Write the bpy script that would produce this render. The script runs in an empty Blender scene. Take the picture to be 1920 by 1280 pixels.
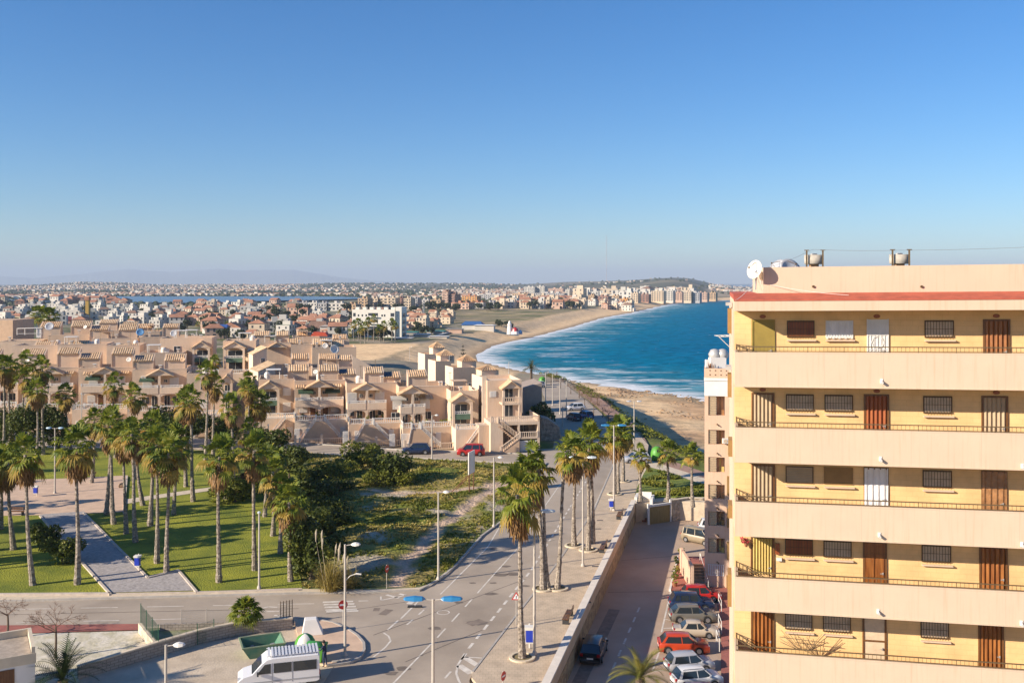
import bpy, bmesh, math, random
from mathutils import Vector, Matrix
R = math.radians
rnd = random.Random(7)
SC = bpy.context.scene
COL = SC.collection
H = 27.0           # eye height over the main road
F = 1800.0         # focal length in photo pixels
HZ = 530.0         # horizon row

def W(px, py, z=0.0):
    Y = F * (H - z) / (py - HZ)
    return Vector(((px - 960) * Y / F, Y, z))
def XY(px, py, z=0.0):
    p = W(px, py, z); return (p.x, p.y)
def atY(px, Y): return (px - 960) * Y / F
def zat(py, Y): return H - (py - HZ) * Y / F

# ------------------------------------------------------------------ scene, camera, light
cam = bpy.data.cameras.new('camera'); camo = bpy.data.objects.new('camera', cam); COL.objects.link(camo)
camo.location = (0, 0, H); camo.rotation_euler = (R(90), 0, 0)
cam.sensor_width = 36; cam.lens = 36 * F / 1920; cam.shift_y = (HZ - 640) / 1920.0
SC.render.film_transparent = False
cam.clip_start = 0.5; cam.clip_end = 90000
SC.camera = camo
AZ = math.atan2(-0.905, -0.42)      # the sun stands to the left, a little behind
SUN_EL = R(22.5)
sdir = Vector((-0.905 * math.cos(SUN_EL), -0.42 * math.cos(SUN_EL), math.sin(SUN_EL))).normalized()
sl = bpy.data.lights.new('sun', 'SUN'); sl.energy = 5.0; sl.angle = R(0.53); sl.color = (1.0, 0.88, 0.72)
so = bpy.data.objects.new('sun', sl); COL.objects.link(so)
so.rotation_euler = sdir.to_track_quat('Z', 'Y').to_euler()
so.location = (-60, -30, 60)
w = bpy.data.worlds.new('World'); SC.world = w; w.use_nodes = True
nt = w.node_tree; nt.nodes.clear()
sky = nt.nodes.new('ShaderNodeTexSky'); sky.sky_type = 'NISHITA'; sky.sun_disc = False
sky.sun_elevation = SUN_EL; sky.sun_rotation = math.atan2(sdir.x, sdir.y)
sky.air_density = 1.0; sky.dust_density = 0.2; sky.ozone_density = 6.0; sky.altitude = 30
hs = nt.nodes.new('ShaderNodeHueSaturation'); hs.inputs['Saturation'].default_value = 1.18; hs.inputs['Hue'].default_value = 0.504
bg = nt.nodes.new('ShaderNodeBackground'); bg.inputs[1].default_value = 0.086
wo = nt.nodes.new('ShaderNodeOutputWorld')
nt.links.new(sky.outputs[0], hs.inputs['Color']); nt.links.new(hs.outputs[0], bg.inputs[0]); nt.links.new(bg.outputs[0], wo.inputs[0])
SC.view_settings.view_transform = 'Standard'; SC.view_settings.look = 'None'; SC.view_settings.exposure = 0.8; SC.view_settings.gamma = 1
SC.render.engine = 'CYCLES'
try:
    SC.cycles.use_denoising = True; SC.cycles.max_bounces = 5; SC.cycles.diffuse_bounces = 3; SC.cycles.glossy_bounces = 2
    SC.cycles.transmission_bounces = 3; SC.cycles.transparent_max_bounces = 6; SC.cycles.volume_bounces = 0
    SC.cycles.caustics_reflective = False; SC.cycles.caustics_refractive = False
except Exception: pass

# ------------------------------------------------------------------ materials
MATS = {}
def nodes(m):
    m.use_nodes = True; t = m.node_tree; b = t.nodes['Principled BSDF']; return t, b
def pbr(name, col, rough=0.8, var=0.0, scale=1.0, bump=0.0, bscale=8.0, col2=None, metal=0.0, spec=None, streak=0.0, detail=4.0, coord='Object', stretch=(1,1,1), bdist=0.05, rand=0.0):
    """plain surface with noise mottling, optional second colour, vertical streaks and bump"""
    if name in MATS: return MATS[name]
    m = bpy.data.materials.new(name); t, b = nodes(m); L = t.links; N = t.nodes
    b.inputs['Roughness'].default_value = rough; b.inputs['Metallic'].default_value = metal
    if spec is not None: b.inputs['Specular IOR Level'].default_value = spec
    c = (*col, 1)
    b.inputs['Base Color'].default_value = c
    tc = N.new('ShaderNodeTexCoord'); mp = N.new('ShaderNodeMapping'); mp.inputs['Scale'].default_value = stretch
    L.new(tc.outputs[coord], mp.inputs[0]); src = mp.outputs[0]
    out = None
    if var or col2:
        n = N.new('ShaderNodeTexNoise'); n.inputs['Scale'].default_value = scale; n.inputs['Detail'].default_value = detail
        n.inputs['Roughness'].default_value = 0.62
        L.new(src, n.inputs[0])
        r = N.new('ShaderNodeValToRGB'); r.color_ramp.elements[0].position = 0.32; r.color_ramp.elements[1].position = 0.68
        if col2 is None:
            r.color_ramp.elements[0].color = (*[x * (1 - var) for x in col], 1); r.color_ramp.elements[1].color = (*[min(1, x * (1 + var)) for x in col], 1)
        else:
            r.color_ramp.elements[0].color = (*col, 1); r.color_ramp.elements[1].color = (*col2, 1)
        L.new(n.outputs[0], r.inputs[0]); out = r.outputs[0]
    if streak:
        mp2 = N.new('ShaderNodeMapping'); mp2.inputs['Scale'].default_value = (6.5, 6.5, 0.30); L.new(tc.outputs['Object'], mp2.inputs[0])
        n2 = N.new('ShaderNodeTexNoise'); n2.inputs['Scale'].default_value = 1.6; n2.inputs['Detail'].default_value = 5; L.new(mp2.outputs[0], n2.inputs[0])
        r2 = N.new('ShaderNodeValToRGB'); r2.color_ramp.elements[0].position = 0.52; r2.color_ramp.elements[1].position = 0.72
        r2.color_ramp.elements[0].color = (1, 1, 1, 1); s = 1 - streak; r2.color_ramp.elements[1].color = (s, s * 0.96, s * 0.91, 1)
        L.new(n2.outputs[0], r2.inputs[0])
        mx = N.new('ShaderNodeMix'); mx.data_type = 'RGBA'; mx.blend_type = 'MULTIPLY'; mx.inputs[0].default_value = 1
        if out: L.new(out, mx.inputs[6])
        else: mx.inputs[6].default_value = c
        L.new(r2.outputs[0], mx.inputs[7]); out = mx.outputs[2]
    if rand:      # every building's paint has aged a little differently
        oi = N.new('ShaderNodeObjectInfo'); rr = N.new('ShaderNodeValToRGB'); e = rr.color_ramp.elements; e[0].color = (1-rand, 1-rand*0.9, 1-rand*0.7, 1); e[1].color = (1+rand, 1+rand, 1+rand*1.1, 1)
        x = e.new(0.5); x.color = (1.0, 1-rand*0.55, 1-rand*0.9, 1); L.new(oi.outputs['Random'], rr.inputs[0]); mx = N.new('ShaderNodeMix'); mx.data_type = 'RGBA'; mx.blend_type = 'MULTIPLY'; mx.inputs[0].default_value = 1
        if out: L.new(out, mx.inputs[6])
        else: mx.inputs[6].default_value = c
        L.new(rr.outputs[0], mx.inputs[7]); out = mx.outputs[2]
    if out: L.new(out, b.inputs['Base Color'])
    if bump:
        nb = N.new('ShaderNodeTexNoise'); nb.inputs['Scale'].default_value = bscale; nb.inputs['Detail'].default_value = 3
        L.new(src, nb.inputs[0]); bp = N.new('ShaderNodeBump'); bp.inputs['Strength'].default_value = bump; bp.inputs['Distance'].default_value = bdist
        L.new(nb.outputs[0], bp.inputs['Height']); L.new(bp.outputs[0], b.inputs['Normal'])
    MATS[name] = m; return m

def paint(name, col, rough=0.3, coat=0.5):
    m = pbr(name, col, rough); m.node_tree.nodes['Principled BSDF'].inputs['Coat Weight'].default_value = coat
    return m
def leafmat(name, c1, c2, c3=None, scale=1.2, transl=0.25):
    """foliage: colour varies per clump in space; some light passes through"""
    m = bpy.data.materials.new(name); t, b = nodes(m); L = t.links; N = t.nodes
    tc = N.new('ShaderNodeTexCoord'); n = N.new('ShaderNodeTexNoise'); n.inputs['Scale'].default_value = scale; n.inputs['Detail'].default_value = 3
    gi = N.new('ShaderNodeObjectInfo'); ad = N.new('ShaderNodeVectorMath'); ad.operation = 'ADD'
    cb = N.new('ShaderNodeCombineXYZ'); ml = N.new('ShaderNodeMath'); ml.operation = 'MULTIPLY'; ml.inputs[1].default_value = 37
    L.new(gi.outputs['Random'], ml.inputs[0]); L.new(ml.outputs[0], cb.inputs[0])
    L.new(tc.outputs['Object'], ad.inputs[0]); L.new(cb.outputs[0], ad.inputs[1]); L.new(ad.outputs[0], n.inputs[0])
    r = N.new('ShaderNodeValToRGB'); e = r.color_ramp.elements; e[0].position = 0.36; e[1].position = 0.64
    e[0].color = (*c1, 1); e[1].color = (*c2, 1)
    if c3: x = e.new(0.72); x.color = (*c3, 1)
    L.new(n.outputs[0], r.inputs[0]); L.new(r.outputs[0], b.inputs['Base Color']); b.inputs['Roughness'].default_value = 0.55
    b.inputs['Specular IOR Level'].default_value = 0.3
    tr = N.new('ShaderNodeBsdfTranslucent'); L.new(r.outputs[0], tr.inputs[0]); mx = N.new('ShaderNodeMixShader'); mx.inputs[0].default_value = transl
    L.new(b.outputs[0], mx.inputs[1]); L.new(tr.outputs[0], mx.inputs[2]); L.new(mx.outputs[0], N['Material Output'].inputs[0])
    MATS[name] = m; return m
def attrmat(name, rough=0.9, scale=0.5, var=0.25, bump=0.4, bscale=1.0, scale2=6.0, spec=0.2):
    """surface whose own colour comes from the mesh (soil, sand, grass), mottled at two sizes"""
    m = bpy.data.materials.new(name); t, b = nodes(m); L = t.links; N = t.nodes
    a = N.new('ShaderNodeAttribute'); a.attribute_name = 'soil'
    tc = N.new('ShaderNodeTexCoord'); out = a.outputs['Color']
    for sc, v in ((scale, var), (scale2, var * 0.8)):
        n = N.new('ShaderNodeTexNoise'); n.inputs['Scale'].default_value = sc; n.inputs['Detail'].default_value = 5; L.new(tc.outputs['Object'], n.inputs[0])
        mr = N.new('ShaderNodeMapRange'); mr.inputs[1].default_value = 0.3; mr.inputs[2].default_value = 0.7; mr.inputs[3].default_value = 1 - v; mr.inputs[4].default_value = 1 + v
        L.new(n.outputs[0], mr.inputs[0]); mx = N.new('ShaderNodeMix'); mx.data_type = 'RGBA'; mx.blend_type = 'MULTIPLY'; mx.inputs[0].default_value = 1
        L.new(out, mx.inputs[6]); L.new(mr.outputs[0], mx.inputs[7]); out = mx.outputs[2]
    L.new(out, b.inputs['Base Color']); b.inputs['Roughness'].default_value = rough; b.inputs['Specular IOR Level'].default_value = spec
    nb = N.new('ShaderNodeTexNoise'); nb.inputs['Scale'].default_value = bscale; nb.inputs['Detail'].default_value = 5; L.new(tc.outputs['Object'], nb.inputs[0])
    bp = N.new('ShaderNodeBump'); bp.inputs['Strength'].default_value = bump; bp.inputs['Distance'].default_value = 0.3; L.new(nb.outputs[0], bp.inputs['Height']); L.new(bp.outputs[0], b.inputs['Normal'])
    MATS[name] = m; return m
def brickmat(name, c1, c2, mortar, scale=1.0, bw=0.5, bh=0.25, msize=0.02, rough=0.85, axis=None, bump=0.3, streak=0.0):
    m = bpy.data.materials.new(name); t, b = nodes(m); L = t.links; N = t.nodes
    tc = N.new('ShaderNodeTexCoord'); mp = N.new('ShaderNodeMapping'); L.new(tc.outputs['Object'], mp.inputs[0])
    if axis: mp.inputs['Rotation'].default_value = axis
    bk = N.new('ShaderNodeTexBrick'); bk.inputs['Scale'].default_value = scale; bk.inputs['Color1'].default_value = (*c1, 1); bk.inputs['Color2'].default_value = (*c2, 1)
    bk.inputs['Mortar'].default_value = (*mortar, 1); bk.inputs['Brick Width'].default_value = bw; bk.inputs['Row Height'].default_value = bh; bk.inputs['Mortar Size'].default_value = msize
    L.new(mp.outputs[0], bk.inputs[0])
    n = N.new('ShaderNodeTexNoise'); n.inputs['Scale'].default_value = 1.1; n.inputs['Detail'].default_value = 6; L.new(tc.outputs['Object'], n.inputs[0])
    mr = N.new('ShaderNodeMapRange'); mr.inputs[1].default_value = 0.3; mr.inputs[2].default_value = 0.7; mr.inputs[3].default_value = 0.84; mr.inputs[4].default_value = 1.1
    L.new(n.outputs[0], mr.inputs[0]); mx = N.new('ShaderNodeMix'); mx.data_type = 'RGBA'; mx.blend_type = 'MULTIPLY'; mx.inputs[0].default_value = 1
    L.new(bk.outputs[0], mx.inputs[6]); L.new(mr.outputs[0], mx.inputs[7]); L.new(mx.outputs[2], b.inputs['Base Color']); b.inputs['Roughness'].default_value = rough
    bp = N.new('ShaderNodeBump'); bp.inputs['Strength'].default_value = bump; bp.inputs['Distance'].default_value = 0.01; bp.invert = True
    L.new(bk.outputs['Fac'], bp.inputs['Height']); L.new(bp.outputs[0], b.inputs['Normal'])
    MATS[name] = m; return m

# ------------------------------------------------------------------ mesh building
class MB:
    def __init__(s): s.v = []; s.f = []; s.mi = []; s.M = None; s.cur = 0
    def add(s, vs, fs, mi=None):
        b = len(s.v)
        if s.M is not None: vs = [s.M @ Vector(p) for p in vs]
        s.v.extend([tuple(p) for p in vs]); s.f.extend([tuple(i + b for i in f) for f in fs]); s.mi.extend([s.cur if mi is None else mi] * len(fs))
        return s
    def box(s, x0, y0, z0, x1, y1, z1, mi=None):
        v = [(x0,y0,z0),(x1,y0,z0),(x1,y1,z0),(x0,y1,z0),(x0,y0,z1),(x1,y0,z1),(x1,y1,z1),(x0,y1,z1)]
        return s.add(v, [(0,3,2,1),(4,5,6,7),(0,1,5,4),(1,2,6,5),(2,3,7,6),(3,0,4,7)], mi)
    def cbox(s, c, d, rz=0, mi=None):
        M = Matrix.Translation(c) @ Matrix.Rotation(rz, 4, 'Z'); a, b, h = d[0]/2, d[1]/2, d[2]/2
        v = [M @ Vector(p) for p in [(-a,-b,-h),(a,-b,-h),(a,b,-h),(-a,b,-h),(-a,-b,h),(a,-b,h),(a,b,h),(-a,b,h)]]
        return s.add(v, [(0,3,2,1),(4,5,6,7),(0,1,5,4),(1,2,6,5),(2,3,7,6),(3,0,4,7)], mi)
    def prism(s, pts, z0, z1, mi=None):
        n = len(pts); ar = sum(pts[i][0]*pts[(i+1)%n][1] - pts[(i+1)%n][0]*pts[i][1] for i in range(n))
        if ar < 0: pts = pts[::-1]
        v = [(p[0], p[1], z0) for p in pts] + [(p[0], p[1], z1) for p in pts]
        f = [tuple(range(n))[::-1], tuple(range(n, 2*n))] + [(i, (i+1)%n, n+(i+1)%n, n+i) for i in range(n)]
        return s.add(v, f, mi)
    def xprism(s, pts, y0, y1, mi=None):
        """polygon in the x-z plane swept along y"""
        n = len(pts); ar = sum(pts[i][0]*pts[(i+1)%n][1] - pts[(i+1)%n][0]*pts[i][1] for i in range(n))
        if ar < 0: pts = pts[::-1]
        v = [(p[0], y0, p[1]) for p in pts] + [(p[0], y1, p[1]) for p in pts]
        f = [tuple(range(n)), tuple(range(n, 2*n))[::-1]] + [((i+1)%n, i, n+i, n+(i+1)%n) for i in range(n)]
        return s.add(v, f, mi)
    def poly(s, pts, mi=None): return s.add(pts, [tuple(range(len(pts)))], mi)
    def tube(s, pts, rad, n=8, cap=True, mi=None):
        """round rod through points; rad a number or one per point"""
        if not hasattr(rad, '__len__'): rad = [rad] * len(pts)
        pts = [Vector(p) for p in pts]; vs = []; fs = []
        for i, p in enumerate(pts):
            d = (pts[min(i+1, len(pts)-1)] - pts[max(i-1, 0)]).normalized()
            a = d.orthogonal().normalized() if abs(d.z) < 0.9 else Vector((1,0,0)) - d * d.x
            a.normalize(); b = d.cross(a)
            for k in range(n):
                t = 2*math.pi*k/n; vs.append(p + (a*math.cos(t) + b*math.sin(t)) * rad[i])
        for i in range(len(pts)-1):
            for k in range(n):
                fs.append((i*n+k, i*n+(k+1)%n, (i+1)*n+(k+1)%n, (i+1)*n+k))
        if cap: fs += [tuple(range(n))[::-1], tuple((len(pts)-1)*n + k for k in range(n))]
        return s.add(vs, fs, mi)
    def lathe(s, prof, c=(0,0,0), n=12, mi=None):
        vs = []; fs = []
        for r, z in prof:
            for k in range(n): t = 2*math.pi*k/n; vs.append((c[0]+r*math.cos(t), c[1]+r*math.sin(t), c[2]+z))
        for i in range(len(prof)-1):
            for k in range(n): fs.append((i*n+k, i*n+(k+1)%n, (i+1)*n+(k+1)%n, (i+1)*n+k))
        fs.append(tuple(range(n))[::-1]); fs.append(tuple((len(prof)-1)*n+k for k in range(n)))
        return s.add(vs, fs, mi)
    def mesh(s, name, mats, smooth=False):
        me = bpy.data.meshes.new(name); me.from_pydata(s.v, [], s.f)
        if not isinstance(mats, (list, tuple)): mats = [mats]
        for m in mats: me.materials.append(m)
        if len(mats) > 1: me.polygons.foreach_set('material_index', s.mi)
        if smooth: me.polygons.foreach_set('use_smooth', [True]*len(s.f))
        me.update(); return me
    def build(s, name, mats, parent=None, smooth=False, bevel=0):
        o = bpy.data.objects.new(name, s.mesh(name, mats, smooth)); COL.objects.link(o)
        if parent: o.parent = parent
        if bevel:
            b = o.modifiers.new('bevel', 'BEVEL'); b.width = bevel; b.segments = 2; b.limit_method = 'ANGLE'
        return o
def tag(o, label=None, cat=None, group=None, kind=None):
    if label: o['label'] = label
    if cat: o['category'] = cat
    if group: o['group'] = group
    if kind: o['kind'] = kind
    return o
def thing(name, label, cat, loc=(0,0,0), rz=0, group=None):
    o = bpy.data.objects.new(name, None); COL.objects.link(o); o.location = loc; o.rotation_euler = (0, 0, rz); o.empty_display_size = 0.3
    return tag(o, label, cat, group)
def structure(name, mb, m, smooth=False): return tag(mb.build(name, m, None, smooth), kind='structure')
def place(mesh, name, parent=None, loc=(0,0,0), rot=(0,0,0), sc=(1,1,1)):
    o = bpy.data.objects.new(name, mesh); COL.objects.link(o); o.location = loc; o.rotation_euler = rot; o.scale = sc
    if parent: o.parent = parent
    return o
def kids(o): return [c for c in bpy.data.objects if c.parent == o]
def copy_tree(o, loc=None, rz=None, label=None, group=None, sc=None, tree=None):
    c = o.copy(); COL.objects.link(c)
    if loc is not None: c.location = loc
    if rz is not None: c.rotation_euler = (0, 0, rz)
    if label: c['label'] = label
    if group: c['group'] = group
    if sc: c.scale = sc
    for ch in (tree or kids(o)):
        d = ch.copy(); COL.objects.link(d); d.parent = c
        for g in kids(ch):
            e = g.copy(); COL.objects.link(e); e.parent = d
    return c
def smooth01(a, b, x):
    t = max(0.0, min(1.0, (x - a) / (b - a))); return t*t*(3-2*t)
def hnoise(x, y, s=1.0, seed=0):
    from mathutils import noise
    return noise.noise(Vector((x*s, y*s, seed*13.7)))
def pts_px(lst, z=0): return [XY(a, b, z) for a, b in lst]
def inpoly(x, y, P):
    c = False; j = len(P)-1
    for i in range(len(P)):
        if (P[i][1] > y) != (P[j][1] > y) and x < (P[j][0]-P[i][0])*(y-P[i][1])/(P[j][1]-P[i][1]) + P[i][0]: c = not c
        j = i
    return c
def segdist(x, y, P):
    """distance to an open polyline and the side (+ = left of travel)"""
    best = 1e18; sd = 1
    for i in range(len(P)-1):
        ax, ay = P[i]; bx, by = P[i+1]; dx, dy = bx-ax, by-ay; L2 = dx*dx+dy*dy
        t = max(0, min(1, ((x-ax)*dx+(y-ay)*dy)/L2)); qx, qy = ax+t*dx, ay+t*dy; d = (x-qx)**2+(y-qy)**2
        if d < best: best = d; sd = 1 if dx*(y-ay)-dy*(x-ax) > 0 else -1
    return math.sqrt(best)*sd
# ------------------------------------------------------------------ land
SEA = -10.0
SHORE_PX = [(1374,563),(1330,564),(1296,567),(1281,566),(1236,575),(1210,581),(1189,586),(1155,592),(1133,596),(1080,612),(999,633),(964,640),(928,648),(916,656),(895,666)]
SHORE = [(880,2080)] + [XY(a,b,SEA) for a,b in SHORE_PX] + [(-15,455),(-7,436),(0,415),(8,396)] + [XY(a,b,SEA) for a,b in [(1040,706),(1100,716),(1180,727),(1250,738),(1290,742),(1320,748),(1420,775)]] + [(100,190),(120,0),(140,-400)]
EDGE = [(900,2130),(470,2120)] + [XY(a,b,-7) for a,b in [(1240,566),(1200,568.5),(1160,573),(1125,578),(1085,584),(1040,593),(1000,602),(960,612),(920,620),(860,634),(790,655)]] + \
       [XY(a,b,-3) for a,b in [(700,672)]] + [(-34,330),(-16,322),(2,318),(12,300)] + [XY(a,b,0) for a,b in [(1110,728),(1165,765),(1215,800),(1262,826),(1310,848),(1440,890)]] + [(60,100),(80,0),(100,-400)]
WA = W(1030,1275); WB = W(1187,945); WD = (WB-WA).normalized(); WN = Vector((WD.y, -WD.x, 0))
def wallx(Y): return WA.x + (Y-WA.y)*WD.x/WD.y
DUNE = [XY(a,b,-5) for a,b in [(780,612),(830,582),(900,579),(1000,578),(1090,577),(1112,577),(1085,585),(1040,594),(1000,603),(960,611),(900,609),(850,604)]]
def ridge(k):
    """rise of the far hills by direction, photo column = 960+1800k"""
    x = 960 + 1800*k
    pts = [(-900,533),(0,537),(90,533),(150,529),(230,530),(300,534),(420,533),(500,534),(560,532.5),(620,530.8),(900,531),(960,533),(1010,531),(1060,528),(1110,527),(1180,525),(1230,521.5),(1262,520),(1290,521),(1310,525),(1340,532),(1380,536),(1500,538),(2700,538)]
    for i in range(len(pts)-1):
        if pts[i][0] <= x <= pts[i+1][0]:
            t = (x-pts[i][0])/(pts[i+1][0]-pts[i][0]); return pts[i][1]+(pts[i+1][1]-pts[i][1])*t
    return 538
def inland(x, y):
    z = -0.15
    # the low hill the terraced houses stand on
    hx = smooth01(8, -30, x); hill = 8.2*smooth01(170, 192, y)*(1-smooth01(232, 290, y))
    z += hill*hx
    z += -4.85*smooth01(255, 380, y)
    z += hnoise(x, y, 0.01, 2)*1.2*smooth01(350, 500, y)
    if y > 2300:
        k = x/y; r = ridge(k); top = zat(r, 6500) - 2
        base = z
        z = base + (top-base)*smooth01(2600, 6500, y)**1.3 + hnoise(x, y, 0.0011, 4)*7*smooth01(2600, 5000, y)*(1-smooth01(5200,6500,y))
        if y > 6500: z = top - (y-6500)*0.03
    # bare hill by the bay
    if y > 1700:
        k = x/y; px = 960+1800*k
        hb = 40*math.exp(-((px-1265)/60)**2) + 26*math.exp(-((px-1150)/95)**2)
        z += hb*smooth01(2500, 3600, y)*(1-smooth01(3900, 5200, y))*0.75
    if wallx(y)-2.5 < x and y < 119.5: z = -3.0
    return z
def ground_z(x, y):
    e = segdist(x, y, EDGE)      # + = seaward (left of travel, the lists run from far to near)
    if e < -40 or y > 2200: return inland(x, y)
    s = segdist(x, y, SHORE)
    near = smooth01(420, 330, y)
    b = SEA + (-0.05 if s < 0 else 0) + (min(max(-s,0)/70, 1)*3.4 if s < 0 else -min(s/12, 1)*4)
    if s < 0 and near > 0: b += hnoise(x, y, 0.13, 3)*0.5*near
    t = smooth01(-2, 9 if y < 420 else 22, e)
    zi = inland(x, y)
    return zi*(1-t) + min(b, zi)*t
def lerp3(a, b, t): return tuple(a[i]+(b[i]-a[i])*t for i in range(3))
C_SAND = (0.80,0.55,0.30); C_WET = (0.36,0.25,0.15); C_ROCK = (0.60,0.37,0.19); C_SCRUB = (0.27,0.215,0.12); C_GREEN = (0.10,0.12,0.035)
C_DIRT = (0.36,0.29,0.21); C_TOWN = (0.13,0.13,0.07); C_FAR = (0.12,0.115,0.075); C_HILL = (0.055,0.065,0.04)
def soil(x, y):
    e = segdist(x, y, EDGE) if y < 2300 else -99; s = segdist(x, y, SHORE) if y < 2300 else -99
    n = hnoise(x, y, 0.06, 1); n2 = hnoise(x, y, 0.2, 5)
    if y < 2200 and e > -1.5:
        if y < 330:
            c = lerp3(C_ROCK, C_SAND, smooth01(-0.2, 0.35, n+0.1)); c = lerp3(c, (0.22,0.17,0.10), smooth01(-14, -4, s)*0.7)
            band = smooth01(-0.1, 0.25, hnoise(x*0.25+y*0.1, y*1.0, 0.09, 8)); c = lerp3(c, (0.25,0.19,0.10), 0.45*band)
            return lerp3((0.10,0.095,0.045) if n2 < 0 else (0.16,0.15,0.05), c, smooth01(5, 9, e+n2*2))
        c = lerp3(C_SAND, C_WET, smooth01(-9-0.004*y, -1, s)); c = lerp3(c, C_ROCK, 0.25*smooth01(0, 0.4, n))
        return lerp3(lerp3(C_SCRUB, C_SAND, 0.3), c, smooth01(-1, 4, e))
    if inpoly(x, y, DUNE):
        return lerp3(lerp3(C_SCRUB, C_GREEN, smooth01(-0.1, 0.4, hnoise(x, y, 0.03, 6))), C_SAND, 0.45*smooth01(0, 0.5, n))
    if 290 < y < 492 and x < 2 and 960+1800*x/y > 655:
        return lerp3(C_SAND, C_ROCK, 0.3*smooth01(0, 0.4, n))
    if y < 330:
        g = smooth01(-0.25, 0.2, n+0.35*n2)
        c = lerp3((0.34,0.25,0.15), (0.13,0.155,0.03), g)
        if x < -2 or y > 215: c = lerp3(C_DIRT, c, 0.25)
        return c
    if y < 1900: return lerp3(C_TOWN, C_GREEN if n < 0 else C_DIRT, smooth01(0.0, 0.4, abs(n)))
    n = hnoise(x, y, 0.0016, 7)+0.5*hnoise(x, y, 0.006, 9); px = 960+1800*x/y
    if px > 1325 and y < 4200: return lerp3((0.36,0.28,0.18), C_FAR, smooth01(0, 0.5, abs(n)))
    c = lerp3(C_FAR, (0.24,0.20,0.13), smooth01(0.1, 0.5, n)); return lerp3(c, C_HILL, smooth01(0.0, -0.25, n)*0.8 + 0.0)
def terrain():
    ys = []; y = 24.0
    while y < 7400: ys.append(y); y *= 1.017 if y < 420 else (1.022 if y < 2300 else 1.04)
    ks = [-1.1+2.2*i/300 for i in range(301)]
    vs = []; cols = []
    for y in ys:
        for k in ks:
            x = k*y; vs.append((x, y, ground_z(x, y))); cols.append(soil(x, y))
    n = len(ks); fs = [(j*n+i, j*n+i+1, (j+1)*n+i+1, (j+1)*n+i) for j in range(len(ys)-1) for i in range(n-1)]
    # the strip under and behind the viewpoint, and the far rim, keep the sheet going past the picture
    me = bpy.data.meshes.new('ground'); 
    b = len(vs); vs += [(-400,-300,-3),(400,-300,-3),(400,24,-3),(-400,24,-3)]; fs.append((b,b+1,b+2,b+3)); cols += [C_DIRT]*4
    yl = ys[-1]; b = len(vs); vs += [(-40000,yl,-4),(40000,yl,-4),(40000,32000,-20),(-40000,32000,-20)]; fs.append((b,b+1,b+2,b+3)); cols += [C_FAR]*4
    me.from_pydata(vs, [], fs); ca = me.color_attributes.new('soil', 'FLOAT_COLOR', 'POINT')
    ca.data.foreach_set('color', [c for q in cols for c in (*q, 1.0)])
    me.polygons.foreach_set('use_smooth', [True]*len(fs)); me.materials.append(attrmat('soil_ground', scale=0.25, var=0.22, bump=0.5, bscale=0.9, scale2=2.2)); me.update()
    o = bpy.data.objects.new('ground', me); COL.objects.link(o); tag(o, kind='structure')
terrain()

# ---- far mountains: three receding ridges
def mountains():
    mb = MB()
    prof = [[(-900,522),(-200,520),(0,518),(60,521),(150,514),(200,508),(240,504),(285,508),(320,510),(370,506),(410,504),(450,507),(500,506),(550,506),(590,512),(640,520),(700,526),(780,530),(900,533),(2600,534)]]
    for li, (Y, pr) in enumerate([(26000, prof[0])]):
        for i in range(len(pr)-1):
            (xa, ya), (xb, yb) = pr[i], pr[i+1]; steps = max(2, int((xb-xa)/12))
            for s_ in range(steps):
                def P(t):
                    px = xa+(xb-xa)*t; py = ya+(yb-ya)*t + 0.9*hnoise(px, 3, 0.09, li); return px, py
                a, b = P(s_/steps), P((s_+1)/steps)
                x0, x1 = atY(a[0], Y), atY(b[0], Y); z0, z1 = max(zat(a[1], Y), -5), max(zat(b[1], Y), -5)
                mb.add([(x0*0.86, Y-3500, -20), (x1*0.86, Y-3500, -20), (x1, Y, z1), (x0, Y, z0), (x1*1.2, Y+5000, -20), (x0*1.2, Y+5000, -20)], [(0,1,2,3),(3,2,4,5)])
    structure('mountains', mb, pbr('mountain', (0.20,0.22,0.19), 1.0, 0.15, 0.0006))
mountains()

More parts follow.
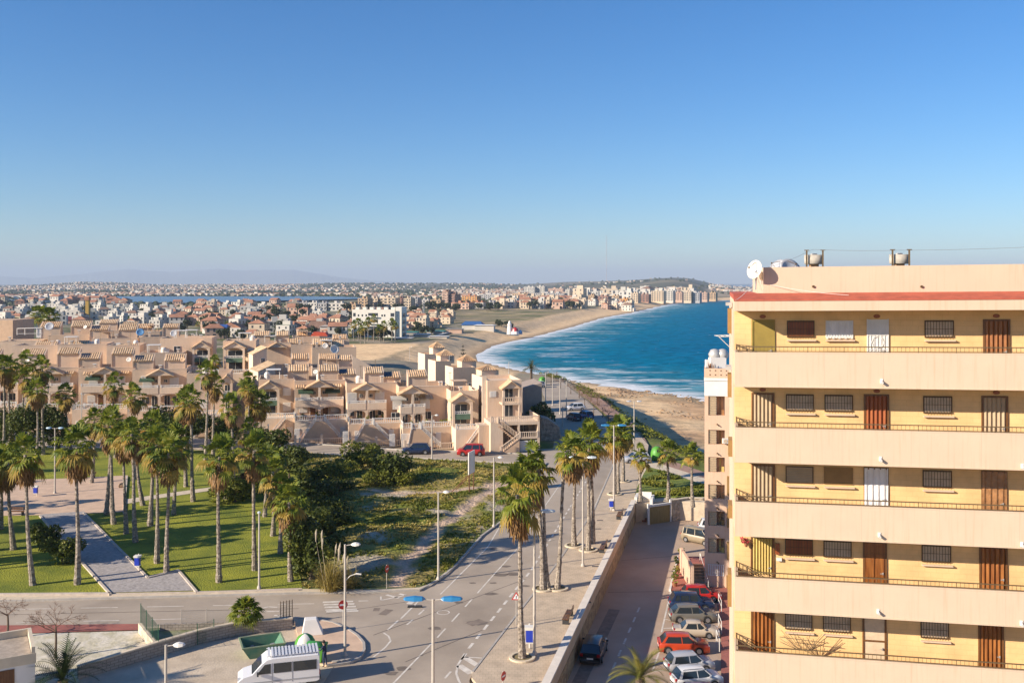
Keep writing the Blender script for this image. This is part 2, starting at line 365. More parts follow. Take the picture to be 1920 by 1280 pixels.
# ---- sea
def sea():
    ys = []; y = 150.0
    while y < 2300: ys.append(y); y += max(1.2, y*0.006)
    vs = []; fs = []; at = []
    n = 330
    for y in ys:
        for i in range(n+1):
            k = -0.12+0.9*i/n; x = k*y; s = segdist(x, y, SHORE)
            vs.append((x, y, SEA + 0.12*math.sin(y*0.55+x*0.11+2*hnoise(x,y,0.02,3))*max(0,min(1,s/20)) )); at.append(max(-5.0, min(400.0, s)))
    m_ = n+1; fs = [(j*m_+i, j*m_+i+1, (j+1)*m_+i+1, (j+1)*m_+i) for j in range(len(ys)-1) for i in range(n)]
    me = bpy.data.meshes.new('sea'); me.from_pydata(vs, [], fs); a = me.attributes.new('offshore', 'FLOAT', 'POINT'); a.data.foreach_set('value', at)
    me.polygons.foreach_set('use_smooth', [True]*len(fs))
    m = bpy.data.materials.new('sea_water'); t, b = nodes(m); L = t.links; N = t.nodes
    tc = N.new('ShaderNodeTexCoord'); at_ = N.new('ShaderNodeAttribute'); at_.attribute_name = 'offshore'
    def mapr(src, a, b_, c, d, smooth=False):
        x = N.new('ShaderNodeMapRange'); x.inputs[1].default_value = a; x.inputs[2].default_value = b_; x.inputs[3].default_value = c; x.inputs[4].default_value = d
        L.new(src, x.inputs[0]); return x.outputs[0]
    def noise_(sc, rx=(1,1,1), det=5, rot=0.0):
        mp = N.new('ShaderNodeMapping'); mp.inputs['Scale'].default_value = rx; mp.inputs['Rotation'].default_value = (0,0,rot); L.new(tc.outputs['Object'], mp.inputs[0])
        x = N.new('ShaderNodeTexNoise'); x.inputs['Scale'].default_value = sc; x.inputs['Detail'].default_value = det; x.inputs['Roughness'].default_value = 0.6; L.new(mp.outputs[0], x.inputs[0]); return x.outputs[0]
    def math_(op, a, b_):
        x = N.new('ShaderNodeMath'); x.operation = op; x.use_clamp = True
        for i, q in enumerate((a, b_)):
            if isinstance(q, (int, float)): x.inputs[i].default_value = q
            else: L.new(q, x.inputs[i])
        return x.outputs[0]
    ramp = N.new('ShaderNodeValToRGB'); e = ramp.color_ramp.elements
    e[0].position = 0.0; e[0].color = (0.11,0.27,0.33,1); e[1].position = 1.0; e[1].color = (0.0,0.108,0.25,1)
    q = e.new(0.08); q.color = (0.025,0.175,0.25,1); q = e.new(0.25); q.color = (0.0,0.150,0.26,1); q = e.new(0.6); q.color = (0.0,0.120,0.25,1)
    dd = mapr(at_.outputs['Fac'], 0, 260, 0, 1)
    nz = noise_(0.02, (1, 2.2, 1), 4); off = mapr(nz, 0.3, 0.7, -0.12, 0.12)
    ad = N.new('ShaderNodeMath'); ad.operation = 'ADD'; ad.use_clamp = True; L.new(dd, ad.inputs[0]); L.new(off, ad.inputs[1]); L.new(ad.outputs[0], ramp.inputs[0])
    # chop: light and dark streaks of small waves
    ch = noise_(0.22, (0.7, 1.7, 1), 6, -0.15); mr = mapr(ch, 0.34, 0.68, 0.66, 1.45)
    mx = N.new('ShaderNodeMix'); mx.data_type = 'RGBA'; mx.blend_type = 'MULTIPLY'; mx.inputs[0].default_value = 1; L.new(ramp.outputs[0], mx.inputs[6]); L.new(mr, mx.inputs[7])
    # foam: lines of breakers parallel to the beach, patchy, thinning offshore
    ln = noise_(0.055, (0.45, 1.7, 1), 7, -0.32); l1 = mapr(ln, 0.535, 0.575, 0, 1); fade = mapr(at_.outputs['Fac'], 12, 62, 1, 0); fine = mapr(noise_(0.5, (0.4,1.4,1), 4), 0.42, 0.55, 0.05, 1)
    f1 = math_('MULTIPLY', math_('MULTIPLY', l1, fade), fine)
    wash = math_('MULTIPLY', mapr(at_.outputs['Fac'], 2, 15, 1, 0), mapr(noise_(0.10, (0.6,1.6,1), 6), 0.42, 0.55, 0.03, 1))
    edge = mapr(at_.outputs['Fac'], 0.5, 5, 0.8, 0)
    caps = math_('MULTIPLY', mapr(noise_(0.30, (0.5,1.5,1), 3, -0.1), 0.71, 0.74, 0, 0.6), mapr(at_.outputs['Fac'], 60, 500, 1, 0.5))
    foam = math_('MAXIMUM', math_('MAXIMUM', f1, wash), math_('MAXIMUM', edge, caps))
    mf = N.new('ShaderNodeMix'); mf.data_type = 'RGBA'; L.new(foam, mf.inputs[0]); L.new(mx.outputs[2], mf.inputs[6]); mf.inputs[7].default_value = (0.74,0.75,0.75,1)
    L.new(mf.outputs[2], b.inputs['Base Color']); b.inputs['Roughness'].default_value = 0.6; b.inputs['Specular IOR Level'].default_value = 0.0
    bp = N.new('ShaderNodeBump'); bp.inputs['Strength'].default_value = 0.7; bp.inputs['Distance'].default_value = 0.6; L.new(noise_(0.30, (0.6,1.8,1), 6, -0.15), bp.inputs['Height']); L.new(bp.outputs[0], b.inputs['Normal'])
    me.materials.append(m); o = bpy.data.objects.new('sea', me); COL.objects.link(o); tag(o, kind='structure')
sea()
lag = MB(); lag.poly([(*XY(a,b,-4.0), 0) for a,b in [(-300,560),(300,569),(380,570),(470,566),(620,563),(700,560.5),(640,557.2),(560,556.4),(300,556.8),(-300,555)]])
lo = lag.build('lagoon', pbr('lagoon_water', (0.12,0.20,0.27), 0.35, 0.15, 0.01)); lo.location = (0,0,-2.6); tag(lo, kind='structure')
lag2 = MB(); lag2.poly([(*XY(a,b,-4.0), 0) for a,b in [(1330,541),(1700,541),(1700,535.5),(1375,536)]])
lo2 = lag2.build('bay_water', MATS['lagoon_water']); lo2.location = (0,0,4); tag(lo2, kind='structure')

# ------------------------------------------------------------------ roads, pavements, park
asph = pbr('asphalt', (0.31,0.25,0.19), 0.9, 0, 0.11, 0.25, 40, (0.47,0.385,0.295), detail=12)
# tyre-darkened lanes and patches are part of the surface colour
pave = brickmat('pavement_tiles', (0.57,0.445,0.31), (0.545,0.425,0.295), (0.46,0.36,0.25), 1.0, 0.4, 0.4, 0.02)
kerbm = pbr('kerb_stone', (0.42,0.38,0.33), 0.85, 0.15, 2.0)
concm = pbr('pale_concrete', (0.62,0.51,0.37), 0.85, 0.12, 1.5, 0.2, 10)
redp = brickmat('red_paving', (0.42,0.13,0.09), (0.36,0.11,0.08), (0.25,0.12,0.1), 1.0, 0.4, 0.2, 0.02)
pinkp = brickmat('pink_paving', (0.42,0.24,0.16), (0.38,0.22,0.15), (0.3,0.2,0.15), 1.0, 0.4, 0.2, 0.02)
line = pbr('road_paint', (0.80,0.74,0.64), 0.7, 0, 1.6, 0, 8, (0.52,0.45,0.37), detail=8)
grass = pbr('lawn_grass', (0.12,0.155,0.006), 0.9, 0, 0.22, 1.0, 7, (0.34,0.33,0.018), detail=12, bdist=0.16)
sandp = pbr('sandy_paving', (0.60,0.42,0.29), 0.9, 0.12, 0.8, 0.1, 10)
greyp = pbr('grey_cobbles', (0.38,0.34,0.31), 0.85, 0.30, 3.5, 0.4, 12)
lotm = pbr('gravel_lot', (0.64,0.52,0.38), 0.95, 0, 0.5, 0.5, 6, (0.44,0.35,0.25), detail=8)
whited = pbr('white_dirt', (0.72,0.65,0.54), 0.95, 0, 0.9, 0.7, 4, (0.46,0.41,0.26), detail=8)

def block(name, pts, z1=0.12, m=pave, z0=-4.0, kind='structure'):
    mb = MB(); mb.prism(pts, z0, z1); o = mb.build(name, m); tag(o, kind=kind); return o
def sheet(name, pts, z, m, kind='structure'):
    mb = MB(); mb.prism(pts, z-0.02, z); return tag(mb.build(name, m), kind=kind)
ROAD_L = [(1012,720),(1024,755),(1033,790),(1040,820),(1036,845),(1026,868),(1000,905),(980,935),(960,965),(905,1005),(855,1062),(825,1087),(787,1108)]
ROAD_R = [(886,1262),(966,1158),(1000,1115),(1045,1057),(1067,1025),(1092,990),(1115,955),(1147,880),(1158,845),(1150,805),(1128,775),(1100,750),(1075,732),(1054,714)]
CORNER = [(550,1160),(593,1163),(625,1169),(650,1180),(670,1193),(682,1207),(683,1220),(674,1235),(654,1244),(613,1250)]
road_main = [(-600,1185),(-600,1118),(760,1104)] + pts_px([])
mainroad = pts_px([(780,1112)] + ROAD_L[::-1] + ROAD_R[::-1] + [(880,1275),(900,1420),(420,1420),(560,1230)] + [(560,1150)])
sheet('main_road', mainroad, 0.0, asph)
sheet('park_road', pts_px([(-600,1188),(-600,1118),(790,1098),(790,1160),(690,1260),(560,1180)]), -0.004, asph)
sheet('houses_road', pts_px([(-700,842),(-700,806),(0,810),(300,818),(507,827),(650,834),(762,842),(915,846),(1045,840),(1030,880),(960,876),(780,866),(565,856),(0,842)]), -0.008, asph)
# cross street behind the junction of the two streets
B1 = pts_px([(-600,1128),(-600,832),(0,836),(200,839),(565,848),(780,858),(960,868),(1004,876),(1012,884),(1000,905),(980,935),(960,965),(905,1005),(855,1062),(840,1077),(825,1087),(808,1099),(787,1106),(700,1110),(567,1112),(390,1117),(0,1127)])
block('park_pavement', B1, 0.12, concm)
B2 = pts_px([(895,1285),(884,1272),(886,1262)] + ROAD_R[1:9] + [(1168,828),(1195,812),(1216,835),(1212,862),(1196,900),(1189,940)]) + [(WB.x, WB.y), (wallx(40), 40), (wallx(40)-8, 40)]
block('promenade_pavement', B2, 0.12, pave)
CN = pts_px(CORNER + [(575,1240),(560,1200)])
block('corner_pavement', CN, 0.14, sandp)
sheet('gravel_lot', pts_px([(-300,1500),(-300,1195),(150,1255),(300,1220),(545,1176),(565,1163),(600,1215),(625,1250),(600,1290),(560,1420)]), 0.02, lotm)
# kerbs
def kerb(name, px, wdt=0.16, z0=-0.1, z1=0.15, z=0, closed=False, m=None):
    P = [Vector((*XY(a,b,z),0)) for a,b in px]; mb = MB(); n = len(P)
    L_, R_ = [], []
    for i in range(n):
        d = (P[min(i+1,n-1)]-P[max(i-1,0)]).normalized(); q = Vector((-d.y,d.x,0))*wdt/2; L_.append(P[i]+q); R_.append(P[i]-q)
    for i in range(n-1): mb.prism([(v.x,v.y) for v in (L_[i],L_[i+1],R_[i+1],R_[i])], z0, z1)
    return tag(mb.build(name, m or kerbm), kind='structure')
kerb('kerb', [(x-1,y) for x,y in ROAD_L[5:]] + [(760,1109),(700,1111),(567,1113),(390,1118),(0,1128),(-300,1134)])
kerb('kerb', [(886,1262)] + ROAD_R[1:9])
kerb('kerb', CORNER, 0.2, -0.1, 0.17)
kerb('kerb', [(507,829),(650,836),(762,844.5),(915,848.5),(1010,852)], 0.2, -0.1, 0.16)
# lawn and scrub areas on the park block
LAWN = pts_px([(-600,1114),(-600,835),(0,839),(250,842),(480,848),(556,851),(575,880),(600,930),(575,990),(560,1040),(566,1104),(390,1110),(0,1118)])
lw = sheet('lawn', LAWN, 0.16, grass, 'stuff')
sheet('park_square', pts_px([(-300,975),(-300,915),(0,903),(120,899),(240,893),(233,962),(75,968)]), 0.19, sandp)
sheet('cobbled_path', pts_px([(75,967),(157,961),(277,1083),(335,1070),(369,1110),(207,1114)]), 0.20, greyp)
sheet('side_path', pts_px([(238,938),(300,929),(400,915),(402,921),(300,936),(236,947)]), 0.195, concm)
for q in ([(75,967),(207,1114)], [(157,961),(277,1083)], [(277,1083),(335,1070),(369,1110)], [(238,893),(232,962)]):
    kerb('kerb', q, 0.22, 0.0, 0.30, 0.2, m=pbr('wood_edge', (0.52,0.44,0.36), 0.9, 0.15, 2))
kerb('kerb', [(-300,1120),(0,1114),(207,1112.5)], 0.3, 0.0, 0.30, 0.2, m=MATS['wood_edge'])
kerb('kerb', [(207,1113.5),(369,1109)], 0.12, 0.0, 0.22, 0.2, m=MATS['wood_edge'])
kerb('kerb', [(369,1109.5),(480,1107),(560,1104)], 0.2, 0.0, 0.26, 0.2, m=MATS['wood_edge'])
# pink cycle strip, white dirt plots by the low wall
sheet('red_footway', pts_px([(-300,1188),(-300,1177),(262,1171),(262,1182),(60,1188)]), 0.10, redp)
sheet('white_dirt_plot', pts_px([(-300,1330),(-300,1190),(60,1188.5),(262,1183),(296,1222),(150,1262),(140,1330)]), 0.06, whited)
sheet('green_plot', pts_px([(266,1178),(545,1166),(545,1172),(300,1219)]), 0.05, pbr('weedy_dirt', (0.34,0.32,0.22), 0.95, 0, 0.8, 0.6, 5, (0.12,0.16,0.03), detail=8))
sheet('corner_strip', pts_px([(266,1177),(545,1163),(547,1166),(266,1180)]), 0.10, concm)

# ---- vacant scrub land between park and main road
SCR = pts_px([(556,851),(780,861),(960,871),(1004,879),(1009,886),(996,906),(976,935),(956,965),(901,1005),(851,1062),(821,1085),(806,1096),(786,1103),(700,1107),(566,1106),(560,1040),(575,990),(596,930),(575,880)])
PATH = pts_px([(740,1108),(752,1085),(765,1060),(790,1030),(830,990),(870,960),(900,935),(940,912),(1000,895)])
PATH2 = pts_px([(700,925),(760,930),(850,925),(900,918),(940,908)])
def scrub_z(x, y):
    d = min(segd(x, y, SCR_C), 6)/6
    return 0.13 + d*(0.25 + 0.9*max(0, hnoise(x, y, 0.07, 11)) + 0.5*abs(hnoise(x, y, 0.25, 12)) + 0.12*hnoise(x,y,1.1,13))
SCR_C = SCR + [SCR[0]]
def segd(x, y, P): return abs(segdist(x, y, P))
def scrubland():
    xs = [p[0] for p in SCR]; ysr = [p[1] for p in SCR]; st = 0.6
    nx = int((max(xs)-min(xs))/st)+2; ny = int((max(ysr)-min(ysr))/st)+2; idx = {}; vs = []; fs = []; cols = []
    for j in range(ny):
        for i in range(nx):
            x = min(xs)+i*st; y = min(ysr)+j*st
            if inpoly(x, y, SCR):
                z = scrub_z(x, y); n = hnoise(x, y, 0.10, 21)*0.8+0.5*hnoise(x, y, 0.33, 22)
                dp = min(segd(x, y, PATH), segd(x, y, PATH2)*1.3) + 0.8*hnoise(x, y, 0.6, 23)
                g = lerp3((0.30,0.235,0.07), (0.15,0.175,0.025), smooth01(-0.2, 0.4, n)); g = lerp3(g, (0.42,0.35,0.25), smooth01(0.28, 0.52, hnoise(x, y, 0.17, 24)+0.25*hnoise(x,y,0.9,25)))
                g = lerp3((0.045,0.065,0.012), g, smooth01(0, 10, 4+x-atY(600, y)+3*n))  # dark green ground cover, with the slope's shade also put into the colour
                c = lerp3((0.56,0.40,0.28), g, smooth01(0.4, 1.1, dp)); z -= 0.15*(1-smooth01(0.6, 1.6, dp))
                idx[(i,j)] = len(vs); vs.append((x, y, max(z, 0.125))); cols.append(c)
    for (i,j), a in idx.items():
        if (i+1,j) in idx and (i+1,j+1) in idx and (i,j+1) in idx: fs.append((a, idx[(i+1,j)], idx[(i+1,j+1)], idx[(i,j+1)]))
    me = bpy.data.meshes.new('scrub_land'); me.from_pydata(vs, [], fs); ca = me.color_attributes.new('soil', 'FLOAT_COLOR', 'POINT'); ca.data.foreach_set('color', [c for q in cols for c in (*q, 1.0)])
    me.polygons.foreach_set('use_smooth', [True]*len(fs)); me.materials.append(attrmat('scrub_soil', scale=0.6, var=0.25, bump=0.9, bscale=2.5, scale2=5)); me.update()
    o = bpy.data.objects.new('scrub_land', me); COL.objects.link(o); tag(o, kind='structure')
    b = MB(); b.prism(SCR, 0.05, 0.124); tag(b.build('scrub_bed', MATS['white_dirt'] if 0 else pbr('scrub_bed', (0.16,0.17,0.05), 0.95, 0.3, 0.8)), kind='structure')
scrubland()

# ---- east side: palm lawn, curved walk, ramp walls, lower street
G3 = pts_px([(1189,942),(1184,938),(1190,915),(1203,890),(1212,872),(1240,880),(1290,897),(1340,914),(1400,930),(1400,955),(1345,944),(1256,940),(1192,945)])
block('palm_lawn_bank', G3, 0.10, concm)
block('palm_lawn', pts_px([(1190,938),(1195,915),(1207,890),(1215,877),(1240,884),(1290,901),(1340,918),(1395,934),(1390,944),(1300,936),(1250,934)]), 0.22, pbr('rough_grass', (0.075,0.13,0.012), 0.9, 0, 0.9, 0.9, 5, (0.24,0.25,0.03), detail=8, bdist=0.2), 0.0, 'structure')
sheet('curved_walk', pts_px([(1212,872),(1212,861),(1240,868),(1290,884),(1340,901),(1420,925),(1420,945),(1340,916),(1290,899),(1240,882)]), 0.02, concm)
sheet('red_walk', pts_px([(1216,862),(1222,852),(1260,864),(1300,878),(1350,895),(1420,915),(1420,927),(1340,903),(1290,886),(1240,870)]), 0.03, pinkp)
sheet('coast_walk', pts_px([(1168,829),(1165,812),(1150,790),(1128,770),(1100,746),(1078,729),(1092,727),(1120,742),(1152,768),(1185,790),(1203,812),(1217,836),(1214,852)]), 0.05, pinkp)
LOW = -2.2
street = [(wallx(30)+0.1,30),(60,30),(60,122),(WB.x+9,122.5),(WB.x+0.3,118)]
mb = MB(); mb.prism(street, LOW-0.3, LOW); structure('lower_street', mb, pbr('asphalt_lower', (0.38,0.27,0.19), 0.9, 0, 0.15, 0.25, 40, (0.50,0.37,0.27), detail=8))
# road markings -------------------------------------------------------
def stripe(mb, a, b, wd, z): 
    a = Vector((*XY(a[0],a[1],z),0)); b = Vector((*XY(b[0],b[1],z),0)); d = (b-a).normalized(); q = Vector((-d.y,d.x,0))*wd/2
    zz = z+0.006; mb.poly([(*(a-q).xy,zz),(*(b-q).xy,zz),(*(b+q).xy,zz),(*(a+q).xy,zz)][::1])
def solid(mb, px, wd, z=0):
    for i in range(len(px)-1): stripe(mb, px[i], px[i+1], wd, z)
def dashed(mb, a, b, wd, on, off, z=0):
    A = Vector((*XY(*a,z),0)); B = Vector((*XY(*b,z),0)); L_ = (B-A).length; d = (B-A)/L_; q = Vector((-d.y,d.x,0))*wd/2; t = 0; zz = z+0.006
    while t < L_:
        p, e = A+d*t, A+d*min(t+on, L_); mb.poly([(*(p-q).xy,zz),(*(e-q).xy,zz),(*(e+q).xy,zz),(*(p+q).xy,zz)]); t += on+off
mk = MB()
def c3(x, y): return (700+x/4.923, 1020+y/4.923)
def c2(x, y): return (390+x/4.923, 1020+y/4.923)
solid(mk, [c3(190,1275), c3(545,905)], 0.14); solid(mk, [c3(100,1370), c3(190,1275)], 0.14)
dashed(mk, c3(590,860), c3(960,450), 0.14, 2.0, 1.6)
solid(mk, [c3(960,450), c3(1110,280), c3(1320,50), (1010,965), (1052,905)], 0.13)
dashed(mk, c3(880,960), c3(1460,235), 0.22, 1.1, 0.9); dashed(mk, c3(1460,235), (1100,900), 0.2, 1.1, 0.9)
solid(mk, [(889,1256),(967,1153),(1003,1108),(1048,1050),(1070,1020),(1094,986),(1115,950),(1145,882)], 0.12)
solid(mk, [c3(620,460), c3(700,380), c3(830,250), c3(1060,20), (938,985), (965,955)], 0.14)
solid(mk, [c3(0,1040), c3(110,950), c3(160,890), c3(140,845), c3(95,815)], 0.14)
solid(mk, [c3(250,690), c3(420,520)], 0.16); solid(mk, [c3(130,790), c3(230,700)], 0.16); dashed(mk, c3(310,740), c3(520,560), 0.16, 1.2, 1.2); solid(mk, [c3(330,550), c3(380,500)], 0.5)
solid(mk, [c3(70,515), c3(300,470)], 0.18); solid(mk, [c3(70,480), c3(70,515)], 0.14); solid(mk, [c3(120,465), c3(240,495)], 0.3); solid(mk, [c3(240,455), c3(300,470)], 0.3)
solid(mk, [c3(845,1005), c3(780,1110), c3(765,1190), c3(790,1260), c3(840,1330)], 0.16)
solid(mk, [c3(830,1038), c3(1010,1048)], 0.16); solid(mk, [c3(840,1040), c3(960,1115)], 0.5); solid(mk, [c3(790,1115), c3(905,1190)], 0.55)
dashed(mk, c3(660,1235), c3(900,960), 0.16, 1.2, 2.2)
for k, yy in enumerate((525,548,572,598,612)): solid(mk, [c2(1060+8*k, yy+8), c2(1340+12*k, yy)], 0.36)
solid(mk, [c2(1390,522), c2(1480,520)], 0.14)
solid(mk, [c2(490,590), c2(560,575), c2(640,580)], 0.2); solid(mk, [c2(500,620), c2(660,617)], 0.2); solid(mk, [c2(610,655), c2(680,658)], 0.25); solid(mk, [c2(650,655), c2(650,690)], 0.15)
dashed(mk, (-100,1144), (590,1131), 0.12, 3.0, 2.4); dashed(mk, (30,1167), (400,1158), 0.12, 2.8, 2.4)
structure('road_markings', mk, line)
mk = MB()
def c4(x, y): return (1030+x/4.923, 1020+y/4.923)
dashed(mk, c4(530,1275), c4(850,540), 0.16, 1.3, 1.3, LOW)
for px in ([c4(950,1170), c4(1015,990)], [c4(950,1170), c4(1070,1160)], [c4(985,1085), c4(1070,1092)], [c4(1045,775), c4(1140,770)], [c4(1070,690), c4(1120,700)], [c4(1110,480), c4(1195,130)], [c4(1035,810), c4(1110,480)]):
    solid(mk, px, 0.14, LOW)
structure('parking_markings', mk, line)
# patches and manholes
mk = MB()
for cx, cy, r in ((*c3(645,628),0.55),):
    p = W(cx, cy); ring = [(p.x+r*math.cos(a*0.349), p.y+r*math.sin(a*0.349)) for a in range(18)]; ring2 = [(p.x+(r-0.1)*math.cos(a*0.349), p.y+(r-0.1)*math.sin(a*0.349)) for a in range(18)]
    for i in range(18): j = (i+1) % 18; mk.poly([(*ring[i],0.007),(*ring[j],0.007),(*ring2[j],0.007),(*ring2[i],0.007)])
structure('painted_ring', mk, line)
mk = MB()
for a, b, wd in ((c3(880,740), c3(1010,700), 0.9), (c3(80,650), c3(150,600), 0.7), (c3(0,600), c3(60,600), 0.8)): stripe(mk, a, b, wd, 0.0)
for a, b, wd in ((c4(270,1280), c4(600,600), 1.0),): stripe(mk, a, b, wd, LOW)
rg0 = random.Random(12)
structure('asphalt_patches', mk, pbr('patch', (0.23,0.18,0.14), 0.9, 0.2, 2))
mk = MB()
for k in range(34):
    px, py = rg0.uniform(640,1010), rg0.uniform(1000,1270)
    if not (720 < px+ (py-1000)*0.55): continue
    if px > 886+(1262-py)*0.72-14 or px < 960-(py-965)*0.9+12: continue
    c_ = W(px, py); r_ = rg0.uniform(0.15,0.6); pts_ = [(c_.x+r_*rg0.uniform(0.6,1.2)*math.cos(a*0.7)*1.4, c_.y+r_*rg0.uniform(0.6,1.2)*math.sin(a*0.7), 0.005) for a in range(9)]; mk.poly(pts_)
structure('oil_stains', mk, pbr('stain', (0.17,0.135,0.105), 0.85, 0.2, 2))
# thin joints and tar lines across the carriageway
mk = MB()
for a, b in (((700,1190),(985,1085)),((760,1240),(905,1180)),((612,1150),(760,1128)),((905,1040),(1040,1012)),((0,1152),(560,1140))): stripe(mk, a, b, 0.06, 0.0)
for a, b in (((1140,1110),(1240,1108)),((1165,1050),(1265,1042))): stripe(mk, a, b, 0.06, LOW)
structure('tar_seams', mk, pbr('tar', (0.08,0.065,0.055), 0.8))
# ------------------------------------------------------------------ the gallery apartment block on the right
cream = pbr('cream_render', (0.64,0.483,0.345), 0.85, 0.035, 0.8, 0.12, 30, streak=0.07, bdist=0.01)
yellowb = brickmat('yellow_block_wall', (0.80,0.52,0.235), (0.82,0.535,0.245), (0.72,0.46,0.20), 1.0, 0.42, 0.2, 0.006, axis=(R(90),0,0), bump=0.35)
redled = pbr('red_roof_paint', (0.45,0.10,0.055), 0.7, 0.18, 2.5)
brownm = pbr('brown_metal', (0.10,0.055,0.02), 0.5, 0.15, 4)
railm = pbr('rail_metal', (0.13,0.085,0.04), 0.5, 0.15, 5)
wood = pbr('varnished_wood', (0.15,0.045,0.012), 0.35, 0, 1.5, 0.2, 12, (0.36,0.14,0.035), stretch=(6,6,0.6), detail=6)
wood2 = pbr('dark_wood', (0.12,0.05,0.018), 0.4, 0, 1.5, 0.2, 12, (0.20,0.09,0.03), stretch=(6,6,0.6), detail=6)
redwood = pbr('red_wood', (0.22,0.05,0.02), 0.35, 0, 1.5, 0.2, 12, (0.36,0.11,0.03), stretch=(6,6,0.6), detail=6)
creamp = pbr('cream_slats', (0.42,0.31,0.19), 0.6, 0.08, 3)
olive = pbr('olive_panel', (0.30,0.215,0.045), 0.6, 0.12, 1.5)
whitep = pbr('white_enamel', (0.72,0.69,0.64), 0.5, 0.06, 2)
sheetm = pbr('white_sheet', (0.74,0.72,0.70), 0.5, 0.12, 2.2, 0.5, 5, stretch=(3,3,0.6))
greysh = pbr('grey_shutter', (0.64,0.49,0.33), 0.7, 0.12, 4)
shutm = pbr('brown_shutter', (0.30,0.17,0.055), 0.6, 0.1, 3)
tarp = pbr('brown_tarp', (0.32,0.16,0.07), 0.25, 0.3, 3, 0.6, 6)
curt = pbr('yellow_curtain', (0.52,0.38,0.12), 0.8, 0.25, 6, stretch=(8,8,0.4))
metalg = pbr('galvanised_metal', (0.50,0.48,0.45), 0.45, 0.12, 3, metal=0.3)
concd = pbr('weathered_concrete', (0.46,0.41,0.34), 0.9, 0.22, 4)
darkgl = pbr('dark_glass', (0.02,0.02,0.025), 0.08)
AP = Vector((8.36, 36.0, 0)); ANG = math.atan2(-0.21, 0.978); SHEAR = 0.0101
class GB(MB):
    """mesh in the block's own frame: u along the galleries, v into the block, z up; the floors climb slightly along u"""
    def add(s, vs, fs, mi=None): return MB.add(s, [(p[0], p[1], p[2]+SHEAR*p[0]) for p in vs], fs, mi)
def pz(py, v=0.0): return H - (py-HZ)*(36+0.978*v)/F
def uof(px, v=0.0):
    k = (px-960)/F; return ((36+0.978*v)*k - 8.36 - 0.21*v)/(0.978+0.21*k)
DV = 1.38
apt = thing('apartment_block', 'cream gallery apartment block filling the right edge, open walkways with iron rails', 'apartment block', tuple(AP), ANG)
UL = 16.0
LV = [ (583,649,725), (725,790,866), (866,929,1004), (1004,1070,1143), (1143,1209,1285), (1285,1349,1426) ]
g = GB()
g.box(0, DV, LOW-0.3, UL, 13, pz(583)+0.02)
g.build('wall', yellowb, apt)
g = GB()   # corner pier skin and end wall
g.box(-0.06, DV+0.02, LOW-0.3, 0.0, 13, pz(583)); g.build('end_wall', cream, apt)
g = GB(); g.box(-0.02, -0.03, pz(583), UL, 13, pz(562)); g.build('fascia', cream, apt)
g = GB(); g.add([(-0.04,-0.05,pz(562)),(UL,-0.05,pz(562)),(UL,0.95,pz(550,0.95)),(-0.04,0.95,pz(550,0.95)),(-0.04,-0.05,pz(564.5)),(UL,-0.05,pz(564.5)),(UL,0.95,pz(562)+0.002),(-0.04,0.95,pz(562)+0.002)], [(0,1,2,3),(4,5,1,0),(3,7,4,0),(1,5,6,2),(2,6,7,3)])
g.box(-0.04, 0.95, pz(562)+0.002, 1.0, 13, pz(552,0.95)); g.build('roof_ledge', redled, apt)
uP = uof(1432, 0.95)
g = GB(); g.box(uP, 0.95, pz(562)+0.004, UL, 1.15, pz(502,0.95)); g.box(uP, 1.15, pz(562)+0.004, uP+0.2, 13, pz(502,0.95)); g.box(uP+0.2, 12.8, pz(562)+0.004, UL, 13, pz(502,0.95)); g.build('roof_parapet', cream, apt)
g = GB(); g.box(uP+0.2, 1.15, pz(562)+0.01, UL, 12.8, pz(540)); g.build('roof', concd, apt)
for px in (1525, 1728):
    q = MB(); u = uof(px, 0.95); q.tube([(u, 0.90, pz(537,0.95)), (u, 0.96, pz(537,0.95))], 0.05, 10); q.build('drain_hole', brownm, apt)
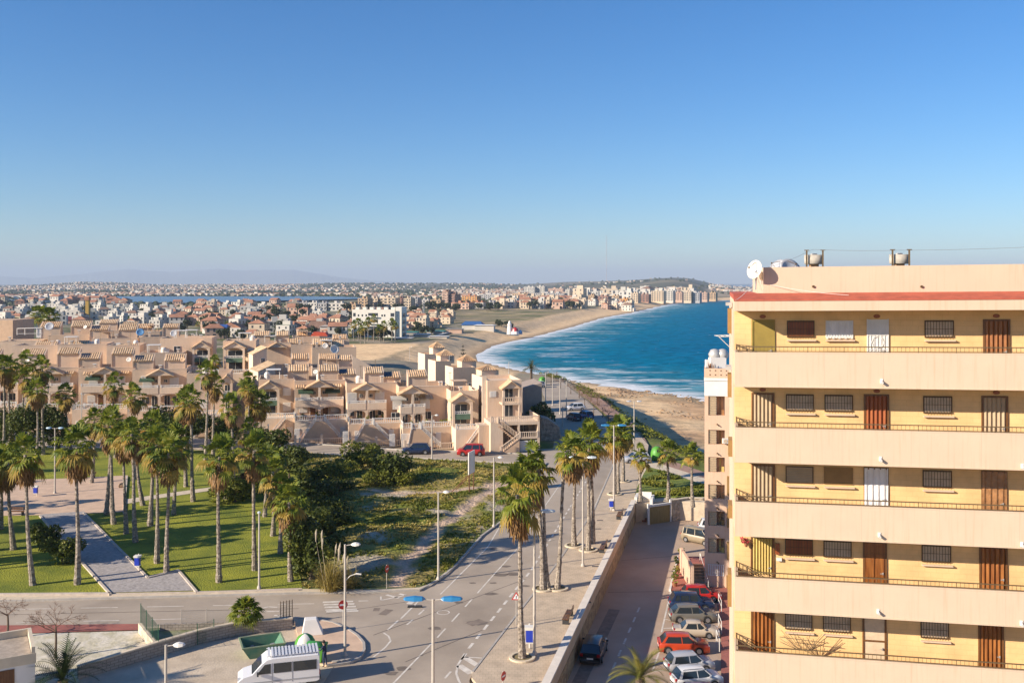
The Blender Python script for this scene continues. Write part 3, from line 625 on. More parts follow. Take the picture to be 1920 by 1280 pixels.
for i, (ot, rt, pb) in enumerate(LV):
    g = GB(); top = pz(rt)-0.22
    g.box(0, 0.0, pz(pb), UL, 0.14, top)                       # solid balustrade
    g.box(-0.02, -0.03, pz(pb)-0.001, UL, 0.0, pz(pb)+0.04)
    g.box(0.0, 0.14, pz(pb)+0.02, UL, DV-0.002, pz(pb)+0.26)    # walkway slab
    g.box(0, 0.14, pz(pb)+0.26, 0.12, DV-0.002, top)
    g.build('walkway', cream, apt)
    r = GB(); zt = pz(rt)
    r.box(0.04, 0.04, zt-0.035, UL, 0.08, zt); r.box(0.04, 0.045, top+0.02, UL, 0.075, top+0.045)
    u = 0.06; k = 0
    while u < UL:
        wd = 0.022 if k % 9 == 0 else 0.010
        r.box(u, 0.05, top-(0.02 if k%9==0 else -0.03), u+wd, 0.07, zt-0.02); u += 0.142; k += 1
    # return rail on the open end and the slanting one across the corner
    def bar(a, b): r.tube([a, b], 0.016, 4)
    A_, B_ = Vector((0.07, DV-0.02, zt-0.02)), Vector((0.80, 0.06, zt-0.02))
    bar(A_, B_); bar(A_-Vector((0,0,0.2)), B_-Vector((0,0,0.2))); bar((0.07,DV-0.02,zt),(0.07,DV-0.02,top-0.02)); bar((0.07,0.06,zt-0.02),(0.07,DV-0.02,zt-0.02))
    for t_ in range(1, 6): p = A_.lerp(B_, t_/6); bar(p, p-Vector((0,0,0.2)))
    r.build('railing', railm, apt)
    jn = GB(); ju = 1.15+0.35*(i%3)
    while ju < UL: jn.box(ju, -0.0015, pz(pb)+0.05, ju+0.008, 0.0, top); ju += 2.05+0.3*((i*7)%3)
    jn.box(0, -0.0015, top-0.05, UL, 0.0, top-0.043); jn.build('render_joint', pbr('joint_dirt', (0.52,0.37,0.26), 0.9), apt)
    if i < 5:
        for px in (1653-i*2.2,):
            d = MB(); u = uof(px); z = pz(pb-12) + SHEAR*u
            d.tube([(u, 0.0, z+0.03), (u, -0.16, z-0.02)], 0.05, 10); d.box(u-0.05, -0.02, z-0.06, u+0.05, 0.0, z+0.12); d.build('water_spout', whitep, apt)
    if i in (1, 2, 3):
        d = MB(); u = uof(1918-i*1.0); z = pz(pb-6) + SHEAR*u; d.tube([(u, 0.0, z+0.03), (u, -0.16, z-0.02)], 0.05, 10); d.box(u-0.05, -0.02, z-0.06, u+0.05, 0.0, z+0.12); d.build('water_spout', whitep, apt)
def door(u0, u1, floor, top, kind, lab=None):
    v = DV; f = GB(); fw = 0.07; v0 = v-0.045
    if kind != 'lattice':
        f.box(u0, v0, floor, u0+fw, v-0.003, top); f.box(u1-fw, v0, floor, u1, v-0.003, top); f.box(u0+fw, v0, top-fw, u1-fw, v-0.003, top)
    fm = {'lattice': whitep, 'olive': olive}.get(kind, wood2)
    a, b = u0+fw, u1-fw; p = GB(); pm = {'olive': olive, 'red': redwood, 'wood': wood, 'carved': wood, 'slats': creamp, 'sheet': sheetm, 'tarp': tarp, 'screen': greysh, 'curtain': curt, 'lattice': whitep}[kind]
    if kind in ('red', 'wood', 'slats', 'curtain'):      # folding / pleated panel
        n = 5 if kind != 'curtain' else 7; wv = (b-a)/n; zb = floor+0.05 if kind != 'curtain' else floor+0.75
        if kind == 'wood' : p.box(a, v-0.02, floor, b, v-0.004, zb)
        for k in range(n):
            x0 = a+k*wv; x1 = x0+wv; xm = x0+wv*0.55
            p.add([(x0,v-0.01,zb),(xm,v-0.075,zb),(x1,v-0.01,zb),(x0,v-0.01,top-fw),(xm,v-0.075,top-fw),(x1,v-0.01,top-fw)], [(0,1,4,3),(1,2,5,4)])
    elif kind == 'carved':
        p.box(a, v-0.03, floor, b, v-0.004, top-fw); wv = (b-a-0.12)/2
        for k in range(2):
            x0 = a+0.03+k*(wv+0.06)
            p.box(x0, v-0.055, floor+0.15, x0+wv, v-0.03, floor+0.75); p.box(x0, v-0.055, floor+0.85, x0+wv, v-0.03, top-fw-0.4); p.box(x0+0.05, v-0.05, top-fw-0.32, x0+wv-0.05, v-0.03, top-fw-0.1)
    elif kind == 'lattice':
        p.box(u0, v-0.03, floor, u1, v-0.004, top); 
        for k in range(1, 6): x = u0+(u1-u0)*k/6; p.box(x-0.012, v-0.055, floor+0.08, x+0.012, v-0.03, top-0.06)
        for zz in (0.3, 0.95, 1.05, 1.6): p.box(u0+0.04, v-0.055, floor+zz, u1-0.04, v-0.03, floor+zz+0.025)
        c = [(( u0+u1)/2, v-0.06, floor+0.66), ((u0+u1)/2+0.16, v-0.06, floor+1.3), ((u0+u1)/2-0.16, v-0.06, floor+1.3)]
        for k in range(8): t0, t1 = R(45*k), R(45*k+45); p.tube([((u0+u1)/2+0.22*math.cos(t0), v-0.06, floor+1.35+0.22*math.sin(t0)), ((u0+u1)/2+0.22*math.cos(t1), v-0.06, floor+1.35+0.22*math.sin(t1))], 0.012, 4)
        p.box(u0-0.02, v-0.06, floor, u0+0.03, v-0.031, top+0.02); p.box(u1-0.03, v-0.06, floor, u1+0.02, v-0.031, top+0.02)
    elif kind == 'screen':
        p.box(a, v-0.02, floor, b, v-0.004, top-fw); f.box(a, v0, floor+1.25, b, v-0.021, floor+1.31); f.box(a, v0, floor+0.35, b, v-0.021, floor+0.41)
    elif kind in ('sheet', 'tarp'):
        n = 12; 
        for k in range(n):
            x0 = u0+0.02+(u1-u0-0.04)*k/n; x1 = u0+0.02+(u1-u0-0.04)*(k+1)/n; y0 = v-0.055-0.02*math.sin(k*2.1); y1 = v-0.055-0.02*math.sin((k+1)*2.1)
            p.add([(x0,y0,floor+0.1),(x1,y1,floor+0.1),(x1,y1,top-0.02),(x0,y0,top-0.02)], [(0,1,2,3)])
    else: p.box(a, v-0.02, floor, b, v-0.004, top-fw)
    fr = (f if f.v else p).build('door', fm if f.v else pm, apt)
    if f.v: p.build('panel', pm, fr)
    if lab: fr['label'] = lab
    h = MB(); hu = b-0.08; hz_ = floor+1.0+SHEAR*hu; h.tube([(hu, v-0.09, hz_), (hu-0.1, v-0.09, hz_)], 0.014, 6); h.box(hu-0.02, v-0.085, hz_-0.04, hu+0.02, v-0.03, hz_+0.04); h.build('handle', metalg, fr)
def window(u0, u1, z0, z1, kind):
    v = DV; f = GB(); fw = 0.035
    f.box(u0, v-0.05, z0, u0+fw, v-0.003, z1); f.box(u1-fw, v-0.05, z0, u1, v-0.003, z1); f.box(u0+fw, v-0.05, z1-fw, u1-fw, v-0.003, z1); f.box(u0+fw, v-0.05, z0, u1-fw, v-0.003, z0+fw)
    fr = f.build('window', {'white': whitep, 'plain': shutm}.get(kind, brownm), apt)
    p = GB(); a, b = u0+fw, u1-fw
    if kind in ('bars', 'dark'):
        n = 9; z = z0+fw; p.box(a, v-0.02, z, b, v-0.003, z1-fw)
        if kind == 'bars':
            while z < z1-fw-0.03: p.box(a, v-0.032, z, b, v-0.02, z+0.045); z += 0.06
        p.build('shutter' if kind == 'bars' else 'pane', greysh if kind == 'bars' else redwood, fr)
        q = GB()
        for k in range(1, n+1): x = u0+(u1-u0)*k/(n+1); q.box(x-0.007, v-0.075, z0-0.02, x+0.007, v-0.06, z1+0.01)
        for zz in (z0+0.04, (z0+z1)/2, z1-0.05): q.box(u0, v-0.072, zz, u1, v-0.063, zz+0.012)
        q.build('grille', brownm, fr)
    elif kind == 'white':
        p.box(a, v-0.02, z0+fw, b, v-0.003, z1-fw); p.build('curtain', sheetm, fr); q = GB()
        for k in range(1, 10): x = u0+(u1-u0)*k/10; q.box(x-0.006, v-0.07, z0, x+0.006, v-0.06, z1)
        for k in range(9):
            x = u0+(u1-u0)*(k+0.5)/9
            q.box(x-0.045, v-0.072, z0-0.05+0.02*(k%2), x+0.045, v-0.058, z0+0.02)
        q.build('grille', whitep, fr)
    elif kind == 'cream':
        z = z0+fw
        while z < z1-fw-0.03: p.box(a, v-0.04, z, b, v-0.003, z+0.05); z += 0.065
        p.build('shutter', creamp, fr)
    else: p.box(a, v-0.03, z0+fw, b, v-0.003, z1-fw); p.build('shutter', shutm, fr)
    s = GB(); s.box(u0+0.0, v-0.12, z0-0.14, u1+0.06, v-0.003, z0-0.09); s.build('sill', cream, fr)
DX = {'d1': [(1409,1453),(1409,1452),(1409,1453),(1407.5,1452),(1408,1452)], 'w1': [(1475.5,1527),(1473.5,1525.5),(1473,1525),(1472,1524),(1472,1523)],
      'w2': [(1548,1599.5),(1546,1599),(1545,1599),(1544,1596.5),(1543,1595)], 'd2': [(1626,1665),(1619.5,1667),(1619.5,1666),(1618,1663),(1617,1662)],
      'w3': [(1733.5,1788),(1731,1785),(1730,1784.5),(1728,1783),(1726,1779)], 'd3': [(1843,1894),(1840,1890),(1840,1888.5),(1836,1889),(1834,1882)]}
KD = {'d1': ['olive','slats','slats','curtain','wood'], 'w1': ['dark','bars','cream','dark','bars'], 'w2': ['white','bars','plain','bars','bars'],
      'd2': ['lattice','red','sheet','carved','screen'], 'w3': ['bars']*5, 'd3': ['wood','slats','tarp','wood','wood']}
DLAB = {('d2',2): 'door covered by a white sheet', ('d2',0): 'white ironwork door', ('d3',2): 'door wrapped in brown plastic', ('d2',4): 'beige screen door'}
for i in range(5):
    fl = pz(LV[i][2])+0.262
    for k in DX:
        a, b = DX[k][i]; u0, u1 = uof(a, DV), uof(b, DV)
        if k[0] == 'd': door(u0, u1, fl, fl+2.2, KD[k][i], DLAB.get((k,i)))
        else:
            zt = fl+2.16; window(u0, u1, zt-0.64, zt, KD[k][i])
for i in range(3):
    for px in ((1430,1644,1868) if i < 2 else (1430,1644)):
        if i == 2: continue
        u = uof(px, DV); z = pz(LV[i][2])+0.262+2.32+SHEAR*u; m = MB(); m.lathe([(0.0,0),(0.09,0.0),(0.12,0.02),(0.12,0.04),(0,0.04)], n=12)
        m.v = [(u+p[0], DV-0.045+p[2], z+p[1]*0.6) for p in m.v]; m.build('bulkhead_lamp', pbr('brown_lamp', (0.30,0.10,0.05), 0.5), apt)
# roof things -------------------------------------------------
def gpt(u, v, z): 
    c, s = math.cos(ANG), math.sin(ANG); return (AP.x+u*c-v*s, AP.y+u*s+v*c, z+SHEAR*u)
def vent(px, lab):
    u = uof(px, 2.2); z0 = pz(540)-0.02; zt = zat(476, 38.1)
    t = thing('chimney_vent', lab, 'roof vent', gpt(u, 2.2, z0), ANG, 'roof vents')
    h = zt-z0-SHEAR*u
    m = MB(); m.box(-0.17,-0.17,0,0.17,0.17,h-0.30); m.build('stack', pbr('clay_stack', (0.50,0.30,0.17), 0.9, 0.15, 4), t)
    m = MB(); m.lathe([(0.33,h-0.42),(0.36,h-0.40),(0.36,h-0.06),(0.30,h-0.06),(0.30,h-0.38),(0.33,h-0.42)], n=18); m.build('collar', concd, t, True)
    m = MB(); m.lathe([(0.13,h-0.3),(0.13,h-0.02),(0.10,h)], n=12); m.build('pipe', metalg, t)
    m = MB(); 
    for a in (-0.30, 0.30): m.box(a-0.03,-0.38,0,a+0.03,-0.33,h+0.10); m.box(a-0.09,-0.38,h+0.10,a+0.09,-0.33,h+0.13)
    m.build('bracket', railm, t)
    return u, z0+h+SHEAR*u
va = vent(1526, 'round concrete roof vent on the parapet nearer the satellite dishes'); vb = vent(1686, 'round concrete roof vent on the parapet farther along the wire')
m = MB(); za = zat(470,37.5); 
A_ = Vector(gpt(va[0]-0.08,1.85,0)); A_.z = zat(469,38); B_ = Vector(gpt(vb[0]-0.1,1.85,0)); B_.z = zat(470,37); C_ = Vector(gpt(vb[0]+6,1.85,0)); C_.z = zat(460,36)
def sag(a, b, s_, n=10): return [a.lerp(b, i/n)-Vector((0,0,s_*4*(i/n)*(1-i/n))) for i in range(n+1)]
m.tube(sag(A_,B_,0.03), 0.008, 4); m.tube(sag(B_,C_,0.05), 0.008, 4); m.tube(sag(A_, Vector(gpt(uof(1437,1.0),1.05,pz(503,1.0))), 0.05), 0.006, 4)
tag(m.build('aerial_wire', pbr('wire_grey', (0.18,0.17,0.18), 0.6)), 'thin grey wire strung across the roof between the two vents', 'wire')
def dish(px, py, Y, r, az, el, lab, col, mast=None, deep=0.22):
    c = Vector((atY(px,Y), Y, zat(py,Y))); t = thing('satellite_dish', lab, 'satellite dish', tuple(c), 0, 'satellite dishes')
    m = MB(); rings = [(r*q, deep*r*q*q) for q in (0,0.25,0.5,0.75,1.0)]
    prof = [(a, b) for a, b in rings] + [(a, b-0.012) for a, b in rings[::-1]]
    prof[0] = (0.001, 0); m.lathe(prof[1:-1], n=20)
    d = m.build('reflector', col, t, True); M = Matrix.Rotation(az, 4, 'Z') @ Matrix.Rotation(R(90)-el, 4, 'Y'); d.matrix_local = M
    m = MB(); f = M @ Vector((0,0,r*1.0)); 
    m.tube([M @ Vector((-r*0.85,0,0.1*r)), f], 0.012*max(1,r), 5); m.tube([M @ Vector((r*0.5,r*0.6,0.1*r)), f], 0.008*max(1,r), 5); m.tube([M @ Vector((r*0.5,-r*0.6,0.1*r)), f], 0.008*max(1,r), 5); m.cbox(f, (0.08*max(.6,r),0.08*max(.6,r),0.1*max(.6,r)))
    m.build('feed_arm', railm, t)
    m = MB(); m.tube([(0,0,0), M @ Vector((0,0,-0.12*r)), (0.0,0.15*r,-(mast or r*1.3))], 0.03*max(1,r*0.8), 6); m.build('mast', metalg, t)
    return t
whited_ = pbr('dish_white', (0.72,0.66,0.58), 0.5, 0.12, 3); greyd_ = pbr('dish_grey', (0.42,0.42,0.44), 0.45, 0.1, 3)
dish(1417, 506, 36.6, 0.37, R(-148), R(14), 'large off white satellite dish leaning out over the roof corner of the cream block', whited_, 0.75)
dish(1428, 518, 37.4, 0.18, R(-60), R(5), 'small beige dish turned sideways below the larger roof corner dish', whited_, 0.3)
dish(1481, 506, 41.5, 0.50, R(-70), R(30), 'grey satellite dish half hidden behind the roof parapet', greyd_, 1.0)
dish(1458, 504, 42.3, 0.44, R(-150), R(35), 'pale dish edge beside the grey dish behind the parapet', greyd_, 1.0)
# small things kept in the galleries
def gallery_thing(name, lab, cat, px, i, v, build):
    u = uof(px, v); o = thing(name, lab, cat, gpt(u, v, pz(LV[i][2])+0.262), ANG); build(o)
def dry(o):
    m = MB(); rg = random.Random(5)
    for k in range(30): a = rg.uniform(-1,1); m.tube([(a*0.2,0,0.9),(a*0.9,rg.uniform(-.1,.1),0.9+rg.uniform(0.2,0.75))],0.008,3)
    m.tube([(-0.9,0,1.35),(0.9,0,1.25)],0.012,4); m.build('stems', pbr('stem', (0.12,0.08,0.05), 0.9), o)
gallery_thing('dried_bush', 'tangled dry stems behind the lowest gallery rail', 'plant', 1508, 4, 0.9, dry)
def box_(c, d, m_, nm='casing'):
    def f(o): b = MB(); b.cbox(c, d); b.build(nm, m_, o, bevel=0.01)
    return f
gallery_thing('meter_box', 'small red wall box beside the curtained corner door', 'wall box', 1458, 3, DV-0.06, box_((0,0,1.75),(0.16,0.10,0.42),redwood))
gallery_thing('meter_box', 'small pale wall box below the red one on the fourth gallery', 'wall box', 1461, 3, DV-0.06, box_((0,0,1.35),(0.2,0.10,0.12),whitep))
for px, i, lab in ((1399,3,'red flowers hanging left of the curtained corner door'),): 
    u = uof(px, DV-0.15); o = thing('hanging_flowers', lab, 'hanging basket', gpt(u, DV-0.15, pz(LV[i][2])+0.262), ANG); FLOWER_AT = o
# pale cables running down from the dish to the ledge
m = MB(); c0 = Vector((atY(1420,36.7),36.7,zat(520,36.7))); c1 = Vector(gpt(0.02,-0.06,pz(563))); m.tube(sag(c0,c1,0.10),0.010,4); c2_ = Vector(gpt(uof(1445,0.9),0.92,pz(535))); c3_ = Vector(gpt(uof(1590,0.5),0.3,pz(560)+0.1)); m.tube(sag(c2_,c3_,0.05),0.008,4); m.tube([c0, Vector(gpt(uP-0.05,1.1,pz(548)))],0.008,4)
tag(m.build('aerial_cable', whitep), 'pale cables drooping from the corner dish across the roof ledge', 'cable')
# side face of the block: shutters and boxes seen edge-on
for (px, y0, y1, v) in ((1370,578,624,5.0),(1371,700,742,5.0),(1373,822,852,2.6),(1373,942,966,2.6),(1369,1070,1130,5)):
    s = MB(); uz1 = zat(y0, 36+v*0.978); uz0 = zat(y1, 36+v*0.978); s.box(-0.22, v-0.5, uz0, -0.062, v+0.5, uz1)
    s.build('shutter_box', shutm, apt)
for (px, y0, v) in ((1371,571,5.0),(1370,690,5.5)):
    s = MB(); z = zat(y0, 36+v*0.978); s.box(-0.30, v-0.6, z-0.03, -0.062, v+0.6, z+0.10); s.build('awning_box', metalg, apt)
# clothes line frame on the side
t = thing('drying_rack', 'white folding drying rack fixed outside the side wall over the sea', 'drying rack', (atY(1366,44), 44, zat(630,44)), 0)
m = MB()
for dx in (0,-0.25,-0.5): m.tube([(dx,-0.5,0),(dx,0.5,0)], 0.012, 5)
m.tube([(0.15,-0.5,0.02),(-0.55,-0.5,0)], 0.014, 5); m.tube([(0.15,0.5,0.02),(-0.55,0.5,0)], 0.014, 5); m.tube([(0.15,0,-0.6),(-0.45,0,-0.02)], 0.014, 5); m.build('rack_frame', whitep, t)

# ------------------------------------------------------------------ second block behind it
Y2 = 92.0
t2 = thing('apartment_block', 'narrow cream and white block behind the gallery building, stacked loggias and roof ventilators', 'apartment block', (atY(1321,Y2), Y2, LOW), ANG)
cream2 = pbr('cream_render_two', (0.66,0.45,0.31), 0.85, 0.05, 0.8, 0.12, 20, streak=0.1)
whitew = pbr('white_render', (0.74,0.70,0.65), 0.85, 0.06, 0.8)
def q(px): return (px-1321)*Y2/F
def zz(py): return zat(py, Y2)-LOW
m = MB(); m.box(0,0,0,q(1328),8,zz(712)); m.box(q(1358),0.0,0,q(1540),8,zz(712)); m.box(q(1328),0.9,0,q(1358),8,zz(712))
OPN = [(742,778),(805,832),(856,884),(907,934),(957,984),(1007,1035)]
prev = 712
for a, b in OPN: m.box(q(1328),0,zz(a),q(1358),0.9,zz(prev)); prev = b
m.box(q(1328),0,0,q(1358),0.9,zz(prev)); m.build('wall', cream2, t2)
m = MB(); m.box(-0.02,-0.02,zz(742)+0.01,q(1540),-0.001,zz(712)); m.box(-0.05,-0.1,zz(713),q(1541),8,zz(708)); m.build('white_band', whitew, t2)
m = MB(); m.box(-0.03,-0.06,zz(708),q(1540),0.12,zz(690)); m.box(-0.03,0.12,zz(708),0.12,8,zz(690)); m.build('roof_parapet', cream2, t2)
m = MB()
for k in range(5):
    for zq in (694,702): m.cbox((q(1331+k*10), -0.07, zz(zq)), (0.10,0.03,0.10))
m.build('drain_hole', brownm, t2)
for j, (a, b) in enumerate(OPN):
    m = MB(); m.box(q(1329),0.15,zz(b)+0.02,q(1343),0.18,zz(a)-0.02)
    f = m.build('window', greysh, t2); m = MB(); zq = zz(b)+0.08
    while zq < zz(a)-0.1: m.box(q(1329)+0.03,0.09,zq,q(1342),0.145,zq+0.09); zq += 0.16
    m.build('louvre', creamp, f)
    m = MB(); m.box(q(1348),0.5,zz(b)+0.02,q(1351),0.55,zz(a)-0.05); m.box(q(1352),0.3,zz(b),q(1357),0.35,zz(b)+0.5); m.build('curtain', [tarp,shutm,curt][j%3], t2)
    m = MB(); m.tube([(q(1344),0.0,zz(b+16)),(q(1344),-0.2,zz(b+16)-0.04)], 0.05, 8); m.tube([(q(1346.5),0.0,zz(b+18)),(q(1346.5),-0.2,zz(b+18)-0.04)], 0.05, 8); m.build('water_spout', brownm, t2)
m = MB()
for k in range(9): m.box(q(1327.5+k*3.4),-0.05,zz(1076),q(1329+k*3.4),-0.01,zz(1056))
m.box(q(1327),-0.06,zz(1057),q(1357),-0.02,zz(1056)); m.box(q(1327),-0.06,zz(1077),q(1357),-0.02,zz(1076)); m.build('grille', whitep, t2)
for a, b, px in ((890,925,1362),(950,985,1362),(1012,1045,1362),(870,900,1366),(818,850,1364),(1075,1120,1361)):
    m = MB(); m.box(q(px),-0.25,zz(b),q(px+6),-0.02,zz(a)); m.build('shutter', shutm, t2)
def unit(px, py, s_, lab, name='air_conditioner', cat='air conditioner', Y=Y2-0.6, m_=None, grp='wall air conditioners'):
    o = thing(name, lab, cat, (atY(px,Y),Y,zat(py,Y)), 0, grp); b = MB(); b.box(-s_/2,-0.15,0,s_/2,0.15,s_*0.75); b.build('casing', m_ or whitep, o, bevel=0.02)
    c = MB(); r_ = s_*0.28; c.tube([(-s_*0.1,-0.155,s_*0.37),(-s_*0.1,-0.17,s_*0.37)], r_, 12); c.build('fan_grille', greysh, o); return o
unit(1361, 831, 0.65, 'white air conditioner with a white cat sized box on the cream second block', grp=None)
# roof ventilators on block two
for k, (px, lab) in enumerate(((1340,'silver cowl ventilator nearer the roof edge of the second block'),(1355,'silver cowl ventilator tucked against the gallery building'))):
    o = thing('cowl_ventilator', lab, 'ventilator', (atY(px,94), 94, zat(692,94)), 0, 'roof ventilators'); m = MB(); m.lathe([(0.30,0),(0.30,0.9),(0.55,1.2),(0.62,1.5),(0.40,1.9),(0.1,2.0)], n=14); m.build('cowl', metalg, o, True)
    m = MB(); m.lathe([(0.36,0.0),(0.36,0.15),(0.31,0.2)], n=14); m.build('base', whitep, o)
m = MB(); m.box(-0.9,-0.5,0,0.6,0.6,1.1); m.box(-1.3,-0.3,0.2,-0.9,0.3,0.9)
o = m.build('roof_machinery', whitew); o.location = (atY(1348,93.2),93.2,zat(692,93)); tag(o, 'white boxy machinery below the silver cowls on the second block roof', 'roof machinery')
m = MB(); 
for k in range(26): a = rnd.uniform(0,6.28); r_ = rnd.uniform(0,0.35); m.tube([(r_*math.cos(a),r_*math.sin(a)*0.5,0),(r_*1.6*math.cos(a),r_*math.sin(a),rnd.uniform(0.3,0.7))], [0.03,0.01], 4)
o = m.build('dried_plant', pbr('rust', (0.25,0.09,0.03), 0.9, 0.2, 3)); o.location = (atY(1333,92.3),92.3,zat(692,92.3)); tag(o, 'rusty brown dried plant on the corner of the second block roof', 'plant')
# wall between parking and block: red pavement, steps, planters
sheet('red_terrace', [XY(a,b,LOW) for a,b in [(1272,1045),(1300,1045),(1345,1045),(1400,1045),(1400,1330),(1352,1330),(1352,1180),(1346,1120),(1258,1108)]], LOW+0.15, redp)
kerb('kerb', [(1272,1045),(1256,1108)], 0.2, LOW-0.1, LOW+0.2, LOW, m=whitew)
st = thing('outside_stair', 'cream stair flight climbing beside the narrow cream block', 'stair', tuple(W(1300,1108,LOW)), 0)
m = MB(); 
for k in range(9): m.box(0.0, k*0.42, 0, 1.6, 9*0.42, 0.17*(k+1))
m.build('steps', pbr('step_stone', (0.42,0.30,0.19), 0.9, 0.2, 3), st)
m = MB(); m.xprism([(-0.25,0),(0,0),(0,2.5),(-0.25,2.5)], -0.3, 6.0); m.build('side_wall', cream2, st)
m = MB(); m.tube([(1.4,-0.1,1.0),(1.4,3.9,2.5)], 0.03, 6); m.tube([(1.4,-0.1,0.1),(1.4,-0.1,1.0)], 0.03, 6); m.tube([(1.4,3.9,1.6),(1.4,3.9,2.5)], 0.03, 6); m.build('handrail', whitew, st)
# ------------------------------------------------------------------ plants
fan_g = leafmat('fan_leaf', (0.075,0.12,0.012), (0.26,0.27,0.025), (0.52,0.43,0.07), 1.5, 0.38)
fan_y = leafmat('fan_leaf_yellow', (0.26,0.19,0.03), (0.42,0.27,0.05), (0.42,0.20,0.035), 1.1, 0.3)
fan_d = leafmat('dead_frond', (0.20,0.105,0.035), (0.30,0.17,0.065), (0.16,0.08,0.03), 1.3, 0.15)
trunk = pbr('palm_trunk', (0.09,0.065,0.05), 0.95, 0, 4.0, 1.0, 9, (0.50,0.42,0.33), stretch=(1,1,1.3), detail=6, bdist=0.1)
feather = leafmat('feather_leaf', (0.02,0.04,0.012), (0.045,0.07,0.018), None, 1.0, 0.2)
broad = leafmat('broad_leaf', (0.04,0.06,0.011), (0.12,0.14,0.018), (0.26,0.24,0.035), 1.1, 0.25)
brush = leafmat('bush_leaf', (0.10,0.12,0.015), (0.25,0.25,0.03), (0.40,0.33,0.08), 1.2, 0.25)
farleaf = leafmat('far_leaf', (0.025,0.035,0.014), (0.06,0.07,0.02), None, 0.35, 0.1)
bark = pbr('bark', (0.12,0.085,0.06), 0.95, 0.3, 4)
twig = pbr('twig', (0.20,0.12,0.08), 0.95, 0.2, 4)
reed = leafmat('reed', (0.25,0.19,0.05), (0.42,0.33,0.09), None, 1.2, 0.3)

def fan_leaf(mb, rg, base, az, el, pet, rad, droop, n=11):
    """one fan frond: stalk, then narrow folded segments that split and hang at the tips"""
    d = Vector((math.cos(az)*math.cos(el), math.sin(az)*math.cos(el), math.sin(el))); side = Vector((-math.sin(az), math.cos(az), 0))
    up = side.cross(d) * -1 if side.cross(d).z < 0 else side.cross(d)
    hub = base + d*pet - Vector((0,0,droop*pet*0.25)); d2 = (d - Vector((0,0,droop*0.5))).normalized(); up = (up - d2*up.dot(d2)).normalized()
    mb.add([base+side*0.02, base-side*0.02, hub-side*0.015, hub+side*0.015], [(0,1,2,3)])
    spread = R(rg.uniform(88,118)); tw = rg.uniform(-0.25,0.25); side = (side*math.cos(tw)+up*math.sin(tw)).normalized()
    for k in range(n):
        a = -spread + 2*spread*(k+0.5)/n; wv = spread*2/n*0.56; L_ = rad*(1-0.22*abs(a/spread))*rg.uniform(0.88,1.08)
        fold = 0.20*math.cos(a*0.8)
        def P(r, aa, dz=0.0): return hub + d2*(r*math.cos(aa)) + side*(r*math.sin(aa)) + up*(dz + fold*r*abs(math.sin(aa))) - Vector((0,0,droop*r*r*0.55/rad))
        m_, e_ = L_*0.62, L_
        dr = Vector((0,0,-droop*0.38*L_*rg.uniform(0.6,1.4)-0.08*L_))
        v = [P(0.02,a), P(m_,a-wv), P(m_,a,0.05*rad), P(m_,a+wv), P(e_,a)+dr]
        mb.add(v, [(0,1,2),(0,2,3),(1,4,2),(2,4,3)])
def palm_meshes(seed, nl=26, R_=1.35, dead=24):
    rg = random.Random(seed); c = MB(); y_ = MB(); s = MB()
    for i in range(nl):
        t = i/(nl-1); az = i*2.39996+rg.uniform(-0.25,0.25); el = R(82) - t*R(118) + rg.uniform(-0.15,0.15)
        base = Vector((0.10*math.cos(az), 0.10*math.sin(az), 0.25-0.55*t)); tgt = c if t < 0.66 or rg.random() < 0.35 else y_
        fan_leaf(tgt, rg, base, az, el, rg.uniform(0.55,1.25)*R_*0.66, R_*rg.uniform(0.52,0.74), 0.15+0.6*t, 10)
    for i in range(dead):
        t = i/dead; az = i*2.39996+rg.uniform(-0.4,0.4); el = R(-48)-t*R(34); b = Vector((0.14*math.cos(az), 0.14*math.sin(az), -0.35-0.8*t))
        fan_leaf(s, rg, b, az, el, 0.42*R_, R_*rg.uniform(0.40,0.58), 0.5, 7)
    return c.mesh('crown', fan_g), y_.mesh('old_fronds', fan_y), s.mesh('skirt', fan_d)
def trunk_mesh(seed, h=10.0, lean=0.0):
    rg = random.Random(seed); m = MB(); n = 26; pts = []; rad = []
    for i in range(n+1):
        t = i/n; pts.append((lean*math.sin(t*1.5)*h*0.07 + 0.05*math.sin(t*7+seed), 0.05*math.sin(t*5+seed*2), h*t)); r_ = 0.16*(1-t)**4 + 0.165 - 0.03*t; rad.append(r_*(1+0.07*((i%2)*2-1))*rg.uniform(0.92,1.08))
    m.tube(pts, rad, 9)
    # stubs of cut fronds roughen the stem
    for i in range(330):
        t = rg.random()**0.9; a = rg.uniform(0,6.283); k = min(n, int(t*n)); p = Vector(pts[k]); r_ = rad[k]; o = Vector((math.cos(a), math.sin(a), 0)); s_ = Vector((-o.y, o.x, 0))*0.035
        b = p+o*r_*0.9; m.add([b-s_, b+s_, b+o*rg.uniform(0.03,0.13)+Vector((0,0,rg.uniform(-0.05,0.16)))], [(0,1,2),(0,2,1)])
    return m.mesh('trunk', trunk)
PV = [palm_meshes(100+i, [26,23,29,24,27][i], [1.35,1.25,1.45,1.3,1.38][i], [26,18,34,24,30][i]) for i in range(5)]
TV = [trunk_mesh(50+i, 10.0, [0.0,0.9,-0.8,0.3][i]) for i in range(4)]
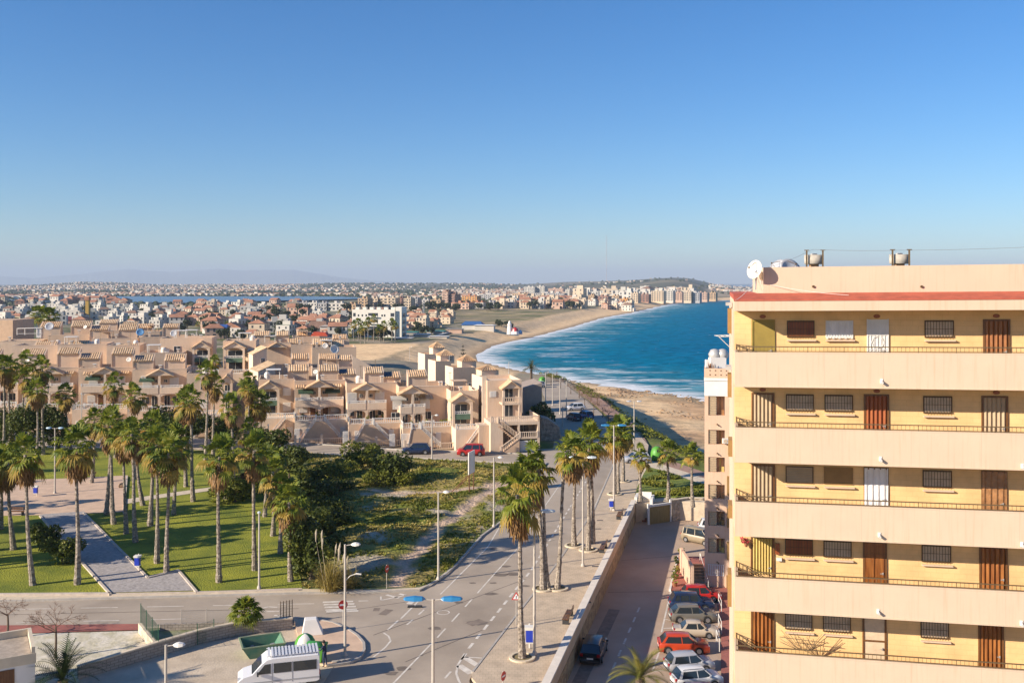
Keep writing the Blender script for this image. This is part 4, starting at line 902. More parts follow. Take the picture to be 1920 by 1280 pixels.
def palm(bx, by, ty, label, group, z=0.16, var=None, tv=None, cs=1.0, lean=0.0, skirt=True, seed=None):
    p = W(bx, by, z); scale = F/p.y; h = (by-ty)/scale; k = int(abs(bx*7+by*3)) if seed is None else seed
    rg = random.Random(k); c, y_, s = PV[(k if var is None else var) % 5]; tm = TV[(k//3 if tv is None else tv) % 4]
    o = thing('fan_palm', label, 'palm tree', (p.x, p.y, z), rg.uniform(0,6.28) if not lean else 0, group)
    th = max(h-1.25*cs, 0.6); w_ = rg.uniform(0.9,1.08)
    t_ = place(tm, 'trunk', o, sc=(w_, w_, th/10.0)); 
    if lean: t_.matrix_local = Matrix(((w_,0,lean/10,0),(0,w_,0,0),(0,0,th/10,0),(0,0,0,1)))
    lt = {0:0.0,1:0.9,2:-0.8,3:0.3}[TV.index(tm)]; ox = lt*math.sin(1.5)*0.7*w_ + lean + 0.05*math.sin(7+50+TV.index(tm))*w_
    rz = rg.uniform(0,6.28); sc = (cs*rg.uniform(0.92,1.1),)*2+(cs*rg.uniform(0.95,1.12),)
    if not lean: o.rotation_euler = (rg.uniform(-0.028,0.028), rg.uniform(-0.028,0.028), o.rotation_euler.z)
    for me, nm in ((c,'crown'),(y_,'old_fronds')) + (((s,'skirt'),) if skirt else ()): place(me, nm, o, (ox, 0, th), (0,0,rz), sc)
    return o
g1 = 'fan palms on the park lawns'
PARK = [
 (61,1096,822,'tall fan palm with a straight pale trunk, left of the two by the road kerb'),
 (146,1095,808,'tall fan palm standing close to the left edge of the cobbled path'),
 (24,1030,838,'fan palm behind the kerbside one at the far left, ringed by bare earth'),
 (1,992,850,'fan palm cut by the left picture edge, leaning beside a bench'),
 (199,965,768,'left palm of the pair at the near right corner of the sandy square'),
 (214,982,775,'fan palm in the pair by the sandy square corner, standing nearer the viewer'),
 (254,1016,788,'fan palm in the shaded lawn midway along the cobbled path'),
 (267,947,800,'fan palm beside the thin concrete side path near the sandy square'),
 (295,1055,806,'left one of two neighbouring palms on the lawn above the blue litter bin'),
 (312,1072,822,'right one of the two neighbouring palms above the blue litter bin'),
 (410,1091,828,'lone fan palm in the middle of the sunny lawn with a drooping brown skirt'),
 (477,1068,815,'fan palm at the lawn edge close behind the slim lamp post'),
 (362,940,728,'very tall fan palm crossing the end of the concrete side path'),
 (349,912,738,'tall fan palm just behind and left of the one at the side path end'),
 (256,898,722,'tall fan palm standing behind the right corner of the sandy square'),
 (441,912,742,'fan palm with yellowing fronds left of the brown bushes'),
 (386,862,680,'highest fan palm of the park reaching the upper house rows'),
 (399,856,702,'fan palm just right of and lower than the highest one'),
 (132,842,722,'dark shaded fan palm beside the houses street'),
 (216,858,702,'dark leafy fan palm in front of the second gabled house'),
 (81,852,672,'tall fan palm with golden skirt at the front of the left cluster'),
 (36,838,660,'tallest crown in the left cluster against the house wall'),
 (57,846,690,'fan palm between the tallest crown and the golden skirted one at left'),
 (20,845,678,'slender fan palm behind the left cluster'),
 (7,856,668,'fan palm at the left picture edge by the street, trunk in shade'),
 (68,868,712,'lower fan palm under the left cluster of crowns'),
 (459,832,702,'left palm of the four before the stairs of the first house pair'),
 (465,842,712,'slim palm second in the four before the first house pair'),
 (475,838,736,'bushy palm third in the four before the first house pair'),
 (485,835,738,'darker palm rightmost of the four before the first house pair'),
 (545,1089,912,'golden fan palm with a heavy brown skirt nearest the ivy covered tree'),
 (512,1004,858,'leafy fan palm behind the golden one by the scrub edge'),
 (526,1037,892,'fan palm half hidden right behind the golden one'),
 (497,968,838,'fan palm on the far side of the scrub hedge with yellow green crown'),
 (236,1000,792,'fan palm left of the shaded lawn palm, crown over the square'),
 (282,985,778,'fan palm in the second row behind the neighbouring pair'),
 (326,965,806,'shorter fan palm right of the neighbouring pair, crown touching them'),
 (468,900,790,'fan palm with brown fronds over the bushes right of the side path'),
 (425,935,828,'low fan palm behind the lone lawn palm'),
 (172,905,768,'fan palm at the back of the sandy square'),
 (88,990,846,'fan palm crown between the kerbside pair above the path start'),
 (516,940,846,'fan palm in the dense clump left of the scrub'),
]
for i, (bx, by, ty, lab) in enumerate(PARK):
    if lab.startswith(('fan palm crown between',)): continue
    palm(bx, by, ty, lab, g1, cs=1.14 if by > 900 else 1.18)
g2 = 'fan palms along the promenade'
def ringkerb(px, py, z, lab):
    p = W(px, py, z); o = thing('tree_ring', lab, 'kerb ring', (p.x, p.y, z), 0, 'kerb rings round the palms'); m = MB(); m.lathe([(0.72,0),(0.95,0),(0.95,0.13),(0.72,0.13),(0.72,0)], n=24); m.build('ring', pbr('ring_stone', (0.60,0.50,0.36), 0.9, 0.1, 3), o)
    m = MB(); m.lathe([(0.01,0.03),(0.72,0.05)], n=16); m.build('soil', pbr('planting_soil', (0.22,0.17,0.08), 0.95, 0.3, 8), o)
PROM = [
 (979,1233,888,'nearest promenade palm, shaggy trunk standing alone in its stone ring', 0, 'stone ring round the nearest promenade palm'),
 (1018,1104,838,'left trunk of the palm pair behind the nearest promenade palm', -0.9, 'stone ring round the left of the promenade pair'),
 (1026,1103,862,'right trunk of the palm pair behind the nearest promenade palm', -1.5, None),
 (1045,1103,816,'promenade palm leaning right with a curved trunk beside the pair', 1.4, 'stone ring round the leaning palm'),
 (1076,1023,822,'promenade palm with a knobbly trunk left of the twin headed lamp', -0.4, 'stone ring left of the promenade lamp'),
 (1103,1031,802,'front palm of the close pair by the promenade lamp', 0.1, 'stone ring round the pair by the lamp'),
 (1111,1017,796,'rear palm of the close pair by the promenade lamp', -0.2, None),
 (1152,926,796,'left palm of the far promenade group by the blue litter bin', 0.2, 'stone ring in the far promenade group'),
 (1159,920,786,'middle palm of the far promenade group', -0.2, None),
 (1168,902,788,'right palm of the far promenade group at the walk bend', 0.1, 'stone ring at the walk bend'),
 (1070,935,792,'palm crown behind the leaning palm near the road edge', 0.0, None),
]
for i, (bx, by, ty, lab, ln, rl) in enumerate(PROM):
    if i == 10: continue
    palm(bx, by, ty, lab, g2, z=0.14, lean=ln, cs=1.2, tv=[0,0,3,0,3,0,0,0,3,0,0][i], var=i)
    if rl: ringkerb(bx, by, 0.13, rl)
g3 = 'short fan palms on the corner lawn'
for i, (bx, by, ty, lab) in enumerate([(1200,940,838,'left of the three short palms on the rough lawn over the ramp'),(1253,936,830,'middle of the three short palms above the brown panel fence'),(1299,950,833,'right of the three short palms next to the narrow block')]):
    palm(bx, by, ty, lab, g3, z=0.22, cs=0.95, skirt=False, tv=0, var=i+1)
g5 = 'fan palms on the lawn beyond the left picture edge'
rg9 = random.Random(91)
for k in range(22):
    bx, by = rg9.uniform(-430,-25), rg9.uniform(905,1100)
    p9 = W(bx, by, 0.16); palm(bx, by, by-(rg9.uniform(9.5,11.5)*F/p9.y), 'fan palm on the lawn just past the left picture edge, seen only by its shadow', g5, cs=1.25, seed=k*5)
# distant palms seen above and between the houses
def far_palm(px, Y, zb, top, lab, grp, cs=1.1, cat='palm tree'):
    o = thing('fan_palm', lab, cat, (atY(px,Y), Y, zb), rnd.uniform(0,6), grp); h = zat(top, Y)-zb; k = int(px)%5
    place(TV[0], 'trunk', o, sc=(1,1,max(h-1.2,1)/10)); place(PV[k][0], 'crown', o, (0,0,max(h-1.2,1)), (0,0,rnd.uniform(0,6)), (cs,)*3); place(PV[k][1], 'old_fronds', o, (0,0,max(h-1.2,1)), (0,0,rnd.uniform(0,6)), (cs,)*3)

# ---- squat fan palm by the low wall, feather palms
p = W(461,1180,0.1)
o = thing('fan_palm', 'squat fan palm with a stout trunk behind the low block wall', 'palm tree', (p.x,p.y,0.05), 1.0)
m = MB(); m.tube([(0,0,0),(0,0,0.6),(0.03,0,1.3)], [0.42,0.40,0.36], 12)
rg = random.Random(3)
for i in range(110):
    a = i*2.4; zq = 1.35*i/110; m.add([Vector((0.38*math.cos(a-0.14),0.38*math.sin(a-0.14),zq)),Vector((0.38*math.cos(a+0.14),0.38*math.sin(a+0.14),zq)),Vector((0.52*math.cos(a),0.52*math.sin(a),zq+0.14))],[(0,1,2),(0,2,1)])
m.build('trunk', pbr('stubby_trunk', (0.30,0.19,0.10), 0.95, 0.35, 6, 0.8, 9), o)
m = MB()
for i in range(30):
    t_ = i/29; fan_leaf(m, rg, Vector((0,0,1.35)), i*2.4, R(80)-t_*R(95), 0.75, 0.85, 0.15+0.4*t_, 13)
m.build('crown', fan_g, o)
def feather_palm(px, py, z, h, L_, n, lab, seed, mat_=None, trunk_r=0.3, loc=None):
    p = loc or W(px, py, z); rg = random.Random(seed); o = thing('date_palm', lab, 'date palm', (p[0],p[1],z), 0)
    m = MB(); m.tube([(0,0,-0.2),(0,0,h*0.5),(0,0,h)], [trunk_r*1.2,trunk_r,trunk_r*1.1], 10)
    for i in range(80): a = i*2.4; zq = h*i/80; m.add([Vector((trunk_r*math.cos(a-0.15),trunk_r*math.sin(a-0.15),zq)),Vector((trunk_r*math.cos(a+0.15),trunk_r*math.sin(a+0.15),zq)),Vector((trunk_r*1.35*math.cos(a),trunk_r*1.35*math.sin(a),zq+0.13))],[(0,1,2)])
    m.build('trunk', bark, o); m = MB()
    for i in range(n):
        az = i*2.4+rg.uniform(-.2,.2); el = R(rg.uniform(18,82)); L1 = L_*rg.uniform(0.8,1.1); prev = Vector((0,0,h)); d = Vector((math.cos(az)*math.cos(el), math.sin(az)*math.cos(el), math.sin(el))); side = Vector((-math.sin(az), math.cos(az), 0)); sg = 12
        for k in range(sg):
            d = (d - Vector((0,0,0.075+0.02*k*0.4))).normalized(); nx = prev + d*L1/sg; up = side.cross(d); 
            m.add([prev+side*0.02, prev-side*0.02, nx-side*0.015, nx+side*0.015], [(0,1,2,3)])
            if k > 0:
                ll = L1*0.17*math.sin(math.pi*min(0.97,(k+1)/sg))+0.12
                for s_ in (-1,1):
                    for q_ in (0.15,0.65):
                        b = prev.lerp(nx, q_); tip = b + side*s_*ll*0.85 + d*ll*0.6 + up*ll*0.28*(1 if up.z > 0 else -1) - Vector((0,0,0.1*ll)); m.add([b-d*0.03, b+d*0.04, tip], [(0,1,2)])
            prev = nx
    m.build('crown', mat_ or feather, o); return o
feather_palm(118, 1300, 0.05, 0.9, 3.0, 34, 'dark green feather palm in the white dirt plot beside the small white building', 5)
feather_palm(1200, 1330, LOW, 2.2, 2.6, 30, 'yellow green palm tips rising at the bottom edge below the white cars', 6, leafmat('feather_yellow', (0.14,0.15,0.03), (0.30,0.26,0.06), None, 1, 0.3))
feather_palm(0, 0, -0.1, 3.5, 3.4, 36, 'feather palm by the sea beyond the last house', 9, leafmat('feather_olive', (0.05,0.06,0.015), (0.13,0.12,0.03), None, 1, 0.2), loc=(atY(996,262),262,0))

# ---- leafy masses
def clump(mb, rg, c, r, n, leaf, flat=0.8, core=True):
    """leaf-sized faces through an uneven volume built from overlapping lobes"""
    lobes = [(Vector((rg.uniform(-1,1)*r[0]*0.62, rg.uniform(-1,1)*r[1]*0.62, rg.uniform(-0.6,0.75)*r[2]*0.62)), rg.uniform(0.34,0.58)) for _ in range(9)]
    for i in range(n):
        lc, lr = lobes[i % 9]; v = Vector((rg.gauss(0,1), rg.gauss(0,1), rg.gauss(0,1))).normalized()*(0.72+0.34*rg.random())*lr
        p = Vector(c)+lc+Vector((v.x*r[0], v.y*r[1], v.z*r[2])); nrm = (v+Vector((rg.gauss(0,.45), rg.gauss(0,.45), rg.gauss(0,.45)+0.25))).normalized()
        a = nrm.orthogonal().normalized(); b = nrm.cross(a); s_ = leaf*rg.uniform(0.6,1.35); q1 = rg.uniform(0,6.28); a, b = a*math.cos(q1)+b*math.sin(q1), b*math.cos(q1)-a*math.sin(q1)
        mb.add([p-a*s_, p+b*s_*0.55, p+a*s_, p-b*s_*0.55+nrm*s_*0.15], [(0,1,2,3)])
_f = MB(); clump(_f, random.Random(8), (0,0,2.05), (0.22,0.1,0.16), 60, 0.05); _f.build('flowers', pbr('red_flower', (0.45,0.05,0.06), 0.8), FLOWER_AT); _f = MB(); _f.lathe([(0.05,1.8),(0.09,1.95)], n=8); _f.build('pot', pbr('clay_pot', (0.30,0.12,0.06), 0.9), FLOWER_AT)
def tree_obj(name, lab, cat, loc, r, n, leaf, mat_, seed, trunk_h=0.0, grp=None, rz=0.0):
    rg = random.Random(seed); o = thing(name, lab, cat, loc, rz, grp); m = MB(); clump(m, rg, (0,0,trunk_h+r[2]*0.72), r, n, leaf); m.build('crown', mat_, o)
    m = MB(); top = Vector((0,0,trunk_h+r[2]*0.5)); m.tube([(0,0,-0.1),(0.05,0,trunk_h*0.5+0.1),top], [0.10*r[2]**0.5+0.06,0.09*r[2]**0.5+0.03,0.04], 7)
    for k in range(5): a = k*1.257+rg.random(); m.tube([top*0.6, top*0.8+Vector((math.cos(a)*r[0]*0.35, math.sin(a)*r[1]*0.35, r[2]*0.35))], [0.06,0.02], 5)
    m.build('trunk', bark, o); return o
def at(px, py, z=0.2): p = W(px, py, z); return (p.x, p.y, z)
tree_obj('ivy_tree', 'tall dark tree smothered in ivy at the scrub corner beside the golden palm', 'tree', at(583,1085), (2.3,2.3,3.6), 5200, 0.17, broad, 1, 0.3)
tree_obj('shrub', 'dark shrub between the ivy covered tree and the shaded palms', 'shrub', at(590,1010), (2.2,2.0,2.0), 3000, 0.19, broad, 2)
tree_obj('shrub', 'big round dark shrub by the street below the blue car', 'shrub', at(735,905), (3.3,2.8,2.7), 3600, 0.20, broad, 3)
tree_obj('shrub', 'broad olive shrub left of the big round one under the kerb', 'shrub', at(680,880), (3.0,2.6,2.6), 3600, 0.20, brush, 4)
tree_obj('shrub', 'small bright green shrub in front of the big round one', 'shrub', at(757,912), (1.8,1.5,1.3), 1300, 0.15, brush, 5)
tree_obj('shrub', 'yellow green shrub at the foot of the broad olive one', 'shrub', at(708,915), (2.0,1.6,1.6), 1500, 0.16, brush, 6)
tree_obj('shrub', 'trailing brown and green shrub left of the olive one above the dark slope', 'shrub', at(630,898), (3.4,2.6,1.9), 2400, 0.18, brush, 7)
tree_obj('shrub', 'low dark shrub on the shaded slope behind the clump of palms', 'shrub', at(600,940), (2.6,2.4,1.9), 2800, 0.2, broad, 8)
tree_obj('shrub', 'dark bush beside the upper left edge of the cobbled path', 'shrub', at(92,1022), (1.9,1.6,1.6), 1700, 0.16, broad, 9)
tree_obj('shrub', 'larger nearly black bush touching the cobbled path near the second palm', 'shrub', at(117,1056), (1.9,1.7,1.8), 2000, 0.15, broad, 10)
tree_obj('shrub', 'yellow brown bush right of the concrete side path', 'shrub', at(440,940), (3.6,2.6,2.0), 2600, 0.18, brush, 11)
tree_obj('shrub', 'reddish brown bush between palms left of the scrub', 'shrub', at(470,925), (2.6,2.2,2.0), 1700, 0.17, leafmat('russet_leaf', (0.11,0.07,0.025), (0.22,0.15,0.06), None, 1.1, 0.2), 12)
for k, (px, py, r, lab) in enumerate([(25,842,(3.8,3,3.4),'very dark tree behind the left cluster of palms'),(110,846,(4,3,3.8),'very dark tree over the parked cars on the houses street'),(52,848,(3.5,3,4.0),'dark green tree between the left palms and the house stairs'),(352,842,(3.8,3,3.0),'dark tree mass under the tall park palms by the street'),(420,842,(3,2.4,2.6),'dark tree before the garage gate left of the first house pair'),(310,838,(4,3,3.6),'grey green tree leaning at the street below the gabled houses'),(505,862,(3,2.6,2.3),'dense tree behind the palms at the scrub corner by the street'),(542,905,(2.6,2.4,2.4),'dark bush mass among the palms left of the scrub slope'),(1016,808,(2.6,4,3.0),'dark tree in the shade right of the corner villa')]):
    tree_obj('tree', lab, 'tree', at(px, py), r, 3200, 0.22, broad, 20+k, 1.2)
for k, (px, py, r) in enumerate([(612,962,(2.6,2.2,1.3)),(628,925,(3.0,2.2,1.3)),(585,915,(2.6,2.2,1.8)),(606,1040,(2.2,1.9,1.4)),(640,985,(2.0,1.8,0.9)),(598,985,(2.2,2.0,1.6))]):
    tree_obj('shrub', ['low dark thicket midway down the shaded scrub slope','low dark thicket under the trailing shrub','thicket against the palms at the upper left of the scrub','thicket right behind the ivy covered tree','small low thicket at the edge of the open scrub','thicket between the golden palm and the scrub'][k], 'shrub', at(px, py), r, 1500, 0.17, broad, 70+k)
# pampas clumps
def pampas(px, py, h, n, lab, seed, z=0.2):
    rg = random.Random(seed); o = thing('pampas_grass', lab, 'ornamental grass', at(px,py,z)); m = MB()
    for i in range(n):
        a = rg.uniform(0,6.28); el = R(rg.uniform(35,85)); L_ = h*rg.uniform(0.6,1.1); d = Vector((math.cos(a)*math.cos(el), math.sin(a)*math.cos(el), math.sin(el))); p = Vector((rg.gauss(0,.3),rg.gauss(0,.3),0)); sd = Vector((-math.sin(a),math.cos(a),0))*0.02
        for k in range(4): e = p+d*L_/4; m.add([p-sd,p+sd,e+sd*0.8,e-sd*0.8],[(0,1,2,3)]); p = e; d = (d-Vector((0,0,0.22))).normalized()
    m.build('leaves', reed, o); m = MB()
    for i in range(5): x = rg.uniform(-1.6,1.0); y = rg.uniform(-.5,.5); zz_ = h*rg.uniform(1.3,1.9); m.tube([(x*0.3,y,0),(x*0.8,y,zz_*0.7),(x,y,zz_)], [0.015,0.012,0.01], 4); m.tube([(x*0.97,y,zz_*0.9),(x+0.06,y,zz_+0.25),(x+0.1,y,zz_+0.6)], [0.03,0.09,0.01], 6)
    m.build('plumes', pbr('plume', (0.45,0.38,0.28), 0.9), o)
pampas(620, 1106, 2.6, 420, 'golden pampas grass with tall plumes at the scrub corner', 4)
pampas(655, 1100, 1.6, 240, 'smaller brown grass clump right of the golden pampas', 5)
# bare trees
def bare(px, py, h, r, lab, seed, z=0.1, n=3, loc=None):
    rg = random.Random(seed); o = thing('bare_tree', lab, 'tree', loc or at(px,py,z)); tk = MB(); m = MB(); tk.tube([(0,0,-0.1),(0.05,0,h*0.3),(0.0,0.05,h*0.5)], [0.10,0.08,0.06], 7); tk.build('trunk', bark, o)
    def br(p, d, L_, rad, dep):
        e = p+d*L_; m.tube([p,(p+e)/2+Vector((rg.gauss(0,.04),rg.gauss(0,.04),0.03))*L_,e], [rad,rad*0.8,rad*0.55], 4, False)
        if dep: 
            for _ in range(4 if dep > 1 else 5): v = Vector((rg.gauss(0,1),rg.gauss(0,1),rg.gauss(0,0.6))).normalized(); br(e, (d*0.9+v*0.75).normalized(), L_*rg.uniform(0.55,0.8), rad*0.55, dep-1)
    for k in range(5): a = k*1.257+rg.random(); br(Vector((0,0,h*rg.uniform(0.38,0.5))), Vector((math.cos(a)*0.8,math.sin(a)*0.8,0.55)).normalized(), r*0.42, 0.04, n)
    m.build('branches', twig, o); return o
bare(104, 1232, 4.4, 2.2, 'small bare tree in the white dirt plot with russet twigs', 1)
bare(14, 1196, 3.6, 1.6, 'leaning bare sapling at the left edge above the small building', 2)
for k, (px, py, h) in enumerate([(1113,775,3.8),(1096,762,3.6),(1130,782,4.0),(1108,752,3.4),(1086,746,3.2),(1070,738,3.0),(1141,790,3.2),(1120,760,3.3),(1033,722,4.5),(1051,728,3.0)]):
    bare(px, py, h, h*0.55, 'leafless brown tree in the seaside walk row', 10+k, 0.05, 3).__setitem__('group', 'leafless trees along the seaside walk')
# grass tufts over the scrub (nobody could count these)
def tufts():
    rg = random.Random(9); m = MB(); xs = [p[0] for p in SCR]; ys = [p[1] for p in SCR]; n = 0
    while n < 9000:
        x, y = rg.uniform(min(xs),max(xs)), rg.uniform(min(ys),max(ys))
        if not inpoly(x, y, SCR): continue
        if min(segd(x,y,PATH), segd(x,y,PATH2)) < 1.0+rg.random()*0.6: n += 0.05; continue
        q = hnoise(x, y, 0.17, 24)
        if q > 0.30+rg.random()*0.2 or (hnoise(x,y,0.3,31) < rg.uniform(-0.5,0.1)): n += 0.1; continue
        z = scrub_z(x, y)-0.03; hh = rg.uniform(0.08,0.27)*(1.6 if hnoise(x,y,0.12,33) > 0.25 else 1); mi = 0 if hnoise(x,y,0.2,35)+rg.uniform(-.3,.3) < 0.05 else 1
        for k in range(5):
            a = rg.uniform(0,6.28); o = Vector((math.cos(a), math.sin(a), 0)); s_ = Vector((-o.y,o.x,0))*rg.uniform(0.05,0.13); b = Vector((x,y,z))+o*rg.uniform(0,0.12); t_ = b+o*hh*rg.uniform(0.3,0.9)+Vector((0,0,hh*rg.uniform(0.6,1)))
            m.add([b-s_, b+s_, t_+s_*0.4, t_-s_*0.3], [(0,1,2,3)], mi)
        n += 1
    o = m.build('scrub_grass', [leafmat('tuft_green', (0.11,0.135,0.016), (0.27,0.26,0.035), None, 0.3, 0.3), leafmat('tuft_dry', (0.34,0.27,0.06), (0.52,0.41,0.13), None, 0.3, 0.3)]); tag(o, 'tufts of wild grass over the vacant scrub land', None, None, 'stuff')
tufts()
def lawn_tufts():
    rg = random.Random(15); m = MB(); P = pts_px([(1192,936),(1197,915),(1209,890),(1217,879),(1240,886),(1290,903),(1340,920),(1380,933),(1300,934),(1250,932)]); xs = [p[0] for p in P]; ys = [p[1] for p in P]; n = 0
    while n < 1500:
        x, y = rg.uniform(min(xs),max(xs)), rg.uniform(min(ys),max(ys))
        if not inpoly(x,y,P) or hnoise(x,y,0.3,61) < -0.1: n += 0.05; continue
        for k in range(4): a = rg.uniform(0,6.28); o = Vector((math.cos(a),math.sin(a),0)); s_ = Vector((-o.y,o.x,0))*0.1; b = Vector((x,y,0.2)); t_ = b+o*0.2+Vector((0,0,rg.uniform(0.15,0.4))); m.add([b-s_,b+s_,t_+s_*0.4,t_-s_*0.3],[(0,1,2,3)])
        n += 1
    tag(m.build('lawn_weeds', MATS['tuft_green']), 'rough weeds growing through the corner lawn', None, None, 'stuff')
lawn_tufts()
def rocks():
    rg = random.Random(16); m = MB(); n = 0
    while n < 1100:
        y = rg.uniform(120,330); x = rg.uniform(0,95); s = segdist(x,y,SHORE); e = segdist(x,y,EDGE)
        if s > 2 or e < 6: n += 0.01; continue
        if not (s > -9 or hnoise(x,y,0.07,71) > 0.22): n += 0.02; continue
        z = ground_z(x,y); r = rg.uniform(0.12,0.5)*(1.5 if rg.random() < 0.1 else 1); v = [(x+r*math.cos(t)*rg.uniform(.7,1.3), y+r*math.sin(t)*rg.uniform(.7,1.3), z-0.1) for t in (0,1.05,2.1,3.14,4.19,5.24)]; w_ = [(x+(q[0]-x)*0.6, y+(q[1]-y)*0.6, z+r*rg.uniform(0.3,0.7)) for q in v]
        m.add(v+w_, [(k,(k+1)%6,6+(k+1)%6,6+k) for k in range(6)]+[tuple(range(6,12))]); n += 1
    tag(m.build('shore_rocks', pbr('shore_rock', (0.16,0.10,0.06), 0.95, 0, 0.3, 0.6, 3, (0.42,0.27,0.15))), 'small rocks scattered along the near shore', None, None, 'stuff')
rocks()
def bank():
    """low coastal scrub on the crest of the sea bank"""
    rg = random.Random(19); m = MB(); n = 0
    P = EDGE; 
    while n < 2600:
        y = rg.uniform(120, 300); x = rg.uniform(5, 62); e = segdist(x, y, EDGE)
        if e < -4 or e > 7+2*hnoise(x,y,0.2,3): n += 0.02; continue
        if hnoise(x,y,0.09,41) < -0.05: n += 0.05; continue
        z = ground_z(x, y); c = Vector((x, y, z+0.15))
        for k in range(7):
            p = c+Vector((rg.gauss(0,.4),rg.gauss(0,.4),rg.uniform(0,0.45))); a = rg.uniform(0,6.28); s_ = rg.uniform(0.10,0.28); u_ = Vector((math.cos(a),math.sin(a),rg.uniform(-.3,.3)))*s_; v_ = Vector((-math.sin(a),math.cos(a),rg.uniform(0.2,1)))*s_*0.7; m.add([p-u_,p-v_*0.4,p+u_,p+v_],[(0,1,2,3)])
        n += 1
    o = m.build('coastal_scrub', [brush]); tag(o, 'low scrub along the crest of the sea bank', None, None, 'stuff')
bank()
# ------------------------------------------------------------------ terraced houses
peach = pbr('peach_render', (0.64,0.485,0.35), 0.9, 0.07, 0.5, 0.15, 12, streak=0.12, rand=0.10)
peach2 = pbr('peach_render_pale', (0.71,0.56,0.415), 0.9, 0.06, 0.5, 0.15, 12, streak=0.10, rand=0.09)
tile = pbr('clay_tiles', (0.44,0.27,0.14), 0.85, 0, 1.2, 0.2, 8, (0.72,0.53,0.33), detail=6, rand=0.14)
tiled = pbr('tile_shade_gap', (0.22,0.11,0.05), 0.9, 0.2, 2)
whiteb = pbr('white_balustrade', (0.74,0.70,0.63), 0.7, 0.05, 2)
shutw = pbr('white_shutter', (0.66,0.62,0.57), 0.6, 0.05, 2)
glassd = pbr('window_glass', (0.035,0.04,0.05), 0.12)
stairc = pbr('stair_render', (0.62,0.42,0.27), 0.9, 0.08, 1)
roofc = pbr('terrace_floor', (0.50,0.34,0.23), 0.9, 0.15, 0.8)
green = pbr('green_tarp', (0.10,0.17,0.11), 0.7, 0.15, 2)
def tiles(mb, x0, x1, y0, z0, y1, z1, pitch=0.40, amp=0.11, th=0.06):
    """a sheet of clay half-pipes running down the slope from (y1,z1) to (y0,z0)"""
    n = max(2, int(round((x1-x0)/pitch))); vs = []; fs = []; S = 4
    for i in range(n*S+1):
        x = x0+(x1-x0)*i/(n*S); a = amp*abs(math.sin(math.pi*i/S))
        vs += [(x,y0,z0+a),(x,y1,z1+a)]
    for i in range(n*S): fs.append((2*i,2*i+2,2*i+3,2*i+1))
    mb.add(vs, fs)
    mb.add([(x0,y0,z0-th),(x1,y0,z0-th),(x1,y1,z1-th),(x0,y1,z1-th),(x0,y0,z0),(x1,y0,z0),(x1,y1,z1),(x0,y1,z1)], [(0,3,2,1),(0,1,5,4),(1,2,6,5),(2,3,7,6),(3,0,4,7)])
def balus(mb, a, b, h=0.85, sp=0.34):
    a, b = Vector(a), Vector(b); d = b-a; L_ = d.length; n = max(1, int(L_/sp)); ang = math.atan2(d.y, d.x)
    up = Vector((0,0,1)); 
    def slab(z0, z1, wd):
        s_ = Vector((-d.y, d.x, 0)).normalized()*wd/2
        mb.add([a-s_+up*z0, b-s_+up*z0, b+s_+up*z0, a+s_+up*z0, a-s_+up*z1, b-s_+up*z1, b+s_+up*z1, a+s_+up*z1], [(0,3,2,1),(4,5,6,7),(0,1,5,4),(1,2,6,5),(2,3,7,6),(3,0,4,7)])
    slab(h-0.12, h, 0.16); slab(0.0, 0.08, 0.14)
    for i in range(n+1): mb.cbox(a+d*(i/n)+up*(h/2-0.02), (0.10,0.10,h-0.16), ang)
    for e in (a, b): mb.cbox(e+up*(h/2+0.04), (0.22,0.22,h+0.08), ang)
def hash_s(s): return sum(ord(c)*(i%17+1) for i, c in enumerate(s))
pbr('stripe_cloth', (0.55,0.42,0.25), 0.8, 0, 1, 0, 8, (0.72,0.66,0.55), stretch=(9,0.2,0.2), detail=0); pbr('blue_cloth', (0.10,0.18,0.34), 0.8)
def clutter(t, w_, zt, par, seed):
    """what people keep on roof terraces: chimneys, aerials, tanks, boxes"""
    rg = random.Random(seed); z = zt-par
    x = rg.uniform(0.6, w_-1.0); m = MB(); m.box(x,1.0,z,x+0.45,1.45,zt+rg.uniform(0.4,1.0)); o = m.build('chimney', peach2, t); q = MB(); h = max(v[2] for v in m.v); q.box(x-0.1,0.9,h+0.002,x+0.55,1.55,h+0.12); q.build('chimney_cap', whiteb, o)
    x = rg.uniform(0.5, w_-0.5); m = MB(); y = rg.uniform(1.5,6); h = rg.uniform(1.6,3.0); m.tube([(x,y,z),(x,y,z+h+par)],0.03,4); 
    for k in range(5): m.tube([(x-0.35+0.04*k,y-0.3+0.12*k,z+h+par-0.1),(x+0.35-0.04*k,y-0.3+0.12*k,z+h+par-0.1)],0.012,3)
    m.build('aerial', railm, t)
    if rg.random() < 0.6: m = MB(); x = rg.uniform(0.8, w_-1.6); m.box(x,4.6,z,x+0.9,5.1,z+par+rg.uniform(0.1,0.5)); m.build('air_conditioner', whiteb, t)
    if rg.random() < 0.4: m = MB(); x = rg.uniform(1, w_-1); m.lathe([(0.5,0),(0.52,1.3),(0.3,1.6)],(x,6.2,z),12); m.build('water_tank', whiteb, t)
    if rg.random() < 0.45:
        m = MB(); x = rg.uniform(0.8, w_-3.0)
        for a in (0,2.2):
            for b_ in (2.0,4.2): m.tube([(x+a,b_,z),(x+a,b_,z+2.3)],0.05,4)
        m.box(x-0.2,1.8,z+2.3,x+2.4,4.4,z+2.38); m.build('pergola', rg.choice([whiteb, stairc]), t)
